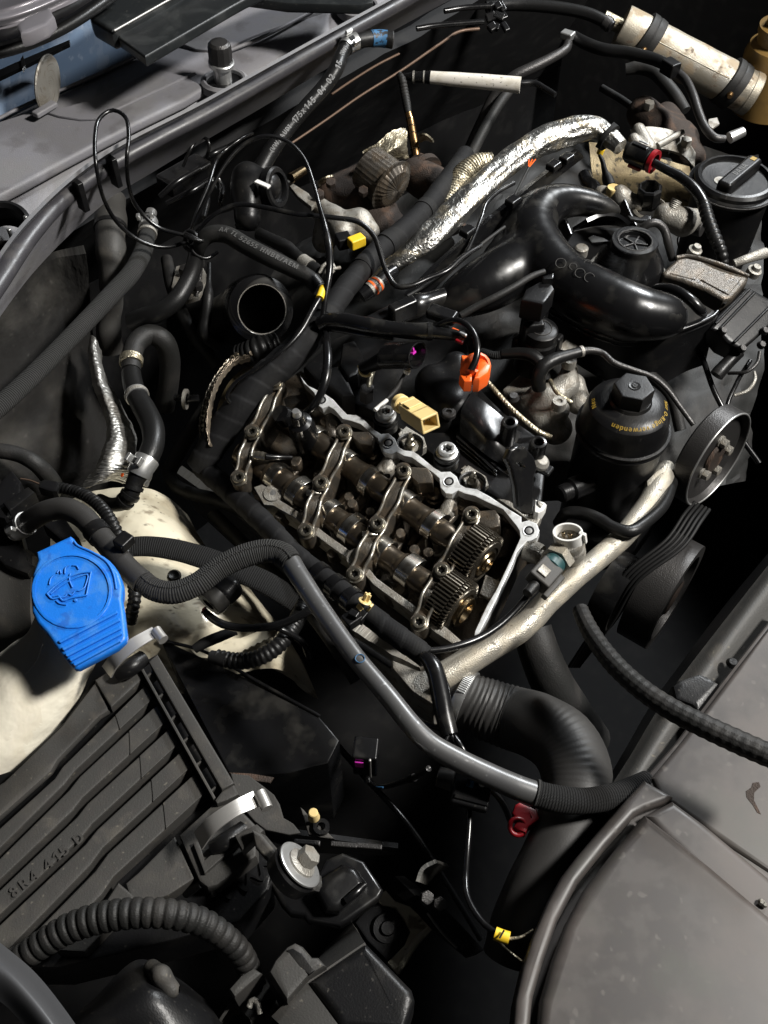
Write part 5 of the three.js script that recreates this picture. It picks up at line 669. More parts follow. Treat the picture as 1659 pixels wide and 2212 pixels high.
// ------------------------------------------------------------------ alloy canister with rubber straps
{ const t = thing('alloy_canister', 'stained alloy canister held by two rubber straps', 'canister');
  const A = P(1341, 57, .0), B = P(1628, 206, -.07), L = A.distanceTo(B), r = M(45, A), mx = upright(A, B.clone().sub(A), UP);
  part(t, 'shell', lathe([[0, 0], [r * 0.97, 0], [r, 0.002], [r, 0.01], ...[...Array(12)].map((_, i) => [r * (1 + 0.008 * Math.sin(i * 2.1)), 0.012 + i / 12 * (L - 0.03)]), [r * 1.0, L - 0.012], [r * 1.03, L - 0.011], [r * 1.03, L - 0.002], [r, L], [0, L]], 64), K.canister, mx);
  for (const f of [0.19, 0.83]) { const s = part(t, 'rubber_strap', lathe([[r, -0.012], [r + 0.004, -0.011], [r + 0.0046, -0.003], [r + 0.0036, 0], [r + 0.0046, 0.003], [r + 0.004, 0.011], [r, 0.012]], 64), K.rubberDull, mx.clone().multiply(new THREE.Matrix4().makeTranslation(0, f * L, 0)).multiply(new THREE.Matrix4().makeRotationZ(0.16)));
    sub(s, 'strap_bolt', lathe([[0, 0.005], [0.003, 0.005], [0.004, 0.003], [0.005, 0]], 16), K.bronze, mx.clone().multiply(new THREE.Matrix4().makeTranslation(0.001, f * L, -r - 0.004)).multiply(new THREE.Matrix4().makeRotationX(-Math.PI / 2))); }
  part(t, 'weld_seam', moved(rbox(0.0016, L * 0.55, 0.0016, 0.0006), r * 0.55, L * 0.5, -r * 0.83), K.canister, mx);
  part(t, 'inlet_stub', cyl(0.010, 0.010, 0.03, 24), K.foilDull, upright(A.clone().addScaledVector(B.clone().sub(A).normalize(), -0.028), B.clone().sub(A), UP)); }
// ------------------------------------------------------------------ hoses and pipes
function hose(name, label, cat, pts, r, m, o = {}) { const t = thing(name, label, cat, o.group); const pa = route(pts, r); t.userData.pa = undefined; part(t, o.part || 'tube', sweep(pa, { sides: o.sides || 18, step: o.step || 0.004, mod: o.mod, flat: o.flat }), m); t.pa = pa; return t; }
function clampOn(t, pa, f0, f1, th = 0.0012, m = K.steel, name = 'clamp_band') { return part(t, name, band(pa, f0, f1, th), m); }
// worm-drive style clamp: band, second band and a screw block
function springClamp(t, pa, f, w = 0.012, side = UP) {
  const d = w / pa.len / 2; const c = part(t, 'spring_clamp', band(pa, f - d, f + d, 0.0014), K.steel, null, 'pale steel spring clamp');
  const q = at(pa, f), n = side.clone().addScaledVector(q.T, -side.dot(q.T)).normalize();
  sub(c, 'clamp_slot', rbox(0.005, 0.0012, w * 0.35, 0.0003), K.plastic, upright(q.p.clone().addScaledVector(n, q.r + 0.0016), n, new THREE.Vector3().crossVectors(n, q.T)));
  for (const s of [-1, 1]) sub(c, 'clamp_ear', rbox(0.004, 0.006, w * 0.5, 0.001), K.steel, upright(q.p.clone().addScaledVector(n, q.r + 0.003).addScaledVector(new THREE.Vector3().crossVectors(n, q.T), s * 0.007), n, new THREE.Vector3().crossVectors(n, q.T)));
  return c; }

// long black-grey pipe with cloth ends, from the washer filler to the front beam
{ const t = thing('charge_pipe', 'long smooth grey pipe across the bay with woven sleeves at both ends', 'pipe');
  const tube = route([[622, 1205, .03, 23], [650, 1250, .032, 22], [700, 1325, .034, 21], [768, 1420, .036, 21], [842, 1508, .036, 22], [890, 1568, .034, 23], [930, 1607, .03, 24], [990, 1642, .026, 25], [1060, 1676, .022, 26], [1120, 1702, .02, 27], [1160, 1716, .018, 27]], 22);
  part(t, 'tube', sweep(tube, { sides: 28, step: 0.004 }), K.pipe);
  const s1 = route([[1154, 1714, .018, 29], [1200, 1726, .016, 30], [1270, 1730, .012, 28], [1340, 1715, .006, 27], [1400, 1690, .0, 26]], 28);
  part(t, 'cloth_sleeve', sweep(s1, { sides: 26, step: 0.002, mod: lumpy(0.03, 60) }), K.sleeveDark); part(t, 'sleeve_hem', band(s1, 0.005, 0.03, 0.0008), K.sleeve);
  const s2 = route([[306, 1252, .02, 24], [330, 1272, .018, 25], [375, 1280, .018, 25], [425, 1262, .02, 25], [475, 1226, .024, 25], [530, 1200, .028, 26], [580, 1190, .03, 26], [612, 1198, .031, 26], [630, 1216, .032, 25]], 25);
  part(t, 'woven_sleeve', sweep(s2, { sides: 30, step: 0.0006, mod: (s, a) => 1 + 0.012 * Math.cos(s / 0.0026 * 2 * Math.PI) + 0.02 * fbm3(s * 50, Math.cos(a), Math.sin(a)) }), K.sleeve);
  const seam = s2.pts.map(([p, r]) => [p.clone().add(V(0.0, r * 0.96, r * 0.1)), 0.0011]); part(t, 'sleeve_seam', sweep(path(seam), { sides: 8, mod: ridges(0.004, 0.5), step: 0.001 }), K.sleeve);
  const h = route([[25, 1150, -.02, 20], [48, 1136, -.014, 23], [75, 1118, .0, 24], [105, 1103, .012, 24], [140, 1099, .018, 25], [175, 1114, .02, 25], [205, 1144, .02, 25], [240, 1186, .02, 25], [275, 1227, .02, 25], [308, 1258, .02, 26]], 24);
  part(t, 'rubber_elbow', sweep(h, { sides: 24 }), K.elbow);
  springClamp(t, h, 0.06, 0.016, V(-0.3, 1, 0.3)); part(t, 'tie_band', band(h, 0.60, 0.66, 0.0012), K.plastic); part(t, 'tie_block', rbox(0.012, 0.01, 0.014, 0.002), K.plastic, upright(P(268, 1170, .034), UP)); part(t, 'stub', band(h, 0.0, 0.02, 0.0005), K.clip);
  for (const [f, s] of [[0.42, 0.001]]) part(t, 'paint_dab', new THREE.TorusGeometry(0.0034, 0.0005, 6, 24), K.blueMark, (() => { const q = at(tube, f), n = V(0.35, 1, 0.5).normalize(); n.addScaledVector(q.T, -n.dot(q.T)).normalize(); return upright(q.p.clone().addScaledVector(n, q.r + 0.0001), n).multiply(new THREE.Matrix4().makeRotationX(Math.PI / 2)); })()); }
{ const t = hose('webbing_sleeve', 'flat black webbing sleeve crossing the strut tower', 'sleeve', [[270, 1182, -.01, 25], [320, 1180, -.012, 26], [380, 1188, -.014, 27], [450, 1208, -.018, 28], [520, 1235, -.024, 28], [580, 1262, -.03, 28], [640, 1300, -.04, 26]], 26, K.sleeveDark, { flat: 0.45, part: 'sleeve', step: 0.002 }); }
{ const t = hose('coolant_hose', 'short black hose of two bends clamped between brown pipe and strut tower', 'hose', [[283, 806, .01, 21], [287, 830, .012, 22], [297, 858, .014, 23], [315, 890, .016, 25], [330, 925, .018, 25], [331, 958, .018, 24], [320, 988, .016, 24], [303, 1016, .012, 23], [292, 1040, .006, 19], [284, 1064, .0, 18], [268, 1084, -.008, 17], [240, 1090, -.02, 15], [215, 1080, -.03, 14]], 22, K.rubber, {});
  clampOn(t, t.pa, 0.155, 0.185, 0.001); springClamp(t, t.pa, 0.62, 0.016, V(-0.6, 0.8, 0.5)); clampOn(t, t.pa, 0.165, 0.18, 0.0016, K.castGrey, 'clamp_edge');
  for (let i = 0; i < 3; i++) part(t, 'hose_rib', band(t.pa, 0.71 + i * 0.035, 0.725 + i * 0.035, 0.0016), K.rubber);
  part(t, 'paint_dab', lathe([[0, 0.0006], [0.0016, 0.0004], [0.002, 0]], 14), K.orange, upright(P(264, 1026, .012), V(-0.5, 0.8, 0.3))); }
{ const t = hose('brown_elbow_pipe', 'dusty brown black elbow pipe looping down behind the short hose', 'pipe', [[283, 800, .008, 21], [284, 775, .01, 22], [294, 742, .012, 22], [322, 722, .012, 22], [352, 735, .004, 23], [366, 775, -.02, 23], [364, 830, -.05, 22], [355, 880, -.08, 22]], 22, K.rubberDull);
  clampOn(t, t.pa, 0.05, 0.10, 0.0015, K.foilDull); }
{ const t = hose('heater_hose', 'thick fabric covered hose slanting down from the bulkhead', 'hose', [[322, 472, .05, 17], [318, 505, .05, 18], [306, 550, .05, 20], [282, 592, .05, 20], [245, 632, .05, 20], [190, 690, .05, 20], [130, 752, .05, 20], [60, 822, .05, 21], [0, 876, .05, 22], [-60, 925, .05, 22]], 20, K.sleeve, { step: 0.002 });
  springClamp(t, t.pa, 0.035, 0.012, V(0, 0.6, 0.8)); clampOn(t, t.pa, 0.075, 0.085, 0.0014, K.castGrey); part(t, 'metal_stub', sweep(route([[327, 458, .05, 12], [322, 475, .05, 12]], 12), { sides: 16 }), K.steel); }
{ const t = hose('bulkhead_duct', 'grey corrugated rubber duct hanging under the seal', 'duct', [[240, 430, .06, 30], [240, 470, .055, 34], [238, 505, .05, 33], [240, 545, .04, 32], [243, 600, .02, 28], [240, 660, -.02, 24], [235, 720, -.05, 26], [243, 760, -.07, 26]], 30, K.plasticGrey, { mod: s => 1 + 0.05 * Math.cos(s * 190) }); clampOn(t, t.pa, 0.20, 0.22, 0.001, K.rubber, 'groove_band'); }
{ hose('breather_hose', 'smooth black hose curling down beside the duct', 'hose', [[424, 545, .045, 16], [418, 578, .045, 18], [402, 615, .04, 19], [378, 650, .034, 20], [340, 676, .026, 21], [305, 688, .018, 22], [285, 698, .012, 22]], 20, K.rubber); }
{ const t = hose('turbo_hose', 'thick grey printed hose curving over the open intake pipe', 'hose', [[430, 555, .04, 10], [432, 530, .06, 15], [450, 508, .07, 18], [485, 506, .072, 19], [530, 530, .07, 19], [580, 556, .066, 19], [630, 580, .06, 18], [668, 600, .055, 17], [690, 625, .05, 16]], 18, K.rubberDull);
  part(t, 'end_sleeve', band(t.pa, 0.93, 0.99, 0.0008), K.rubber); }
{ const t = hose('coolant_hose', 'printed black hose rising from the elbow to its open clamped end over the seal', 'hose', [[560, 372, .07, 19], [580, 335, .08, 18], [604, 300, .09, 17], [634, 262, .1, 16.5], [664, 228, .11, 16], [700, 188, .12, 16], [725, 152, .13, 16], [738, 118, .135, 15], [754, 95, .138, 15], [785, 86, .138, 16], [820, 83, .136, 17], [846, 86, .134, 18]], 17, K.rubber);
  springClamp(t, t.pa, 0.79, 0.018, V(0.2, 1, 0.6)); part(t, 'paint_band', band(t.pa, 0.90, 0.975, 0.0004), K.blueMark);
  const q = at(t.pa, 1); part(t, 'open_end', lathe([[0.0062, 0.0006], [0.0064, 0.0012], [q.r * 0.99, 0.0012], [q.r * 1.02, 0]], 30), K.rubberDull, upright(q.p, q.T)); part(t, 'bore', lathe([[0, 0.0009], [0.0065, 0.0009]], 24), K.plastic, upright(q.p, q.T)); }
{ const t = thing('hose_elbow', 'black plastic quick coupling elbow at the bottom of the printed hose', 'coupling');
  part(t, 'elbow', blob([[ [P(535, 470, .05), 0.014], [P(535, 410, .065), 0.0165], [P(535, 385, .07), 0.017]], [[P(540, 395, .068), 0.014], [P(572, 402, .066), 0.0175]]], { res: 44, k: 0.008 }), K.plastic);
  part(t, 'collar', lathe([[0.012, -0.006], [0.02, -0.006], [0.0215, -0.004], [0.0215, 0.004], [0.0195, 0.006], [0.0155, 0.006], [0.0145, 0.002], [0.0145, -0.006]], 40), K.plastic, upright(P(592, 406, .066), V(0.9, 0.3, 0.35)));
  part(t, 'bore', lathe([[0, 0], [0.0145, 0]], 30), K.plastic, upright(P(592, 406, .066), V(0.9, 0.3, 0.35)));
  part(t, 'bellows', sweep(route([[535, 440, .055, 22], [532, 465, .05, 22], [530, 495, .04, 22]], 22), { sides: 24, step: 0.0008, mod: ridges(0.0042, 0.16) }), K.rubber); part(t, 'latch_clip', rbox(0.018, 0.003, 0.006, 0.001), K.white, upright(P(567, 398, .083), UP)); }
{ const t = thing('intake_pipe', 'open black intake pipe mouth with a thin bright rim', 'pipe'); const c = P(566, 668, .03), ax = V(0.35, 0.62, 0.72).normalize(); const mx = upright(c, ax, V(1, 0, 0)); const r = M(52, c);
  part(t, 'mouth', lathe([[r - 0.001, -0.06], [r, 0], [r + 0.0012, 0.0005], [r + 0.009, -0.004], [r + 0.011, -0.012], [r + 0.010, -0.04]], 56), K.gloss, mx);
  part(t, 'bright_rim', new THREE.TorusGeometry(r + 0.0004, 0.0006, 8, 72), K.castGrey, mx.clone().multiply(new THREE.Matrix4().makeRotationX(Math.PI / 2)));
  part(t, 'bore', lathe([[0, -0.055], [r - 0.001, -0.055]], 40), K.plastic, mx);
  part(t, 'pipe_body', sweep(path([[c.clone().addScaledVector(ax, -0.015), r + 0.010], [c.clone().addScaledVector(ax, -0.05).add(V(-0.01, -0.01, 0)), r + 0.008], [P(470, 690, -.04), r], [P(400, 700, -.08), r]]), { sides: 30, caps: false }), K.plastic);
  part(t, 'bracket_strap', sheet([[P(485, 655, -.02), P(478, 690, -.03), P(478, 740, -.06)], [P(508, 658, -.02), P(498, 690, -.03), P(496, 740, -.06)]], { nu: 10, nv: 4, th: 0.002 }), K.castGrey); }
{ const t = hose('oil_return_pipe', 'straight black pipe with a bright neck hanging before the intake mouth', 'pipe', [[452, 570, .03, 5], [451, 610, .028, 6], [449, 640, .026, 12], [444, 690, .01, 13], [440, 718, .0, 14], [470, 745, -.03, 14]], 12, K.rubber); }
{ const t = hose('charge_hose', 'large ribbed black hose with worm clamp below the alloy pipe', 'hose', [[960, 1490, -.05, 45], [1010, 1515, -.05, 62], [1060, 1535, -.05, 66], [1110, 1552, -.048, 68], [1165, 1570, -.035, 72], [1215, 1605, -.028, 76], [1243, 1660, -.025, 77], [1243, 1735, -.026, 74], [1215, 1815, -.028, 71], [1170, 1900, -.034, 67], [1125, 1990, -.045, 62], [1100, 2070, -.06, 58]], 70, K.elbow, { sides: 40, step: 0.0012, mod: (s, a, tt) => { const k = sm(0.06, 0.09, tt) * sm(0.30, 0.16, tt) + 0.3 * sm(0.32, 0.4, tt) * sm(0.62, 0.5, tt) * Math.max(0, Math.sin(a - 0.4)); return 1 + 0.024 * k * Math.cos((s + 0.001 * Math.sin(a * 3)) / 0.0044 * 2 * Math.PI) + 0.02 * fbm3(s * 25, Math.cos(a), Math.sin(a)); } });
  const w = part(t, 'worm_clamp', band(t.pa, 0.045, 0.075, 0.0016), K.steel, null, 'worm drive clamp'); 
  for (let i = 0; i < 11; i++) { const a = 2.5 + i * 0.075; const q = at(t.pa, 0.06), e1 = UP.clone().addScaledVector(q.T, -UP.dot(q.T)).normalize(), e2 = new THREE.Vector3().crossVectors(q.T, e1); const n = e1.clone().multiplyScalar(Math.sin(a - 1.2)).addScaledVector(e2, -Math.cos(a - 1.2) * -1); sub(w, 'clamp_thread', rbox(0.0012, 0.0014, 0.007, 0.0004), K.steel, upright(q.p.clone().addScaledVector(n, q.r + 0.002), n, new THREE.Vector3().crossVectors(n, q.T))); } }
{ const t = hose('radiator_hose', 'dark matt hose dropping behind the large ribbed hose', 'hose', [[1150, 1360, -.09, 42], [1165, 1410, -.10, 44], [1190, 1470, -.12, 46], [1225, 1530, -.15, 48], [1270, 1600, -.2, 50]], 44, K.rubberDull); }
{ const t = hose('braided_hose', 'braided rubber hose with a cut end lying over the front cover', 'hose', [[1254, 1318, .03, 17], [1262, 1338, .034, 18], [1285, 1380, .042, 20], [1330, 1438, .052, 22], [1390, 1492, .06, 23], [1450, 1532, .066, 24], [1520, 1568, .07, 25], [1600, 1605, .072, 26], [1680, 1640, .074, 26], [1740, 1668, .076, 26]], 22, K.rubberDull, { sides: 40, step: 0.0014, mod: (s, a) => 1 + 0.06 * Math.cos(a * 7 + s / 0.0135 * 2 * Math.PI) * Math.cos(a * 7 - s / 0.0135 * 2 * Math.PI) }); }
{ const t = hose('conduit', 'thick ribbed conduit arching below the airbox', 'conduit', [[10, 2085, .0, 28], [45, 2070, .008, 30], [90, 2040, .014, 31], [150, 2005, .02, 33], [220, 1982, .025, 34], [300, 1972, .028, 33], [370, 1975, .026, 32], [430, 1990, .018, 31], [480, 2020, .006, 29], [520, 2060, -.01, 28], [545, 2110, -.03, 26]], 32, K.rubberDull, { sides: 30, step: 0.0007, mod: (s, a) => (1 - 0.13 * Math.pow(0.5 + 0.5 * Math.cos(s / 0.0066 * 2 * Math.PI), 3)) * (Math.abs(a - 3.9) < 0.12 ? 0.93 : 1) }); }
{ const t = hose('conduit', 'slim ribbed conduit running from a plug over the strut tower', 'conduit', [[118, 1052, .0, 11], [140, 1056, .002, 12], [170, 1064, .006, 12.5], [200, 1080, .012, 13], [225, 1104, .016, 13.5], [243, 1132, .016, 14], [256, 1160, .01, 14], [272, 1200, .0, 14], [286, 1245, -.008, 14], [291, 1290, -.014, 14], [286, 1318, -.02, 14], [281, 1345, -.03, 13]], 13, K.rubber, { step: 0.0009, sides: 18, mod: ridges(0.0042, 0.2) });
  part(t, 'plug', slab(level(.008), [[84, 1040], [96, 1034], [122, 1038], [128, 1044], [122, 1060], [112, 1062], [82, 1052]], 0.012, 0.002), K.plastic); part(t, 'orange_wire', sweep(route([[45, 1034, -.002, 2], [66, 1038, .0, 2], [86, 1046, .002, 2]], 2), { sides: 6 }), K.copper); }
{ const t = hose('conduit', 'ribbed conduit curving round the base of the strut tower', 'conduit', [[470, 1420, -.05, 17], [510, 1428, -.048, 18], [545, 1425, -.045, 18], [580, 1410, -.042, 18], [610, 1385, -.04, 18], [635, 1350, -.045, 18], [655, 1310, -.06, 17]], 18, K.rubber, { step: 0.0009, sides: 20, mod: ridges(0.0044, 0.17) });
  part(t, 'taped_end', sweep(route([[420, 1402, -.055, 10], [440, 1390, -.052, 12], [470, 1377, -.05, 12], [510, 1362, -.05, 10]], 11), { sides: 12, mod: wrap(0.008, 0.06) }), K.tape); part(t, 'taped_end_piece', sweep(route([[455, 1418, -.05, 14], [490, 1426, -.048, 17]], 15), { sides: 14 }), K.tape); }
{ const t = hose('vent_hose', 'thick brown black hose end beside the felt liner', 'hose', [[-40, 972, .0, 17], [0, 974, .0, 17], [40, 982, -.004, 17], [75, 1000, -.01, 18], [105, 1030, -.03, 19], [130, 1070, -.06, 19]], 17, K.rubberDull); }
{ hose('vacuum_pipe', 'black bent pipe under the oil filter housing', 'pipe', [[1205, 1130, -.05, 12], [1225, 1108, -.03, 13], [1260, 1108, -.025, 13], [1295, 1122, -.022, 14], [1325, 1140, -.018, 14], [1360, 1148, -.016, 14], [1395, 1128, -.02, 13], [1430, 1095, -.03, 13], [1450, 1050, -.045, 12], [1458, 1010, -.06, 12]], 13, K.rubber); }
{ const t = hose('leak_off_pipe', 'thin steel pipe snaking past the oil filter hex', 'pipe', [[1165, 838, .0, 13], [1163, 815, .012, 13], [1172, 793, .02, 13], [1195, 778, .022, 12], [1235, 765, .022, 9], [1270, 757, .022, 8], [1300, 762, .02, 7], [1325, 783, .018, 7], [1365, 798, .012, 6], [1410, 815, .006, 6], [1440, 840, .0, 6], [1470, 880, -.01, 6], [1498, 918, -.02, 6]], 9, K.darkMetal);
  part(t, 'rubber_end', band(t.pa, 0.0, 0.32, 0.0012), K.rubber); part(t, 'ferrule', band(t.pa, 0.32, 0.335, 0.0018), K.castGrey); }
{ const t = hose('return_hose', 'short rubber hose bend beside the round black cap', 'hose', [[1085, 765, .0, 11], [1120, 763, .004, 13], [1150, 768, .006, 14], [1168, 785, .002, 14], [1176, 820, -.01, 14]], 13, K.rubber); part(t, 'braid', sweep(route([[1040, 760, -.004, 9], [1070, 768, -.002, 9], [1095, 765, .0, 10]], 9), { sides: 12 }), K.sleeveDark); }
{ const t = hose('braided_line', 'thin braided steel line below the orange connector', 'line', [[1040, 806, .01, 5], [1055, 826, .008, 5], [1075, 850, .004, 5.5], [1100, 878, .0, 5.5], [1130, 906, -.006, 6], [1160, 930, -.014, 6], [1190, 945, -.02, 6]], 5.5, K.foilDull, { sides: 12, step: 0.0012, mod: (s, a) => 1 + 0.1 * Math.cos(a * 5 + s * 1800) }); }
// top of the bay
hose('brake_line', 'thin brown metal line along the bulkhead edge', 'line', [[626, 312, .03, 2.6], [700, 262, .03, 2.6], [780, 206, .032, 2.6], [870, 150, .034, 2.8], [950, 95, .036, 3], [993, 68, .036, 3.5], [1035, 62, .036, 4]], 3, K.copper, { sides: 8 });
hose('brake_line', 'short brown metal line just below the printed hose clamp', 'line', [[716, 204, .05, 2.6], [760, 174, .05, 2.6], [815, 140, .05, 2.6], [862, 116, .05, 2.6]], 2.6, K.copper, { sides: 8 });
hose('brake_line', 'glossy black line crossing below the seal end', 'line', [[900, 62, .06, 6], [935, 56, .06, 6], [990, 51, .06, 6], [1045, 47, .06, 6]], 6, K.gloss, { sides: 12 });
hose('brake_line', 'glossy black line ending at the bundle of pipe clips', 'line', [[960, 24, .06, 6], [1000, 17, .06, 6], [1060, 13, .06, 6]], 6, K.gloss, { sides: 12 });
{ const t = thing('pipe_clip_bundle', 'cluster of black pipe clips at the bulkhead', 'clip'); for (let i = 0; i < 9; i++) part(t, 'clip', moved(rbox(rr(0.008, 0.016), rr(0.006, 0.012), rr(0.006, 0.012), 0.002), 0, 0, 0, rr(0, 1), rr(0, 3), 0), K.gloss, new THREE.Matrix4().setPosition(P(1060 + (i % 3) * 14 + rr(-4, 4), 15 + Math.floor(i / 3) * 22, .05))); }
{ const t = hose('coolant_hose', 'black hose leading to the end of the alloy canister', 'hose', [[1050, 15, .02, 12], [1106, 10, .02, 13], [1206, 17, .02, 13], [1270, 30, .018, 13], [1305, 46, .014, 13], [1322, 58, .01, 13]], 13, K.rubber); clampOn(t, t.pa, 0.93, 0.98, 0.0015, K.darkMetal); }
{ const t = hose('coolant_hose', 'black hose running under the alloy canister to a shiny end bend', 'hose', [[1238, 78, .0, 12], [1262, 92, .002, 13], [1300, 106, .006, 13], [1356, 114, .01, 13], [1418, 130, .014, 13], [1455, 150, .018, 12]], 13, K.rubber);
  const p2 = route([[1455, 150, .018, 9], [1480, 172, .02, 9.5], [1497, 205, .02, 9.5], [1510, 245, .016, 9.5], [1525, 278, .012, 9.5], [1545, 298, .01, 9], [1565, 300, .008, 8]], 9); part(t, 'metal_bend', sweep(p2, { sides: 16 }), K.darkMetal); part(t, 'clip_block', rbox(0.022, 0.018, 0.016, 0.002), K.plastic, frame(P(1448, 146, .026), P(1470, 160, .026))); part(t, 'end_fitting', cyl(0.007, 0.006, 0.02, 18), K.steel, upright(P(1575, 298, .004), V(0.8, 0.2, -0.3))); }
{ const t = hose('coolant_hose', 'faded black hose curling beneath the canister hose', 'hose', [[1352, 150, -.03, 12], [1380, 146, -.026, 14], [1410, 155, -.024, 14], [1435, 178, -.024, 14], [1458, 205, -.03, 14], [1480, 240, -.04, 13]], 14, K.rubberDull); }
{ const t = hose('coolant_pipe', 'pale dirty pipe slanting down to the white rod', 'pipe', [[1228, 84, .0, 9], [1222, 106, .0, 10], [1190, 126, -.004, 11], [1150, 146, -.01, 12], [1110, 166, -.018, 12], [1070, 205, -.04, 12], [1040, 265, -.07, 12], [1010, 330, -.1, 12]], 12, K.darkMetal); part(t, 'clamp', rbox(0.018, 0.01, 0.014, 0.002), K.steel, upright(P(1226, 76, .006), UP)); }
{ const t = thing('heater_rod', 'chipped white rod with black ends', 'rod'); const pa = route([[928, 167, .02, 13], [1000, 173, .02, 15], [1060, 178, .02, 16], [1124, 184, .02, 17]], 15); part(t, 'tube', sweep(pa, { sides: 24 }), K.rodWhite);
  const e1 = route([[866, 164, .02, 6], [880, 165, .02, 7], [890, 166, .02, 11], [918, 167, .02, 12], [930, 168, .02, 14]], 12); part(t, 'end_cap', sweep(e1, { sides: 20 }), K.gloss); part(t, 'end_ring', band(e1, 0.40, 0.46, 0.001), K.castGrey); part(t, 'end_ring', band(e1, 0.75, 0.8, 0.001), K.castGrey);
  part(t, 'bent_end', sweep(route([[1124, 181, .02, 8], [1155, 180, .02, 7], [1178, 192, .018, 6.5], [1200, 205, .016, 6]], 7), { sides: 14 }), K.gloss); }
{ const t = thing('lambda_sensor', 'bronze lambda sensor standing in the exhaust', 'sensor'); const pa = route([[862, 158, .035, 6], [868, 172, .03, 9], [873, 195, .02, 9], [878, 222, .01, 9], [882, 245, .004, 7.5], [887, 265, -.002, 8.5], [891, 290, -.01, 9], [897, 322, -.02, 9.5], [901, 350, -.03, 9]], 9);
  part(t, 'lead_boot', sweep(path(pa.pts.slice(0, 5)), { sides: 18, step: 0.001, mod: s => 1 + 0.06 * Math.cos(s * 1500) }), K.rubberDull); part(t, 'barrel', sweep(path(pa.pts.slice(4, 9)), { sides: 18 }), K.bronze); for (const f of [0.52, 0.6, 0.68, 0.86]) part(t, 'crimp_ring', band(pa, f, f + 0.012, 0.0006), K.brass); }
{ const t = thing('turbocharger', 'rust brown turbine housing with ribbed bright heat shield', 'turbocharger');
  part(t, 'turbine_housing', blob([[[P(745, 440, -.04), 0.03], [P(790, 460, -.035), 0.034], [P(830, 505, -.04), 0.03]], [[P(720, 420, -.02), 0.02], [P(800, 385, -.02), 0.022]], [[P(900, 380, -.03), 0.022], [P(935, 400, -.03), 0.024]]], { res: 52, k: 0.012, disp: p => 0.0012 * fbm3(p.x * 80, p.y * 80, p.z * 80) }), K.rust);
  const c = P(846, 402, .012), ax = axisAt(846, 402, 1, 0.75, 0.45); part(t, 'ribbed_shield', (() => { const g = lathe([[0.030, -0.045], [0.031, -0.026], [0.0315, -0.004], [0.0365, -0.002], [0.037, 0.0], [0.0325, 0.001], [0.026, 0.008], [0.010, 0.0115], [0, 0.012]], 96); const p = g.attributes.position; for (let i = 0; i < p.count; i++) { const a = Math.atan2(p.getZ(i), p.getX(i)), k = 1 + 0.012 * Math.cos(a * 30); p.setXYZ(i, p.getX(i) * k, p.getY(i) + 0.0004 * Math.cos(a * 30), p.getZ(i) * k); } return creased(g, 0.5); })(), K.head, upright(c, ax, UP).scale(V(0.85, 0.85, 0.85)));
  for (const q of [[690, 425], [785, 418], [715, 400]]) part(t, 'flange_bolt', hexPrism(0.006, 0.008), K.rust, upright(P(...q, .012), V(0, 1, 0.4)));
  part(t, 'foil_wrap', S([R(T10, [[700, 1000, .02], [780, 930, .03], [900, 840, .035], [970, 830, .03]]), R(T10, [[700, 1060, -.01], [800, 1020, .02], [900, 960, .03], [980, 930, .02]]), R(T10, [[700, 1080, -.03], [800, 1070, -.01], [900, 1050, .0], [990, 1020, .0]])], { nu: 30, nv: 30, th: 0.002, bumpy: (u, v, p) => 0.005 * fbm3(p.x * 70, p.y * 70, p.z * 70, 4) }), K.foilDull);
  part(t, 'foil_wrap', S([R(T10, [[400, 1190, -.0], [450, 1150, .01], [500, 1140, .01]]), R(T10, [[420, 1250, -.02], [470, 1200, -.01], [520, 1190, -.01]])], { nu: 14, nv: 12, th: 0.002, bumpy: (u, v, p) => 0.003 * fbm3(p.x * 90, p.y * 90, p.z * 90) }), K.foilDull);
  part(t, 'foil_wrap', S([R(T10, [[1050, 880, .0], [1090, 870, .006], [1140, 910, .0]]), R(T10, [[1060, 930, -.02], [1100, 910, -.01], [1150, 930, -.02]])], { nu: 12, nv: 10, th: 0.002, bumpy: (u, v, p) => 0.003 * fbm3(p.x * 90, p.y * 90, p.z * 90) }), K.foilDull);
  part(t, 'sensor_boss', lathe([[0.008, -0.01], [0.015, -0.01], [0.015, 0.004], [0.012, 0.007], [0.008, 0.007]], 24), K.rust, upright(P(902, 352, -.035), UP)); }
// foil covered hoses
{ const t = hose('foil_hose', 'crinkled silver foil sleeve running over the engine to a red black plug', 'hose', [[800, 610, .0, 11], [835, 580, .01, 18], [880, 545, .02, 27], [925, 510, .03, 32], [970, 470, .036, 31], [1020, 420, .042, 28], [1070, 375, .046, 27], [1120, 335, .05, 28], [1180, 302, .054, 31], [1240, 283, .056, 31], [1285, 278, .056, 27], [1312, 295, .05, 25], [1340, 318, .046, 21]], 24, K.foil, { sides: 44, step: 0.0016, flat: 0.8, mod: (s, a) => 1 + 0.26 * fbm3(s * 22, Math.cos(a) * 1.5, Math.sin(a) * 1.5, 4) + 0.10 * Math.sin(a * 2 + s * 14) + 0.04 * Math.sin(a * 7 + 9 * fbm3(s * 12, 1, 2)) });
  part(t, 'tape_band', band(t.pa, 0.935, 0.955, 0.003), K.tape); }
{ const t = hose('foil_conduit', 'dull ribbed foil conduit beside the bright foil sleeve', 'conduit', [[850, 580, -.01, 14], [900, 530, .006, 22], [945, 475, .018, 23], [975, 425, .028, 23], [1000, 380, .036, 25], [1030, 355, .042, 22], [1065, 345, .045, 16]], 22, K.foilDull, { sides: 28, step: 0.0009, mod: s => 1 + 0.04 * Math.cos(s / 0.0034 * 2 * Math.PI) }); }
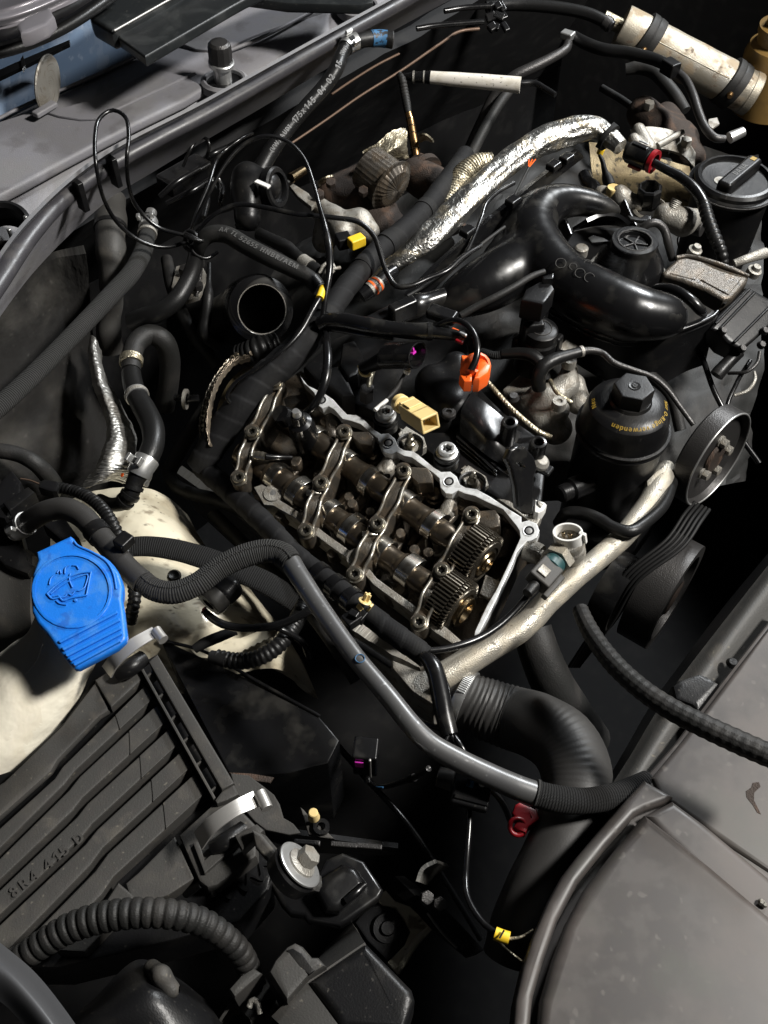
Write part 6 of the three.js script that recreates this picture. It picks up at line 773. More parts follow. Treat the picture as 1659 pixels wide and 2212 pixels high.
// taped looms
{ const t = hose('wiring_loom', 'thick cloth taped wiring loom climbing across the engine', 'loom', [[425, 1010, -.05, 26], [445, 985, -.04, 30], [480, 930, -.022, 34], [520, 880, -.006, 35], [565, 825, .008, 35], [610, 785, .018, 34], [655, 742, .026, 32], [690, 705, .032, 29], [715, 668, .036, 26], [745, 625, .04, 25], [780, 583, .042, 24], [820, 540, .042, 24], [870, 498, .042, 23], [920, 450, .04, 22], [955, 405, .036, 22], [985, 365, .03, 21], [1005, 335, .02, 20]], 26, K.tape, { sides: 26, step: 0.0018, mod: wrap(0.021, 0.055, 3) });
  for (const f of [0.36, 0.5, 0.585, 0.72]) part(t, 'tape_turn', band(t.pa, f, f + 0.018, 0.0009), K.tape); }
{ const t = hose('wiring_loom', 'cloth taped wiring loom passing below the gears to the alloy pipe', 'loom', [[430, 990, -.06, 20], [440, 1010, -.055, 24], [490, 1055, -.045, 24], [545, 1105, -.036, 25], [590, 1150, -.03, 24], [640, 1200, -.024, 23], [690, 1240, -.02, 23], [735, 1275, -.016, 24], [780, 1312, -.012, 24], [820, 1345, -.01, 25], [860, 1375, -.008, 25], [895, 1400, -.008, 25], [922, 1420, -.008, 24]], 24, K.tape, { sides: 24, step: 0.0018, mod: wrap(0.02, 0.07, 9) }); for (const f of [0.62, 0.68, 0.74]) part(t, 'loose_tape', band(t.pa, f, f + 0.025, 0.0016), K.gloss); }
{ const t = hose('shrink_sleeve', 'glossy black shrink sleeve forking into wires beside the large ribbed hose', 'sleeve', [[912, 1418, .0, 12], [925, 1425, .002, 17], [940, 1450, .002, 20], [950, 1490, .0, 21], [957, 1530, -.002, 21], [965, 1565, -.004, 20], [972, 1588, -.006, 19]], 19, K.gloss, { mod: lumpy(0.08, 40), sides: 20 });
  for (const d of [[[968, 1588, -.006], [960, 1605, -.008], [955, 1612, -.012]], [[975, 1590, -.006], [990, 1610, -.008], [1008, 1640, -.01]], [[980, 1588, -.006], [998, 1615, -.006], [1014, 1645, -.012]], [[965, 1580, -.008], [940, 1570, -.012], [905, 1560, -.02]]]) part(t, 'wire', sweep(route(d.map(p => [...p, 6]), 6), { sides: 10 }), K.gloss); }
{ const t = hose('shrink_sleeve', 'glossy black sleeve branching from the thick loom toward the orange plug', 'sleeve', [[690, 700, .045, 14], [705, 692, .05, 15], [745, 693, .054, 17], [790, 702, .056, 17], [840, 710, .056, 17], [890, 715, .056, 18], [935, 716, .056, 19]], 17, K.gloss, { sides: 20, mod: (s, a) => 1 + 0.12 * fbm3(s * 30, Math.cos(a), Math.sin(a)) }); part(t, 'inner_sleeve', sweep(route([[930, 718, .055, 14], [965, 722, .055, 13], [1003, 725, .054, 12]], 13), { sides: 16 }), K.gloss);
  part(t, 'tape_end', band(t.pa, 0.955, 0.985, 0.0006), K.rubber); part(t, 'lower_wire', sweep(route([[690, 706, .04, 8], [740, 712, .046, 8], [790, 722, .048, 7], [850, 730, .048, 6]], 8), { sides: 12 }), K.gloss); for (const [x, y, m] of [[984, 714, K.orange], [992, 738, K.red], [1000, 722, K.steel]]) part(t, 'bare_wire_end', rbox(0.008, 0.003, 0.003, 0.001), m, upright(P(x, y, .058), UP)); }
{ const t = thing('loom_clip', 'pale yellow fir tree clip on the lower taped loom', 'clip'); const c = P(788, 1300, .006), ax = axisAt(788, 1300, 25, -55, 0.5); part(t, 'disc', lathe([[0, 0], [0.0048, 0], [0.0055, 0.0008], [0.0048, 0.0014], [0, 0.0014]], 26), K.beige, upright(c, ax)); part(t, 'stem', rbox(0.0016, 0.008, 0.006, 0.0004), K.beige, upright(c.clone().addScaledVector(ax, 0.004), ax)); part(t, 'stem', rbox(0.006, 0.008, 0.0016, 0.0004), K.beige, upright(c.clone().addScaledVector(ax, 0.004), ax)); for (const s of [-1, 1]) part(t, 'prong', rbox(0.002, 0.009, 0.004, 0.0006), K.beige, upright(c.clone().add(V(s * 0.004, -0.006, 0.002)), V(s * 0.4, 1, 0))); part(t, 'base_block', rbox(0.01, 0.008, 0.01, 0.001), K.plastic, upright(c.clone().add(V(-0.004, -0.012, 0.006)), UP)); }
{ const t = thing('loom_clip', 'small black clip block beside the yellow fir tree clip', 'clip'); part(t, 'block', rbox(0.014, 0.01, 0.012, 0.0015), K.plastic, frame(P(760, 1338, -.004), P(772, 1330, -.004))); part(t, 'eye', rbox(0.008, 0.004, 0.006, 0.001), K.gloss, frame(P(764, 1326, .004), P(772, 1330, .004))); }
// ------------------------------------------------------------------ loose cables and plugs
const wire = (label, pts, r, m = K.gloss, name = 'cable') => hose(name, label, 'cable', pts, r, m, { sides: 10, step: 0.005, part: 'sheath' });
wire('thin black cable in a tall loop standing before the scuttle', [[405, 522, 0.06, 4.5], [360, 534, 0.06, 4.5], [310, 524, 0.07, 4.5], [262, 490, 0.09, 4.5], [225, 432, 0.128, 4.5], [208, 360, 0.165, 4.5], [205, 300, 0.176, 4.5], [215, 256, 0.181, 4.5], [243, 238, 0.182, 4.5], [270, 252, 0.18, 4.5], [278, 290, 0.174, 4.5], [274, 340, 0.165, 4.5], [278, 400, 0.128, 4.5], [298, 450, 0.09, 4.5], [340, 490, 0.07, 4.5], [400, 509, 0.06, 4.5]], 4.5);
{ const t = wire('thin black cable arching over the printed hose to the twin sleeves', [[405, 512, .06, 4.5], [425, 470, .08, 4.5], [450, 420, .10, 4.5], [490, 350, .12, 4.5], [530, 310, .13, 4.5], [575, 294, .135, 4.5], [620, 305, .13, 4.5], [655, 340, .12, 4.5], [675, 390, .11, 4.5], [690, 445, .10, 5], [702, 490, .09, 6.5], [710, 530, .085, 8], [712, 580, .075, 8], [703, 640, .06, 7], [697, 690, .045, 6]], 5); }
{ const t = wire('black cable from the knot bending over the bracket toward the foil sleeve', [[410, 525, .055, 4.5], [430, 495, .07, 4.5], [465, 462, .085, 4.5], [510, 442, .09, 5], [560, 446, .09, 5.5], [640, 462, .088, 5.5], [720, 470, .085, 5.5], [775, 480, .08, 6], [808, 510, .07, 6], [822, 550, .06, 6], [836, 590, .05, 6], [856, 618, .045, 6], [885, 618, .045, 6], [925, 602, .046, 6], [965, 585, .048, 6], [1000, 555, .05, 6], [1040, 530, .05, 5]], 5.5); }
wire('thin cable hanging in a small bow below the seal', [[395, 360, .06, 4], [410, 325, .075, 4], [428, 300, .08, 4], [445, 298, .08, 4], [452, 315, .075, 4], [446, 340, .06, 4]], 4);
wire('thin cable falling from the knot behind the thick printed hose', [[408, 515, .06, 4], [425, 460, .07, 4], [450, 400, .08, 4], [466, 350, .085, 4], [480, 330, .08, 4], [520, 300, .085, 4], [545, 288, .08, 4]], 4);
{ const t = thing('cable_knot', 'knot of thin black cable below the tall loop', 'cable'); const c = P(412, 515, .065); for (let i = 0; i < 4; i++) part(t, 'turn', new THREE.TorusGeometry(0.0085 + 0.001 * i, 0.0022, 8, 28), K.gloss, upright(c.clone().add(V(0.002 * i, 0.002 * i - 0.004, 0)), V(0.9 - 0.4 * i, 0.5, 0.3 * i))); part(t, 'tail', sweep(route([[412, 530, .06, 4], [420, 548, .055, 4], [445, 558, .05, 4], [470, 545, .05, 4]], 4), { sides: 8 }), K.gloss); }
{ const t = wire('black cable with yellow tape curving beside the thick loom', [[510, 880, .0, 4], [490, 860, .01, 4.5], [505, 830, .02, 4.5], [555, 795, .034, 5], [610, 758, .045, 5], [650, 715, .052, 6], [675, 670, .058, 7], [692, 640, .062, 8], [697, 625, .062, 7]], 5); part(t, 'yellow_tape', sweep(route([[690, 645, .063, 9], [698, 622, .063, 8.5]], 9), { sides: 12 }), K.yellow, null, 'yellow tape band'); }
wire('black cable dropping from the thick loom into the open head', [[704, 715, .04, 8], [706, 745, .042, 9], [708, 775, .042, 10], [704, 815, .038, 10], [694, 848, .03, 9], [678, 876, .02, 9], [660, 892, .01, 8]], 9);
{ const t = thing('coil_plug', 'dark plug seated in the open head below the dropping cable', 'plug'); const c = HP.at(...q2(660, 600), 0.01); part(t, 'body', lathe([[0, 0.03], [0.006, 0.03], [0.0075, 0.02], [0.011, 0.018], [0.0125, 0.008], [0.0125, -0.03]], 26), K.gloss, upright(c, HN)); part(t, 'chrome_tip', lathe([[0, 0.006], [0.003, 0.006], [0.0045, 0]], 16), K.steel, upright(c.clone().addScaledVector(HN, 0.03), HN)); part(t, 'side_socket', lathe([[0, 0.012], [0.008, 0.012], [0.01, 0]], 22), K.gloss, upright(HP.at(...q2(520, 480), 0.006), V(-0.4, 0.8, 0.3))); part(t, 'wing', slab(HP, R(q2, [[540, 540], [620, 520], [740, 540], [750, 640], [700, 720], [590, 700], [560, 620]]), 0.02, 0.003, 0.004), K.gloss); }
{ const t = thing('glow_plug_tip', 'small bright metal tip lying among the camshafts', 'plug tip'); part(t, 'tip', sweep(path([[HP.at(...q2(245, 795), .012), 0.0042], [HP.at(...q2(300, 798), .012), 0.0044], [HP.at(...q2(345, 802), .012), 0.004]]), { sides: 14, mod: s => 1 + 0.08 * Math.cos(s * 1500) }), K.bolt); part(t, 'stem', sweep(path([[HP.at(...q2(345, 802), .012), 0.003], [HP.at(...q2(440, 806), .008), 0.0026], [HP.at(...q2(560, 806), .0), 0.002]]), { sides: 10 }), K.gloss); }
{ const t = wire('black cable arching from the sleeve into the orange plug', [[938, 706, .058, 5], [965, 694, .066, 6], [990, 692, .07, 6.5], [1015, 708, .07, 7], [1030, 740, .066, 7.5], [1030, 770, .06, 7.5], [1018, 800, .052, 8]], 7); }
{ const t = thing('orange_connector', 'bright orange plug with a black cable', 'connector'); const c = P(1030, 792, .044), ax = V(0.25, 0.95, 0.35); const mx = upright(c, ax);
  part(t, 'shell', lathe([[0.006, -0.014], [0.012, -0.014], [0.0135, -0.006], [0.0125, 0.004], [0.0105, 0.008], [0.008, 0.0085], [0.006, 0.004]], 14, 0.35), K.orange, mx); part(t, 'collar', lathe([[0.004, 0.001], [0.0085, 0.002], [0.0095, 0.006], [0.0085, 0.0062], [0.004, 0.003]], 24), K.orange, mx);
  part(t, 'latch', slab(level(.046), R(T11, [[1330, 640], [1400, 645], [1390, 690], [1345, 700]]), 0.014, 0.0015), K.orange); part(t, 'latch', slab(level(.046), R(T11, [[1320, 765], [1400, 760], [1400, 810], [1350, 812]]), 0.014, 0.0015, 0, { holes: [R(T11, [[1345, 775], [1380, 772], [1380, 795], [1350, 797]])] }), K.orange); part(t, 'side_shell', slab(level(.05), R(T11, [[1440, 640], [1500, 655], [1525, 700], [1510, 750], [1450, 790], [1410, 790], [1430, 720]]), 0.02, 0.004), K.orange); }
{ const t = thing('beige_connector', 'beige plug with an open square end lying on the valve cover', 'connector'); const a = P(860, 868, .026), b = P(930, 915, .046), L = a.distanceTo(b), mx = frame(a, b, V(0.15, 1, 0.25));
  part(t, 'collar', moved(cyl(0.0085, 0.0085, 0.008, 26, 0.001), 0.001, 0, 0, 0, 0, -Math.PI / 2), K.beige, mx); part(t, 'neck', moved(rbox(0.012, 0.008, 0.011, 0.0015), 0.012, 0, 0), K.beige, mx);
  const W = 0.018, H = 0.0155, e = 0.0024, o = 0.014; part(t, 'body', merge([moved(rbox(L - 0.018 - o, H, W, 0.0015), 0.018 + (L - 0.018 - o) / 2, 0, 0), ...[-1, 1].flatMap(k => [moved(rbox(o + 0.004, e, W, 0.001), L - o / 2 - 0.002, k * (H - e) / 2, 0), moved(rbox(o + 0.004, H, e, 0.001), L - o / 2 - 0.002, 0, k * (W - e) / 2)])]), K.beige, mx); part(t, 'contact', moved(rbox(0.009, 0.0016, 0.002, 0.0003), L - 0.011, 0, 0.0025), K.brass, mx); part(t, 'contact', moved(rbox(0.009, 0.0016, 0.002, 0.0003), L - 0.011, 0, -0.0025), K.brass, mx); part(t, 'latch_plate', moved(rbox(0.012, 0.0022, 0.013, 0.0006), 0.028, 0.0084, 0), K.beige, mx); part(t, 'catch', moved(rbox(0.004, 0.004, 0.015, 0.0008), 0.019, 0.0074, 0), K.beige, mx); }
{ const t = thing('injector_plug', 'black oval socket with magenta contacts beside the orange plug', 'connector'); const a = P(835, 768, .032), b = P(903, 767, .045), L = a.distanceTo(b), mx = frame(a, b, V(0.2, 1, 0.3));
  const s = new THREE.Shape(); s.absellipse(0, 0, 0.0115, 0.0175, 0, 2 * Math.PI); const h = new THREE.Path(); h.absellipse(0, 0, 0.0098, 0.0155, 0, 2 * Math.PI); s.holes.push(h); const g = ext(s, L, 0.0006, 30); g.rotateX(0).rotateZ(-Math.PI / 2);
  part(t, 'socket_shell', moved(g, 0, 0, 0, -0.5, 0, 0), K.gloss, mx); part(t, 'socket_floor', moved(rbox(0.004, 0.017, 0.024, 0.001), L * 0.55, 0, 0, -0.5, 0, 0), K.plastic, mx); part(t, 'contact', moved(rbox(0.004, 0.002, 0.009, 0.0004), L * 0.72, 0.004, -0.008, -0.5, 0, 0), K.magenta, mx); part(t, 'contact', moved(rbox(0.004, 0.006, 0.0022, 0.0004), L * 0.72, 0.0, -0.008, -0.5, 0, 0), K.magenta, mx); part(t, 'contact', moved(rbox(0.004, 0.0022, 0.006, 0.0004), L * 0.72, -0.004, -0.006, -0.5, 0, 0), K.magenta, mx);
  part(t, 'boot', sweep(route([[782, 797, .015, 15], [800, 790, .02, 15], [825, 778, .028, 18], [845, 770, .034, 21]], 17), { sides: 22 }), K.rubber); part(t, 'torn_edge', sweep(route([[775, 790, .018, 3], [780, 808, .016, 3], [795, 812, .018, 3], [800, 806, .02, 3]], 3), { sides: 6 }), K.beige); }
{ const t = thing('injector_line', 'short pale steel line with hex sleeve beside the black boot', 'line'); part(t, 'tube', sweep(route([[838, 745, .01, 6], [820, 770, .008, 6], [802, 810, .004, 6.5], [796, 838, .0, 6.5]], 6), { sides: 12 }), K.foilDull); part(t, 'hex_sleeve', hexPrism(0.0075, 0.016), K.darkMetal, upright(P(792, 862, -.014), V(0.05, 1, 0.1))); }
{ const t = thing('glow_plug_lead', 'white tipped lead lying beside the beige plug', 'lead'); part(t, 'lead', sweep(route([[878, 800, .024, 3], [868, 818, .022, 4], [858, 838, .02, 6], [846, 852, .018, 7], [836, 862, .018, 4]], 4), { sides: 10 }), K.rubberDull); part(t, 'white_tip', sweep(route([[836, 864, .018, 4.5], [822, 876, .018, 5], [810, 886, .018, 5]], 5), { sides: 10 }), K.white); part(t, 'pale_cap', rbox(0.006, 0.005, 0.005, 0.001), K.white, upright(P(879, 802, .028), UP)); }
{ const t = thing('temperature_sensor', 'pale grey sensor plug at the corner of the gasket rail', 'sensor'); const a = P(1236, 1206, -.02), ax = V(-0.25, 1, 0.05); const mx = upright(a, ax);
  part(t, 'barrel', lathe([[0, 0], [0.009, 0], [0.0105, 0.008], [0.0125, 0.0095], [0.0125, 0.018], [0.0115, 0.02], [0.012, 0.028], [0.011, 0.03], [0, 0.03]], 24, 0.4), K.castGrey, mx);
  const s = new THREE.Shape(); s.absellipse(0, 0, 0.0125, 0.0092, 0, 2 * Math.PI); const h = new THREE.Path(); h.absellipse(0, 0, 0.0108, 0.0074, 0, 2 * Math.PI); s.holes.push(h); part(t, 'socket', moved(ext(s, 0.014, 0.0005, 24), 0, 0.028, 0, 0, 0.4, 0), K.white, mx); part(t, 'pin_floor', moved(cyl(0.0085, 0.0085, 0.002, 20), 0, 0.031, 0), K.castGrey, mx); part(t, 'pin', moved(rbox(0.004, 0.008, 0.0015, 0.0003), 0.002, 0.036, 0), K.brass, mx); part(t, 'pin', moved(rbox(0.003, 0.007, 0.0015, 0.0003), -0.004, 0.036, 0.001), K.brass, mx); part(t, 'key', moved(rbox(0.006, 0.013, 0.003, 0.0006), 0.0115, 0.0355, -0.004), K.white, mx); }
{ const t = thing('pressure_sensor', 'teal banded sensor with hex collar and grey green plug by the alloy pipe', 'sensor'); const a = P(1212, 1200, .0), b = P(1150, 1270, .004), L = a.distanceTo(b), mx = frame(a, b, V(0.1, 1, 0.3));
  const hx = moved(hexPrism(0.0135, 0.009), 0, 0, 0, 0, 0, -Math.PI / 2); part(t, 'hex_collar', hx, K.aluTube, mx); part(t, 'teal_band', moved(cyl(0.0098, 0.0098, 0.01, 26), 0.008, 0, 0, 0, 0, -Math.PI / 2), K.teal, mx); part(t, 'plug', moved(rbox(0.024, 0.014, 0.02, 0.0018), 0.028, 0.0015, 0), K.plasticGrey, mx); part(t, 'plug_window', moved(rbox(0.009, 0.003, 0.009, 0.0006), 0.031, 0.0088, 0.002), K.castGrey, mx); part(t, 'plug_tail', moved(cyl(0.005, 0.0045, 0.014, 18), 0.039, 0, 0, 0, 0, -Math.PI / 2), K.rubber, mx); part(t, 'side_wing', moved(rbox(0.028, 0.006, 0.005, 0.001), 0.03, -0.001, -0.012), K.plasticGrey, mx); }
wire('black cable leading from the teal sensor round to the taped loom', [[1150, 1272, .0, 8], [1136, 1292, -.004, 8], [1110, 1322, -.008, 8], [1080, 1350, -.01, 8.5], [1040, 1376, -.01, 9], [1000, 1392, -.008, 9], [960, 1402, -.006, 8], [922, 1406, -.004, 7]], 8, K.gloss);
{ const t = thing('wheel_speed_plug', 'round black plug with red wires on the strut tower', 'connector'); const a = P(450, 1306, -.02), b = P(480, 1275, -.018), mx = frame(a, b, V(-0.2, 1, 0.2)); part(t, 'barrel', moved(lathe([[0.006, 0], [0.0125, 0], [0.014, 0.004], [0.014, 0.012], [0, 0.012]], 28), 0, 0, 0, 0, 0, -Math.PI / 2), K.gloss, mx); part(t, 'body', moved(rbox(0.02, 0.022, 0.026, 0.006, 3), 0.02, 0, 0), K.plastic, mx); part(t, 'red_wire', sweep(route([[444, 1312, -.022, 2.5], [438, 1318, -.026, 2.5], [442, 1324, -.03, 2.5]], 2.5), { sides: 8 }), K.red); }
{ const t = wire('glossy black cable from the red wired plug across the strut tower', [[441, 1320, -.03, 8], [455, 1333, -.028, 9], [480, 1348, -.026, 9], [515, 1356, -.026, 9], [555, 1356, -.024, 9], [600, 1350, -.02, 9], [640, 1334, -.014, 9], [668, 1318, -.01, 9]], 9); part(t, 'branch', sweep(route([[590, 1352, -.022, 7], [625, 1368, -.03, 7], [655, 1390, -.05, 7], [668, 1420, -.08, 7]], 7), { sides: 10 }), K.gloss); }
{ const t = thing('fuel_plug', 'black plug with magenta tab hanging in the dark gap', 'connector'); const mx = upright(P(791, 1640, -.05), V(0, 1, 0.05), V(1, 0, 0.1)); part(t, 'body', moved(rbox(0.019, 0.036, 0.018, 0.0018), 0, 0.006, 0), K.gloss, mx); part(t, 'magenta_tab', moved(rbox(0.007, 0.01, 0.002, 0.0006), -0.004, 0.0135, 0.0095), K.magenta, mx); part(t, 'edge_rail', moved(rbox(0.0016, 0.036, 0.002, 0.0004), 0.0042, 0.006, 0.0095), K.clip, mx); part(t, 'boot', sweep(route([[791, 1652, -.068, 8], [793, 1672, -.075, 9], [796, 1690, -.078, 8]], 8), { sides: 14, mod: s => 1 + 0.12 * Math.cos(s * 900) }), K.gloss); }
{ const t = wire('glossy cable between the magenta plug and the grey pipe', [[796, 1684, -.078, 4], [808, 1697, -.074, 4.5], [830, 1699, -.066, 6], [870, 1688, -.05, 6.5], [900, 1677, -.035, 6.5], [926, 1660, -.02, 7]], 6); part(t, 'blue_wire', sweep(route([[799, 1686, -.077, 1.8], [812, 1699, -.071, 1.8], [828, 1701, -.064, 1.8]], 1.8), { sides: 6 }), K.blueMark); part(t, 'tape_ring', band(t.pa, 0.66, 0.74, 0.0008), K.tape); }
{ const t = thing('map_sensor_plug', 'black rectangular plug tucked under the grey pipe bend', 'connector'); const mx = frame(P(960, 1694, .0), P(1045, 1716, .0), V(0, 1, 0.3)); part(t, 'body', moved(rbox(0.026, 0.02, 0.024, 0.002), 0.02, 0, 0), K.plastic, mx); part(t, 'lock_rail', moved(rbox(0.024, 0.003, 0.003, 0.0008), 0.021, 0.010, 0.007), K.gloss, mx); part(t, 'wire_seal', moved(cyl(0.007, 0.008, 0.012, 20), -0.006, 0.001, -0.004, 0, 0, -Math.PI / 2), K.gloss, mx); part(t, 'blue_window', moved(rbox(0.005, 0.002, 0.006, 0.0005), 0.018, 0.0102, -0.004), K.blueMark, mx); part(t, 'white_eye', moved(new THREE.TorusGeometry(0.002, 0.0008, 8, 18), 0.026, 0.0105, -0.006, Math.PI / 2, 0, 0), K.white, mx); part(t, 'yellow_wire', sweep(route([[945, 1680, .006, 2], [952, 1690, .004, 2]], 2), { sides: 6 }), K.yellow); }
{ const t = wire('black cable dropping from the rectangular plug to the yellow tag', [[1013, 1745, -.01, 6], [1014, 1775, -.01, 6.5], [1010, 1830, -.012, 7], [1006, 1890, -.010, 7], [1008, 1930, -.006, 7], [1020, 1960, -.002, 7], [1045, 1995, .002, 7], [1072, 2016, .006, 7]], 7, K.gloss); }
{ const t = thing('yellow_tag', 'yellow paper tag wrapped round a thin cable', 'tag'); const pa = route([[1069, 2016, .006, 14], [1084, 2022, .006, 14], [1100, 2027, .006, 14]], 14); part(t, 'wrap', sweep(pa, { sides: 20 }), K.yellow); part(t, 'print_bar', rbox(0.0012, 0.0006, 0.006, 0.0002), K.plastic, upright(P(1084, 2018, .0125), UP)); part(t, 'tail_wire', sweep(route([[1078, 2034, .0, 2.5], [1100, 2055, -.01, 2.5], [1130, 2078, -.01, 2.5]], 2.5), { sides: 6 }), K.foilDull); part(t, 'tail_wire', sweep(route([[1098, 2028, .006, 4], [1125, 2024, .008, 3], [1152, 2008, .01, 2.5]], 3), { sides: 8 }), K.foilDull); }
{ const t = thing('red_connector', 'dark red open plug below the sleeve of the grey pipe', 'connector'); part(t, 'shell', slab(level(-.012), R(T23, [[20, 235], [50, 218], [110, 245], [160, 260], [180, 330], [110, 380], [90, 420], [40, 400], [10, 380], [30, 330], [0, 290]]), 0.012, 0.002, 0, { holes: [R(T23, [[90, 275], [125, 265], [155, 330], [115, 350]])] }), K.red); part(t, 'ring', new THREE.TorusGeometry(0.0055, 0.0018, 8, 26), K.red, upright(P(1118, 1786, -.014), V(0.1, 1, 0.4)).multiply(new THREE.Matrix4().makeRotationX(Math.PI / 2))); }
wire('black cable behind the grey pipe leading to the dark red plug', [[1055, 1700, .0, 7], [1075, 1720, -.006, 7], [1092, 1745, -.012, 8], [1104, 1775, -.016, 8]], 7.5);
{ const t = wire('stiff black cable crossing the manifold foot from the upright plug', [[1176, 586, .07, 6], [1150, 596, .07, 7], [1110, 620, .068, 7.5], [1070, 642, .064, 8], [1030, 662, .058, 8], [995, 682, .052, 8]], 7.5, K.rubberDull); }
{ const t = thing('pressure_plug', 'black square plug upright before the manifold', 'connector'); part(t, 'head', slab(level(.068), R(T21, [[90, 210], [170, 165], [250, 160], [278, 210], [220, 290], [200, 310], [60, 280]]), 0.024, 0.003), K.plastic); part(t, 'cable_clip', slab(level(.074), R(T21, [[200, 130], [270, 110], [268, 145], [205, 150]]), 0.008, 0.001), K.gloss); const s = new THREE.Shape(); s.absellipse(0, 0, 0.0135, 0.0068, 0, 2 * Math.PI); const h = new THREE.Path(); h.absellipse(0, 0, 0.012, 0.0052, 0, 2 * Math.PI); s.holes.push(h); part(t, 'oval_socket', ext(s, 0.05, 0.0005, 24), K.gloss, upright(P(1149, 722, .0), UP, V(1, 0, -0.15))); part(t, 'socket_floor', rbox(0.022, 0.03, 0.009, 0.003), K.plastic, upright(P(1149, 722, .018), UP, V(1, 0, -0.15))); }
{ const t = thing('vacuum_valve', 'round black capped valve with small label beside the manifold', 'valve'); const c = P(1160, 745, .0); part(t, 'cap', lathe([[0, 0.024], [0.003, 0.0245], [0.004, 0.0235], [0.0145, 0.0235], [0.017, 0.022], [0.0172, 0.012], [0.019, 0.01], [0.019, -0.03]], 44), K.plastic, upright(c, V(0.05, 1, 0.05))); part(t, 'cap_ring', new THREE.TorusGeometry(0.0105, 0.0005, 6, 40), K.plasticGrey, upright(c.clone().add(V(0.001, 0.0237, 0.001)), V(0.05, 1, 0.05)).multiply(new THREE.Matrix4().makeRotationX(Math.PI / 2))); for (const s of [-1, 1]) part(t, 'side_lug', rbox(0.008, 0.02, 0.012, 0.003), K.plastic, upright(c.clone().add(V(s * 0.02, 0.002, 0)), UP)); part(t, 'paper_label', slab(new Plane(P(1228, 745, -.004), V(0, 1, 0.5)), R(T21, [[300, 600], [350, 540], [450, 590], [380, 625]]), 0.001, 0.0003), K.castGrey); }
{ const t = thing('pump_casting', 'grey cast pump housing between valve and oil filter', 'pump'); const B = (l, k = 0.006) => part(t, 'casting', blob(l.map(c => c.map(([x, y, h, r]) => [P(x, y, h), M(r, P(x, y, h))])), { res: 48, k, disp: p => 0.0006 * fbm3(p.x * 150, p.y * 150, p.z * 150) }), K.castGrey);
  B([[[1150, 880, -.035, 36], [1175, 900, -.035, 40], [1200, 925, -.045, 36]], [[1190, 860, -.02, 30], [1225, 830, -.015, 24], [1230, 800, -.01, 18]], [[1165, 850, -.02, 24], [1205, 885, -.02, 26]], [[1240, 830, -.03, 24], [1250, 870, -.04, 26]]]); for (const [x, y] of [[1228, 790], [1206, 880]]) part(t, 'screw', lathe([[0, 0.007], [0.0025, 0.007], [0.003, 0.009], [0.0065, 0.009], [0.007, 0.0075], [0.007, 0]], 22), K.castGrey, upright(P(x, y, .002), UP)); part(t, 'band', sweep(route([[1188, 822, .002, 5], [1205, 850, .006, 5], [1235, 870, -.002, 5]], 5), { sides: 10 }), K.foilDull); part(t, 'bolt', lathe([[0, 0.004], [0.004, 0.004], [0.006, 0]], 18), K.darkMetal, upright(P(1109, 860, -.01), UP)); part(t, 'shelf', slab(level(-.045), [[1085, 840], [1130, 800], [1180, 840], [1150, 930], [1100, 900]], 0.02, 0.003), K.castGrey); }
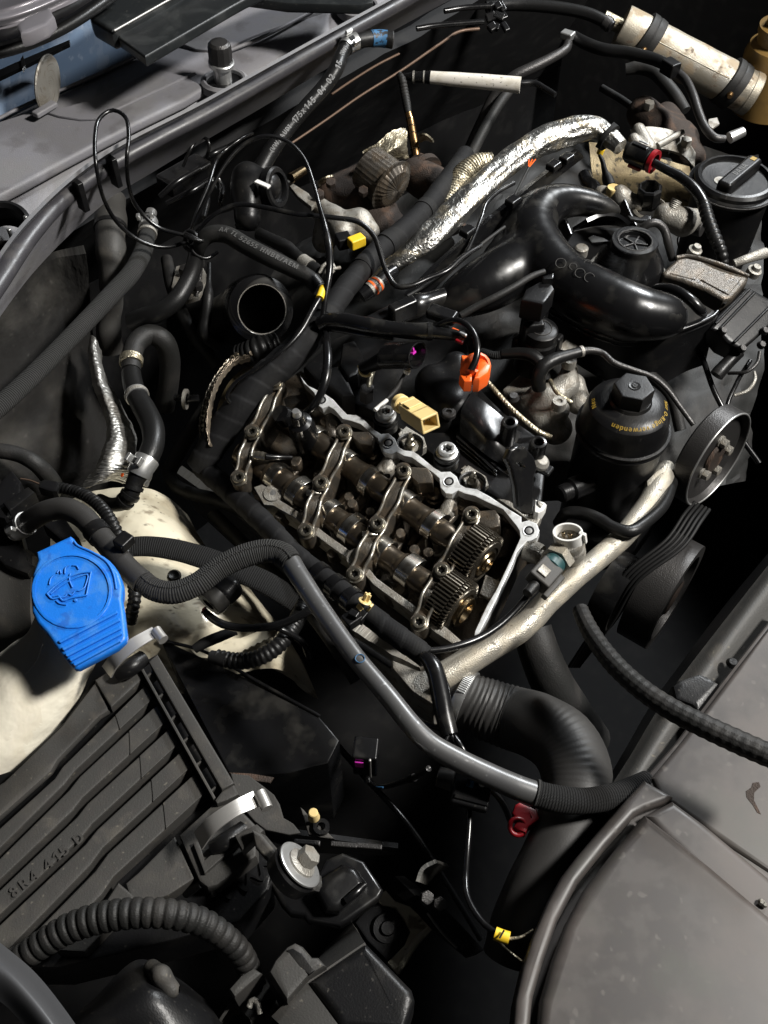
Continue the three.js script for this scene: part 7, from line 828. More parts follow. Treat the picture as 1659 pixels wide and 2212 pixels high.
// ------------------------------------------------------------------ black valve cover of the other bank and what sits on it
{ const t = thing('valve_cover', 'black moulded valve cover between gasket rail and manifold', 'valve cover');
  part(t, 'deck', slab(level(-.02), [[655, 790], [720, 730], [800, 700], [880, 690], [960, 690], [1010, 740], [1030, 830], [1090, 890], [1160, 940], [1180, 1000], [1172, 1080], [1140, 1118], [1090, 1085], [1000, 1030], [960, 1005], [900, 950], [860, 925], [800, 885], [740, 860], [690, 830]], 0.05, 0.004), K.plastic);
  part(t, 'injector_well', blob([[[P(940, 830, -.01), 0.02], [P(975, 880, -.012), 0.022]], [[P(985, 790, -.0), 0.014], [P(1000, 840, -.005), 0.016]]], { res: 40, k: 0.01 }), K.plastic);
  part(t, 'flat_pad', slab(level(-.006), R(T11, [[1050, 900], [1250, 880], [1360, 900], [1340, 1020], [1250, 1080], [1150, 1080], [1060, 990]]), 0.02, 0.004), K.plastic);
  part(t, 'shoulder', S([R(T11, [[1400, 880, .008], [1500, 960, .006], [1620, 1060, .0], [1720, 1150, -.01]]), R(T11, [[1330, 1000, .004], [1450, 1100, .006], [1560, 1200, .002], [1650, 1280, -.01]]), R(T11, [[1320, 1150, -.01], [1430, 1240, -.006], [1520, 1310, -.008], [1640, 1380, -.02]])], { nu: 24, nv: 20, th: 0.02 }), K.gloss);
  part(t, 'foot', S([R(T11, [[1300, 1140, -.012], [1430, 1250, -.01], [1560, 1370, -.014], [1660, 1440, -.02]]), R(T11, [[1320, 1280, -.03], [1440, 1380, -.03], [1560, 1480, -.03], [1660, 1560, -.04]])], { nu: 24, nv: 8, th: 0.01 }), K.plastic);
  for (let i = 0; i < 3; i++) part(t, 'moulded_rib', sweep(route(R(T11, [[1300, 1170 + i * 28, -.012 - i * .004, 3], [1430, 1280 + i * 28, -.011 - i * .004, 3], [1560, 1400 + i * 24, -.015 - i * .004, 3]]), 3), { sides: 8 }), K.gloss);
  part(t, 'hold_down', blob([[[P(840, 690, .01), 0.01], [P(900, 660, .016), 0.011], [P(960, 640, .016), 0.009]]], { res: 30, k: 0.006 }), K.gloss);
  part(t, 'clip_bridge', rbox(0.05, 0.014, 0.02, 0.004), K.plastic, frame(P(830, 690, .02), P(930, 640, .022))); part(t, 'clip_bridge', rbox(0.03, 0.02, 0.012, 0.003), K.gloss, frame(P(870, 670, .03), P(915, 650, .03))); part(t, 'clip_bridge', rbox(0.03, 0.01, 0.016, 0.003), K.gloss, frame(P(955, 680, .03), P(985, 690, .03)));
  part(t, 'pad_screw', capScrew(), K.darkMetal, upright(P(969, 897, -.002), UP)); part(t, 'edge_block', slab(level(.0), R(T11, [[560, 560], [640, 540], [700, 640], [660, 760], [600, 790], [540, 700]]), 0.03, 0.004), K.plastic); part(t, 'edge_block', slab(level(-.004), R(T11, [[420, 740], [540, 700], [600, 800], [640, 900], [560, 900], [470, 830]]), 0.03, 0.004), K.plastic); }
function capScrew() { return lathe([[0, 0.003], [0.0025, 0.003], [0.003, 0.005], [0.006, 0.005], [0.0068, 0.004], [0.0068, 0]], 24); }
for (const [x, y, w] of [[833, 900, 'beside the white tipped lead'], [965, 980, 'between gasket rail and lifting eye']]) { const t = thing('cover_screw', 'pale torx screw in a black rubber grommet ' + w, 'screw', 'valve cover screws'); const p = P(x, y, .004); part(t, 'grommet', lathe([[0, -0.014], [0.0115, -0.014], [0.0115, -0.006], [0.009, -0.0055], [0.009, -0.003], [0.0118, -0.002], [0.0118, 0.001], [0, 0.001]], 30), K.rubber, upright(p, UP)); capBolt(t, p.clone().add(V(0, 0.001, 0)), UP, 1.28, K.steel); }
for (const [x, y, w] of [[886, 958, 'beside the second rail hole'], [1020, 1042, 'beside the third rail hole']]) { const t = thing('glow_plug', 'thin brass tipped glow plug standing in a round well ' + w, 'glow plug', 'glow plugs'); const p = P(x, y, -.012); part(t, 'well', lathe([[0.009, -0.03], [0.011, 0.0], [0.0125, 0.0008], [0.0125, -0.01]], 30), K.plastic, upright(p, UP)); part(t, 'stem', lathe([[0, 0.014], [0.0018, 0.0135], [0.0022, 0.009], [0.0035, 0.008], [0.0035, 0.003], [0.005, 0.002], [0.005, -0.004], [0, -0.004]], 20), K.bolt, upright(p, UP)); part(t, 'surround', slab(level(-.016), [[x - 26, y - 22], [x - 8, y - 38], [x + 30, y - 14], [x + 36, y + 6], [x + 14, y + 20], [x - 12, y + 10]], 0.01, 0.001), K.castGrey); }
{ const t = thing('lifting_eye', 'black steel lifting eye standing at the end of the valve cover', 'lifting eye'); const n = V(0.55, 0.5, 0.66).normalize(); const pl = new Plane(P(1137, 1000, .03), n);
  part(t, 'eye_plate', slab(pl, R(q3, [[1130, 420], [1090, 330], [1120, 250], [1180, 220], [1250, 235], [1320, 310], [1345, 400], [1320, 470], [1310, 780], [1250, 790], [1180, 740], [1165, 560]]), 0.008, 0.0024, 0, { bseg: 3, holes: [R(q3, [[1140, 360], [1165, 325], [1215, 330], [1255, 370], [1265, 405], [1235, 425], [1180, 410]])] }), K.gloss);
  part(t, 'eye_bush', slab(pl, R(q3, [[1142, 358], [1167, 322], [1216, 328], [1256, 370], [1266, 405], [1236, 426], [1180, 412]]), 0.008, 0.0004, -0.001, { holes: [R(q3, [[1165, 358], [1180, 345], [1215, 348], [1240, 375], [1248, 398], [1228, 405], [1188, 395]])] }), K.steel); }
for (const [x, y, l] of [[1101, 912, 'beside the braided line'], [1163, 955, 'beside the lifting eye ring']]) { const t = thing('cover_sleeve', 'hollow black stand-off sleeve ' + l, 'sleeve', 'valve cover stand-offs'); const p = P(x, y, .022); part(t, 'tube', lathe([[0.0042, -0.03], [0.0042, 0.0], [0.0052, 0.001], [0.0072, 0.0005], [0.0078, -0.002], [0.0078, -0.035]], 28), K.gloss, upright(p, V(0.02, 1, 0.02))); part(t, 'foot_arm', rbox(0.02, 0.005, 0.012, 0.002), K.gloss, upright(p.clone().add(V(0.006, -0.028, 0.006)), UP)); }
{ const t = thing('collar_screw', 'pale collar screw head below the stand-off sleeve', 'screw'); part(t, 'head', lathe([[0, 0.006], [0.005, 0.006], [0.008, 0.003], [0.0085, 0]], 24), K.castGrey, upright(P(1166, 1000, .0), V(0.3, 1, 0.2))); part(t, 'bracket', slab(level(-.02), R(q3, [[1150, 190], [1300, 150], [1240, 190], [1160, 230]]), 0.006, 0.001), K.castGrey); }
{ const t = thing('clip_block', 'small pale plastic block at the foot of the lifting eye', 'clip'); part(t, 'block', slab(level(-.01), R(q3, [[1320, 655], [1400, 680], [1420, 700], [1390, 750], [1350, 770], [1315, 760]]), 0.014, 0.002), K.white); part(t, 'lug', slab(level(-.008), R(q3, [[1340, 660], [1390, 690], [1370, 720], [1345, 700]]), 0.006, 0.001), K.castGrey); }
{ const t = thing('head_end_plate', 'pale cast ledge outside the corner of the gasket rail', 'casting'); part(t, 'ledge', slab(level(-.02), R(q3, [[1000, 650], [1150, 660], [1260, 770], [1380, 800], [1340, 870], [1260, 830], [1180, 770]]), 0.012, 0.002), K.castGrey); part(t, 'ledge', slab(level(-.018), R(q3, [[700, 400], [740, 370], [900, 470], [930, 520], [910, 560], [860, 500], [780, 440]]), 0.012, 0.002), K.castGrey); part(t, 'ledge', slab(level(-.018), R(q3, [[200, 60], [370, 150], [380, 200], [350, 230], [290, 150], [200, 100]]), 0.012, 0.002), K.castGrey); }
// ------------------------------------------------------------------ behind the manifold: rail, shield and plug
{ const t = thing('heat_shield_plate', 'stained tan metal plate behind the fuel rail', 'plate'); part(t, 'plate', S([R(T20, [[500, 920, -.01], [700, 950, -.01], [900, 1010, -.015], [1150, 1080, -.02]]), R(T20, [[520, 1120, -.03], [720, 1130, -.03], [940, 1150, -.03], [1180, 1210, -.03]]), R(T20, [[560, 1260, -.06], [760, 1280, -.06], [980, 1310, -.06], [1240, 1380, -.06]])], { nu: 30, nv: 24, th: 0.004, bumpy: (u, v, p) => 0.002 * fbm3(p.x * 50, p.y * 50, p.z * 50) }), K.tan);
  part(t, 'upper_flange', S([R(T20, [[780, 840, .0], [900, 820, -.005], [1100, 870, -.015], [1180, 980, -.02]]), R(T20, [[800, 960, -.02], [950, 960, -.02], [1100, 1000, -.025], [1180, 1080, -.03]])], { nu: 20, nv: 10, th: 0.004 }), K.castGrey); part(t, 'bracket', blob([[[P(1380, 280, .0), 0.008], [P(1400, 320, -.01), 0.01]], [[P(1370, 300, .0), 0.007], [P(1390, 335, -.01), 0.008]]], { res: 26, k: 0.004 }), K.castGrey); part(t, 'brace', sweep(route([[1420, 315, -.01, 7], [1450, 298, -.01, 7], [1475, 285, -.01, 6]], 7), { sides: 8 }), K.castGrey); }
{ const t = thing('fuel_rail', 'cast alloy fuel rail with pressure valve behind the manifold', 'fuel rail'); part(t, 'rail', blob([[[P(1300, 418, .01), 0.009], [P(1340, 428, .012), 0.010], [P(1380, 440, .012), 0.009]], [[P(1340, 415, .02), 0.008], [P(1352, 440, .008), 0.010]], [[P(1440, 465, .012), 0.014], [P(1475, 480, .008), 0.016]], [[P(1475, 478, .01), 0.012], [P(1500, 470, .008), 0.010]]], { res: 52, k: 0.006 }), K.castGrey);
  part(t, 'valve_socket', lathe([[0.008, 0], [0.014, 0], [0.014, 0.022], [0.012, 0.024], [0.0105, 0.024], [0.0105, 0.006]], 8, 0.3), K.gloss, upright(P(1398, 440, .01), V(-0.08, 1, 0.1))); part(t, 'valve_ring', lathe([[0.015, 0], [0.0195, 0], [0.0195, 0.006], [0.017, 0.008], [0.015, 0.006]], 36), K.aluTube, upright(P(1402, 458, .004), V(-0.08, 1, 0.1))); part(t, 'threaded_stub', sweep(route([[1450, 455, .02, 11], [1463, 432, .03, 11]], 11), { sides: 18, step: 0.0006, mod: ridges(0.002, 0.14) }), K.castGrey); part(t, 'end_cap', cyl(0.009, 0.009, 0.014, 24), K.darkMetal, upright(P(1492, 488, -.004), V(0.7, 0.1, 0.5))); part(t, 'cap', lathe([[0, 0.012], [0.007, 0.012], [0.008, 0.01], [0.008, 0]], 22), K.beige, upright(P(1322, 424, .012), UP)); part(t, 'keeper', slab(level(.018), R(q4, [[800, 285], [880, 300], [920, 280], [950, 295], [940, 318], [880, 320], [820, 310]]), 0.004, 0.001), K.gloss); }
{ const t = thing('rail_sensor', 'slim dark sensor with yellow tip before the tan plate', 'sensor'); part(t, 'lead', sweep(route([[1295, 335, .02, 4], [1302, 350, .016, 5], [1306, 368, .01, 6], [1312, 385, .004, 12], [1318, 402, .0, 13]], 6), { sides: 12 }), K.rubberDull); part(t, 'yellow_tip', cyl(0.004, 0.004, 0.008, 14), K.yellow, upright(P(1295, 333, .018), V(0.2, 1, 0))); part(t, 'elbow', sweep(route([[1262, 378, .0, 14], [1270, 395, .0, 15], [1282, 405, .002, 16], [1285, 420, .0, 16]], 15), { sides: 16 }), K.gloss); }
{ const t = thing('foil_plug', 'black and red coupling at the end of the silver foil sleeve', 'coupling'); const a = P(1355, 325, .046), b = P(1418, 352, .046), mx = frame(a, b, UP), L = a.distanceTo(b); const r = 0.0125; part(t, 'body', moved(lathe([[0.006, 0], [r * 0.8, 0], [r, 0.004], [r, L * 0.75], [r * 0.85, L * 0.8], [0, L * 0.8]], 26), 0, 0, 0, 0, 0, -Math.PI / 2), K.gloss, mx); part(t, 'red_clip', moved(lathe([[r * 0.7, 0], [r * 1.05, 0], [r * 1.05, 0.005], [r * 0.7, 0.005]], 26), L * 0.82, 0, 0, 0, 0, -Math.PI / 2), K.red, mx); part(t, 'red_tab', moved(rbox(0.016, 0.004, 0.01, 0.001), L * 0.45, -0.010, 0.006), K.red, mx); part(t, 'latch_bar', moved(rbox(L * 0.5, 0.003, 0.005, 0.001), L * 0.4, r, 0.002), K.gloss, mx); part(t, 'silver_bar', moved(rbox(L * 0.3, 0.0016, 0.0022, 0.0006), L * 0.4, r + 0.0012, -0.005), K.steel, mx); }
{ const t = hose('return_line', 'black line curving from the red coupling past the reservoir', 'line', [[1410, 350, .046, 9], [1440, 366, .044, 10], [1470, 382, .042, 11], [1500, 408, .04, 12], [1520, 440, .036, 12.5], [1530, 475, .03, 13], [1543, 510, .022, 13], [1558, 545, .012, 12], [1564, 575, .0, 10]], 11, K.gloss, { sides: 16 }); const p2 = path(t.pa.pts.slice(4)); part(t, 'bellows', sweep(path(p2.pts.map(([p, r]) => [p, r * 1.08])), { sides: 18, step: 0.0009, mod: ridges(0.0065, 0.16) }), K.rubber); }
// long plastic wire channel beside the foil sleeve
{ const t = thing('wire_channel', 'black plastic wire channel running beside the silver foil sleeve', 'wire channel'); part(t, 'channel', S([[[880, 640, .02], [960, 560, .03], [1040, 490, .038], [1110, 432, .042], [1180, 375, .044], [1250, 325, .044]], [[905, 660, .0], [985, 580, .012], [1065, 510, .02], [1130, 448, .026], [1195, 392, .03], [1262, 340, .03]]], { nu: 40, nv: 8, th: 0.006 }), K.gloss); for (const [x, y] of [[1196, 358], [1224, 342], [1010, 500], [1108, 435]]) part(t, 'clip', rbox(0.016, 0.008, 0.012, 0.002), K.gloss, frame(P(x, y, .05), P(x + 20, y - 14, .05))); part(t, 'side_cable', sweep(route([[1000, 560, .03, 5], [1020, 520, .036, 5], [1040, 470, .042, 5], [1050, 440, .044, 5], [1075, 415, .046, 5], [1110, 395, .046, 5]], 5), { sides: 10 }), K.gloss); part(t, 'side_cable', sweep(route([[880, 640, .03, 4], [960, 590, .034, 4], [1050, 520, .04, 4], [1090, 490, .04, 4]], 4), { sides: 8 }), K.rubberDull); }
{ const t = thing('cut_wire', 'thin cut wire with frayed orange end beside the foil sleeve', 'wire'); part(t, 'wire', sweep(route([[1112, 422, .05, 3], [1128, 390, .054, 3], [1142, 362, .058, 3.5]], 3), { sides: 8 }), K.rubberDull); for (const d of [-5, 0, 5]) part(t, 'strand', sweep(route([[1142, 362, .058, 1.4], [1147 + d, 350, .06, 1.4], [1150 + d * 1.4, 344, .06, 1]], 1.4), { sides: 5 }), K.orange); }
// sockets on the foil conduit and the alloy bracket
{ const t = thing('conduit_coupling', 'small coupling with red striped label below the foil conduit', 'coupling'); const pa = route([[850, 585, .03, 14], [830, 600, .032, 15], [805, 622, .03, 16], [780, 640, .026, 15]], 15); part(t, 'body', sweep(pa, { sides: 18 }), K.gloss); part(t, 'label_band', band(pa, 0.52, 0.78, 0.0006), K.castGrey); part(t, 'red_stripe', band(pa, 0.56, 0.6, 0.001), K.orange); part(t, 'red_stripe', band(pa, 0.68, 0.72, 0.001), K.orange); }
{ const t = thing('actuator_bracket', 'pale cast bracket with yellow plug behind the loop cable', 'bracket'); part(t, 'casting', blob([[[P(695, 450, .0), 0.011], [P(720, 470, .0), 0.012], [P(740, 500, -.004), 0.013]], [[P(740, 480, .0), 0.012], [P(775, 480, .0), 0.014], [P(795, 500, -.006), 0.013]], [[P(700, 470, -.01), 0.01], [P(700, 520, -.03), 0.014]]], { res: 48, k: 0.008, disp: p => 0.0008 * fbm3(p.x * 130, p.y * 130, p.z * 130) }), K.castGrey); part(t, 'yellow_plug', rbox(0.018, 0.012, 0.012, 0.002), K.yellow, frame(P(770, 522, .014), P(790, 514, .014)), 'bright yellow plug'); part(t, 'black_plug', rbox(0.016, 0.014, 0.016, 0.002), K.plastic, frame(P(742, 520, .01), P(765, 515, .01))); part(t, 'strut', slab(level(.01), R(T10, [[200, 1160], [260, 1200], [340, 1250], [390, 1310], [360, 1340], [270, 1270], [215, 1200]]), 0.006, 0.001), K.castGrey); part(t, 'brass_bolt', moved(cyl(0.006, 0.005, 0.022, 18), 0, 0, 0, 0, 0, -Math.PI / 2), K.brass, frame(P(628, 385, .02), P(650, 372, .02))); }
{ const t = thing('oil_feed', 'ribbed black feed pipe with pale clamp below the cast bracket', 'pipe'); const pa = route([[560, 505, .03, 13], [590, 520, .032, 14], [620, 535, .034, 15], [640, 552, .034, 13], [655, 565, .034, 14], [690, 590, .034, 16]], 14); part(t, 'tube', sweep(pa, { sides: 18, mod: s => 1 + 0.05 * Math.cos(s * 700) }), K.rubber); part(t, 'pale_sleeve', band(pa, 0.72, 0.86, 0.001), K.castGrey); part(t, 'tangle', sweep(route([[690, 590, .04, 4], [700, 572, .046, 4], [715, 568, .046, 4], [722, 580, .044, 4], [712, 592, .042, 4], [700, 586, .046, 4], [735, 578, .044, 4]], 4), { sides: 8 }), K.castGrey); }
{ const t = thing('shield_foil', 'embossed silver heat shield beside the felt liner', 'heat shield'); part(t, 'foil', S([
    R(T01, [[575, 560, .0], [590, 510, .004], [620, 540, .004], [660, 610, -.01]]), R(T01, [[575, 680, .0], [610, 660, .01], [650, 680, .004], [670, 720, -.012]]), R(T01, [[600, 820, .0], [640, 810, .01], [690, 840, .006], [740, 880, -.014]]), R(T01, [[660, 1000, .0], [700, 980, .012], [760, 980, .006], [810, 1010, -.014]]), R(T01, [[690, 1130, .0], [730, 1110, .012], [790, 1110, .008], [880, 1150, -.012]]), R(T01, [[660, 1270, .0], [710, 1250, .014], [790, 1260, .01], [880, 1290, -.012]]), R(T01, [[590, 1410, -.004], [660, 1390, .01], [760, 1390, .006], [870, 1400, -.016]]), R(T01, [[500, 1512, -.012], [600, 1490, .0], [720, 1460, -.004], [860, 1500, -.03]])], { nu: 40, nv: 90, th: 0.0015, bumpy: (u, v, p) => 0.003 * fbm3(p.x * 60, p.y * 60, p.z * 60, 3) }), K.shield); }
{ const t = thing('foil_corner', 'second flap of embossed foil beside the lower hose clamp', 'heat shield'); part(t, 'foil', S([R(T01, [[860, 1400, -.02], [920, 1380, -.016], [1000, 1390, -.03]]), R(T01, [[850, 1500, -.03], [930, 1490, -.03], [960, 1500, -.04]])], { nu: 20, nv: 14, th: 0.0015, bumpy: (u, v, p) => 0.003 * fbm3(p.x * 80, p.y * 80, p.z * 80) }), K.shield); }
// ------------------------------------------------------------------ timing chain
{ const t = thing('timing_chain', 'twin row timing chain curving behind the taped loom', 'chain'); const pa = route([[548, 752, 0.000, 6], [533, 766, 0.000, 6], [505, 778, 0.000, 6], [480, 805, -0.002, 6], [460, 838, -0.004, 6], [447, 880, -0.008, 6], [442, 920, -0.015, 6], [446, 960, -0.025, 6]], 6); const n = 26, ls = new THREE.Shape(); ls.absarc(-0.0035, 0, 0.0026, Math.PI / 2, Math.PI * 1.5); ls.lineTo(0, -0.0017); ls.absarc(0.0035, 0, 0.0026, -Math.PI / 2, Math.PI / 2); ls.lineTo(0, 0.0017); const g = ext(ls, 0.0012, 0.0003, 6), pin = cyl(0.0015, 0.0015, 0.011, 10, 0.0003);
  for (let i = 0; i < n; i++) { const q = at(pa, (i + 0.5) / n), out = V(-0.75, 0.55, 0.35).addScaledVector(q.T, -q.T.dot(V(-0.75, 0.55, 0.35))).normalize(), side = new THREE.Vector3().crossVectors(out, q.T).normalize(); if (side.y < 0) side.negate(); for (const s of [-1.6, 0.6, 1.6]) part(t, 'chain_link', g, s > 0 ? K.cam : K.gear, upright(q.p.clone().addScaledVector(side, s * 0.0042 * (i % 2 ? 1 : 0.8)), side, q.T)); part(t, 'chain_pin', pin, K.bolt, upright(q.p.clone().addScaledVector(side, -0.0055).addScaledVector(q.T, pa.len / n * 0.5), side, q.T)); }
  part(t, 'guide_rail', sheet([[P(545, 790, -.03), P(505, 825, -.034), P(478, 880, -.04), P(470, 940, -.055)], [P(560, 800, -.05), P(520, 840, -.054), P(495, 890, -.06), P(488, 945, -.075)]], { nu: 20, nv: 6, th: 0.004 }), K.tan); }
// ------------------------------------------------------------------ blue washer cap and filler neck
{ const t = thing('washer_stopper', 'bright blue washer fluid cap with a windscreen symbol', 'cap'); const n = V(0.05, 1, 0.18).normalize(), pl = new Plane(P(165, 1300, .055), n); const Z = T02;
  part(t, 'lid', slab(pl, R(Z, [[230, 255], [455, 150], [475, 165], [485, 195], [600, 250], [700, 310], [770, 390], [797, 480], [790, 560], [803, 640], [822, 800], [812, 832], [760, 880], [510, 1012], [480, 1012], [455, 992], [380, 900], [300, 785], [240, 720], [205, 645], [195, 520], [208, 400], [240, 310]]), 0.010, 0.0032, 0, { bseg: 4 }), K.blue);
  const ell = (cx, cy, rx, ry, k = 40) => [...Array(k)].map((_, i) => [cx + rx * Math.cos(i / k * 2 * Math.PI), cy + ry * Math.sin(i / k * 2 * Math.PI)]);
  part(t, 'rim_ring', slab(pl, R(Z, ell(465, 508, 262, 246)), 0.004, 0.0009, 0.0012, { holes: [R(Z, ell(465, 508, 249, 233))] }), K.blue); part(t, 'underside_ring', slab(pl, R(Z, ell(500, 500, 296, 265)), 0.012, 0.002, -0.011), K.blue);
  for (const [a, b, w] of [[[385, 838], [755, 645], 12], [[408, 885], [770, 692], 14], [[430, 925], [778, 745], 14], [[455, 955], [785, 780], 13], [[480, 985], [772, 828], 13]]) { const d = [b[0] - a[0], b[1] - a[1]], l = Math.hypot(...d), nx = -d[1] / l * w, ny = d[0] / l * w; part(t, 'grip_rib', slab(pl, R(Z, [[a[0] - nx, a[1] - ny], [b[0] - nx, b[1] - ny], [b[0] + d[0] / l * 8, b[1] + d[1] / l * 8], [b[0] + nx, b[1] + ny], [a[0] + nx, a[1] + ny], [a[0] - d[0] / l * 8, a[1] - d[1] / l * 8]]), 0.005, 0.0012, 0.0022), K.blue); }
  const line = (pts, r = 0.00075, off = 0.0009) => part(t, 'symbol_line', sweep(path(R(Z, pts).map(p => [pl.at(p[0], p[1], off), r])), { sides: 8, step: 0.002 }), K.blue);
  line([[305, 530], [360, 478], [440, 425], [520, 395], [590, 388]]); line([[590, 388], [578, 450], [560, 540]]); line([[305, 530], [340, 562], [385, 552]]); line([[330, 530], [385, 485], [460, 440], [530, 412], [568, 405], [556, 470], [545, 495]], 0.0006); line([[345, 548], [375, 540], [390, 552], [420, 550], [440, 528], [465, 540], [490, 510], [520, 508], [545, 490]], 0.0006); line([[385, 552], [410, 575], [450, 560], [560, 540]]); line([[455, 400], [450, 440], [470, 490]], 0.0006); line([[420, 400], [425, 360], [450, 345]], 0.0006); line([[470, 345], [495, 348], [510, 370]], 0.0006); line([[320, 470], [330, 430], [350, 410]], 0.0006); line([[370, 395], [385, 375], [395, 400]], 0.0006); line([[365, 575], [385, 592], [430, 600]], 0.0006); part(t, 'symbol_drop', lathe([[0, 0.0014], [0.0012, 0.001], [0.0016, 0]], 14), K.blue, upright(pl.at(...Z(490, 573), 0.0002), n)); line([[480, 190], [500, 215], [600, 262], [690, 322], [735, 400], [755, 500]], 0.0009, 0.0004); }
{ const t = thing('washer_filler', 'cream plastic washer fluid filler neck under the blue cap', 'filler neck'); const w = (x, y, h, r) => { const p = P(x, y, h); return [p, M(r, p)]; }; part(t, 'neck', blob([[w(165, 1330, .0, 70), w(140, 1390, -.008, 62), w(95, 1470, -.02, 64), w(40, 1540, -.03, 72), w(-40, 1640, -.05, 80)], [w(165, 1400, -.01, 30), w(120, 1480, -.03, 44), w(60, 1570, -.045, 54)], [w(60, 1440, -.02, 60), w(-60, 1540, -.04, 70)]], { res: 80, k: 0.012, disp: p => 0.0012 * fbm3(p.x * 40, p.y * 40, p.z * 40) }), K.tank); part(t, 'mould_seam', sweep(route([[92, 1390, .018, 1.4], [80, 1425, .012, 1.4], [50, 1460, .006, 1.4], [10, 1495, .0, 1.4]], 1.4), { sides: 6 }), K.tank); }
// ------------------------------------------------------------------ dark corner behind the blue cap
{ const t = thing('fuse_bracket', 'black angular bracket with plugs behind the rubber elbow', 'bracket'); for (const [pts, h] of [[[[0, 1040], [25, 1015], [45, 1040], [40, 1090], [10, 1120], [-30, 1110]], .0], [[[5, 1085], [60, 1050], [75, 1062], [20, 1105]], .006], [[[-30, 1120], [30, 1090], [45, 1150], [60, 1210], [75, 1222], [60, 1240], [10, 1220], [-30, 1180]], -.03], [[[90, 1130], [140, 1118], [170, 1160], [130, 1165]], -.02]]) part(t, 'plate', slab(level(h), pts, 0.02, 0.002), K.plastic); part(t, 'side_panel', S([[[-40, 1180, -.03], [20, 1170, -.03], [70, 1200, -.03]], [[-40, 1300, -.05], [20, 1300, -.05], [66, 1330, -.05]], [[-40, 1440, -.08], [20, 1440, -.08], [90, 1460, -.08]]], { th: 0.01 }), K.plasticGrey); }
{ const t = thing('bay_hoses', 'faint dark hose deep beside the strut tower', 'hose'); part(t, 'tube', sweep(route([[360, 1010, -.09, 14], [375, 1045, -.09, 15], [410, 1065, -.09, 15], [470, 1080, -.09, 15], [540, 1110, -.1, 15]], 15), { sides: 14 }), K.rubberDull); part(t, 'tube', sweep(route([[445, 880, -.08, 16], [415, 930, -.08, 17], [385, 980, -.085, 17], [365, 1020, -.09, 16]], 16), { sides: 14 }), K.rubberDull); }
{ const t = thing('hose_flange', 'small pale pipe flange on a dark stub beside the chain', 'flange'); part(t, 'stub', sweep(route([[378, 858, -.05, 8], [400, 862, -.05, 9], [430, 860, -.05, 9]], 9), { sides: 14 }), K.gloss); part(t, 'flange', lathe([[0.006, 0], [0.0105, 0], [0.0105, 0.003], [0.006, 0.003]], 24), K.castGrey, upright(P(398, 862, -.048), V(1, 0, 0.1))); }
// ------------------------------------------------------------------ dim things deep in the gaps
{ const t = thing('exhaust_pipe', 'dull brown exhaust pipe below the lambda sensor', 'pipe'); part(t, 'tube', sweep(route([[900, 355, -.03, 24], [930, 390, -.03, 26], [960, 440, -.04, 26], [985, 500, -.06, 26]], 25), { sides: 22, mod: lumpy(0.05, 50) }), K.rust); part(t, 'flange', lathe([[0.012, -0.004], [0.024, -0.004], [0.024, 0.004], [0.012, 0.004]], 30), K.rust, upright(P(915, 372, -.03), axisAt(915, 372, 1, 1, 0.6))); }
const deep = (label, pts, r, m = K.rubberDull) => hose('deep_hose', label, 'hose', pts, r, m, { sides: 14, group: 'hoses deep in the gaps' });
deep('dim hose between bulkhead duct and intake pipe', [[360, 560, -.02, 13], [372, 620, -.02, 14], [395, 680, -.03, 14], [430, 740, -.05, 14], [470, 790, -.07, 14]], 14);
deep('dim pair of hoses slanting behind the white rod', [[1105, 190, -.03, 10], [1075, 230, -.04, 11], [1040, 290, -.06, 12], [1010, 350, -.08, 12]], 11);
deep('dim hose lying between strut tower and cylinder head', [[460, 1110, -.1, 15], [520, 1170, -.1, 16], [590, 1240, -.1, 16], [660, 1310, -.1, 16], [720, 1390, -.1, 16], [770, 1470, -.12, 16]], 16);
deep('dim cable under the lower taped loom', [[640, 1290, -.06, 8], [690, 1330, -.06, 8], [740, 1370, -.06, 8], [790, 1400, -.06, 8], [850, 1440, -.06, 8]], 8, K.gloss);
deep('dim pipe beneath the alloy canister', [[1300, 190, -.05, 8], [1350, 220, -.05, 8], [1410, 270, -.05, 8], [1450, 330, -.05, 7]], 8, K.rubberDull);
deep('dim cable beside the subframe beam', [[720, 1600, -.18, 7], [790, 1680, -.18, 7], [880, 1780, -.18, 7], [960, 1900, -.2, 7], [1040, 2030, -.22, 7]], 7, K.gloss);
// clutter round the knot of cables: pipe ends, clips and brackets
{ const t = thing('vacuum_manifold', 'cluster of black vacuum pipe ends below the seal', 'vacuum manifold'); part(t, 'block', rbox(0.06, 0.02, 0.03, 0.004), K.gloss, frame(P(400, 380, .04), P(470, 340, .04))); for (const [a, b, c] of [[[345, 425], [380, 395], [430, 365]], [[360, 440], [410, 415], [460, 385]], [[430, 350], [455, 335], [490, 318]], [[440, 400], [448, 430], [440, 470]], [[470, 385], [480, 410], [476, 440]]]) part(t, 'pipe_end', sweep(route([[...a, .04, 6], [...b, .05, 7], [...c, .05, 6]], 6), { sides: 12 }), K.gloss); for (const [x, y] of [[462, 396], [474, 388]]) part(t, 'steel_collar', new THREE.TorusGeometry(0.005, 0.001, 8, 20), K.steel, upright(P(x, y, .055), V(1, 0.3, -0.4)).multiply(new THREE.Matrix4().makeRotationX(Math.PI / 2))); }
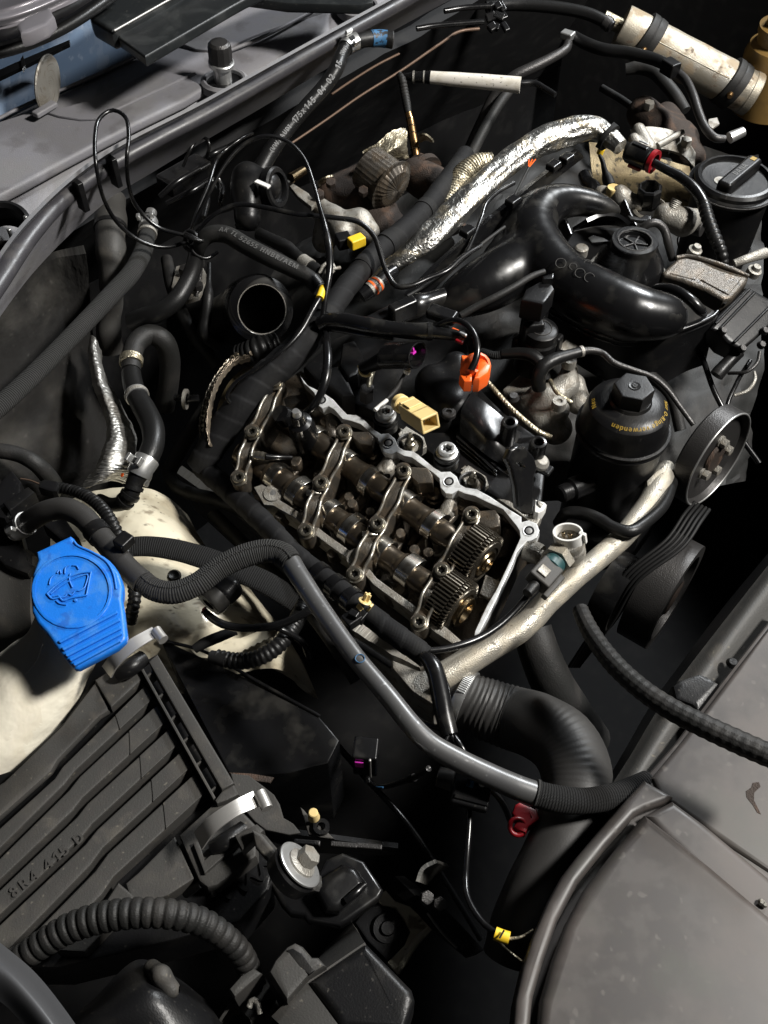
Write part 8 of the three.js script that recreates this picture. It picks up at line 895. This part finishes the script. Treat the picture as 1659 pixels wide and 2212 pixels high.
{ const t = thing('boost_bracket', 'dark steel bracket with bolts beside the open intake pipe', 'bracket'); part(t, 'plate', slab(level(-.01), [[380, 575], [430, 560], [450, 600], [430, 640], [400, 650], [370, 620]], 0.006, 0.001), K.castGrey); for (const [x, y] of [[400, 590], [428, 625], [432, 575]]) part(t, 'bolt', hexPrism(0.006, 0.008), K.darkMetal, upright(P(x, y, -.008), UP)); part(t, 'spring_strip', sweep(route([[435, 560, .0, 4], [432, 600, .0, 4], [424, 640, -.01, 4]], 4), { sides: 8, mod: ridges(0.004, 0.3), step: 0.001 }), K.darkMetal); }
{ const t = thing('corrugated_sleeve', 'black ribbed rubber sleeve under the intake pipe mouth', 'sleeve'); part(t, 'bellows', sweep(route([[520, 770, -.01, 26], [560, 755, .0, 27], [600, 742, .0, 26]], 26), { sides: 24, step: 0.0008, mod: ridges(0.005, 0.14) }), K.rubber); }
{ const t = thing('coolant_flange', 'grimy cast flange with two bolts under the canister hose', 'flange'); part(t, 'body', blob([[[P(1390, 245, -.04), 0.022], [P(1430, 290, -.045), 0.026], [P(1470, 300, -.05), 0.022]], [[P(1440, 250, -.05), 0.018], [P(1490, 340, -.05), 0.02]]], { res: 36, k: 0.01, disp: p => 0.0015 * fbm3(p.x * 90, p.y * 90, p.z * 90) }), K.rust); for (const [x, y] of [[1400, 235], [1480, 315]]) part(t, 'bolt', hexPrism(0.007, 0.01), K.castGrey, upright(P(x, y, -.022), UP)); part(t, 'pale_tab', slab(level(-.015), T20tab(), 0.003, 0.0006), K.castGrey); }
function T20tab() { return R(T20, [[1275, 770], [1330, 760], [1345, 800], [1300, 830], [1270, 810]]); }
{ const t = thing('radiator', 'tall black radiator pack standing below the lock beam', 'radiator'); const q = [[1330, 2500], [1340, 2280], [1380, 2110], [1440, 1960], [1510, 1830], [1580, 1700], [1660, 1560], [1760, 1380], [1900, 1100], [2150, 640], [2500, 200]].map(p => P(p[0], p[1], -.01)); part(t, 'core', sheet([q, q.map(p => p.clone().setY(-.8))], { nu: 60, nv: 10, th: 0.03 }), K.tape); }
deep('dim hose curving between oil filter and manifold skirt', [[1290, 800, -.06, 12], [1330, 790, -.05, 13], [1400, 810, -.05, 13], [1450, 860, -.06, 13], [1470, 930, -.08, 13]], 13);
deep('dim cable dropping behind the pump pulley', [[1500, 730, -.05, 6], [1520, 780, -.05, 6], [1545, 850, -.06, 6], [1590, 930, -.08, 6], [1640, 1000, -.1, 6]], 6, K.gloss);
deep('dim cable pair under the ribbed motor cover', [[1620, 780, -.06, 5], [1590, 830, -.06, 5], [1570, 890, -.07, 5], [1600, 960, -.09, 5]], 5, K.gloss);
// ------------------------------------------------------------------ print and lettering
const font = await new FontLoader().loadAsync('fonts/droid/droid_sans_bold.typeface.json');
const glyph = (ch, size) => { const g = new TextGeometry(ch, { font, size, depth: 0.00015, curveSegments: 3, bevelEnabled: false }); g.computeBoundingBox(); return [strip(uvBox(g)), g.boundingBox.max.x]; };
function letters(text, size, place, gap = 0.12) { // place(distance) -> matrix of the letter's foot
  let x = 0; const out = []; for (const ch of text) { if (ch === ' ') { x += size * 0.5; continue; } const [g, w] = glyph(ch, size); out.push(g.applyMatrix4(place(x + w / 2).multiply(new THREE.Matrix4().makeTranslation(-w / 2, 0, 0)))); x += w + size * gap; } return merge(out); }
function printOn(t, text, size, f0, m, flip = 1, turn = 0) {                          // along a hose, on the side that is up
  const pa = t.pa; return part(t, 'print', letters(text, size, d => { const q = at(pa, Math.min(0.99, f0 + flip * d / pa.len)); const n = EYE.clone().sub(q.p); n.addScaledVector(q.T, -n.dot(q.T)).normalize().applyAxisAngle(q.T, turn); const x = q.T.clone().multiplyScalar(flip), y = new THREE.Vector3().crossVectors(n, x); return new THREE.Matrix4().makeBasis(x, y, n).setPosition(q.p.clone().addScaledVector(n, q.r + 0.00005).addScaledVector(y, -size / 2)); }), m); }
{ const h = things.find(o => o.userData.label.startsWith('printed black hose')); printOn(h, '175x145  04  02  15', 0.0062, 0.27, K.ink); printOn(h, '(VW) AUDI', 0.0046, 0.10, K.ink); printOn(h, '(VW) AUDI', 0.0046, 0.66, K.ink); }
{ const h = things.find(o => o.userData.label.startsWith('thick grey printed hose')); printOn(h, 'AK TL 52655 HNBR/AEM', 0.0052, 0.30, K.inkDim, 1, -0.5); }
{ const h = things.find(o => o.name === 'oil_filter_housing'), c = P(1345, 925, -0.005);
  const arc = (text, a0, size) => part(h, 'lettering', letters(text, size, d => { const r = 0.0312, a = a0 + d / r; const o = V(Math.cos(a), 0, Math.sin(a)), s = 0.62, n = V(o.x * s, 0.8, o.z * s).normalize(), x = V(-Math.sin(a), 0, Math.cos(a)), y = new THREE.Vector3().crossVectors(n, x); return new THREE.Matrix4().makeBasis(x, y, n).setPosition(c.clone().add(V(o.x * r, 0.0339, o.z * r)).addScaledVector(n, 0.0003)); }, 0.1), K.inkYellow);
  arc('Nur O-Ringe verwenden', -0.1, 0.0043); arc('Neu', 2.95, 0.0043); }
{ const h = things.find(o => o.name === 'airbox'), pl = level(-0.0188), O = P(...q1(70, 1340), -0.0188), x = P(...q1(240, 1200), -0.0188).sub(O).normalize(), y = new THREE.Vector3().crossVectors(UP, x); part(h, 'moulded_number', letters('8R4 415 D', 0.0078, d => new THREE.Matrix4().makeBasis(x, y, UP).setPosition(O.clone().addScaledVector(x, d)), 0.2), K.plasticGrey); }
{ const h = things.find(o => o.name === 'power_steering_reservoir'), c = P(1585, 395, .02), A = P(1555, 413, .02), x = P(1625, 355, .02).sub(A).normalize(), y = new THREE.Vector3().crossVectors(UP, x); part(h, 'lettering', letters('DANA', 0.0062, d => new THREE.Matrix4().makeBasis(x, y, UP).setPosition(V(c.x + 0.003, .0377, c.z).addScaledVector(x, d - 0.014).addScaledVector(y, -0.003)), 0.15), K.inkDim); part(h, 'yellow_mark', rbox(0.007, 0.0004, 0.006, 0.0001), K.inkYellow, new THREE.Matrix4().makeBasis(x, UP, y.clone().negate()).setPosition(V(c.x + 0.003, .0378, c.z).addScaledVector(x, 0.028))); }
// ------------------------------------------------------------------ set every thing on its own base, then draw
for (const t of things) {
  t.updateMatrixWorld(true); const b = new THREE.Box3().setFromObject(t); if (b.isEmpty()) continue;
  const base = V((b.min.x + b.max.x) / 2, b.min.y, (b.min.z + b.max.z) / 2);
  for (const c of t.children) c.position.sub(base); t.position.copy(base);
  t.traverse(o => { if (o.isMesh) o.castShadow = o.receiveShadow = true; });
}
renderer.render(scene, camera);
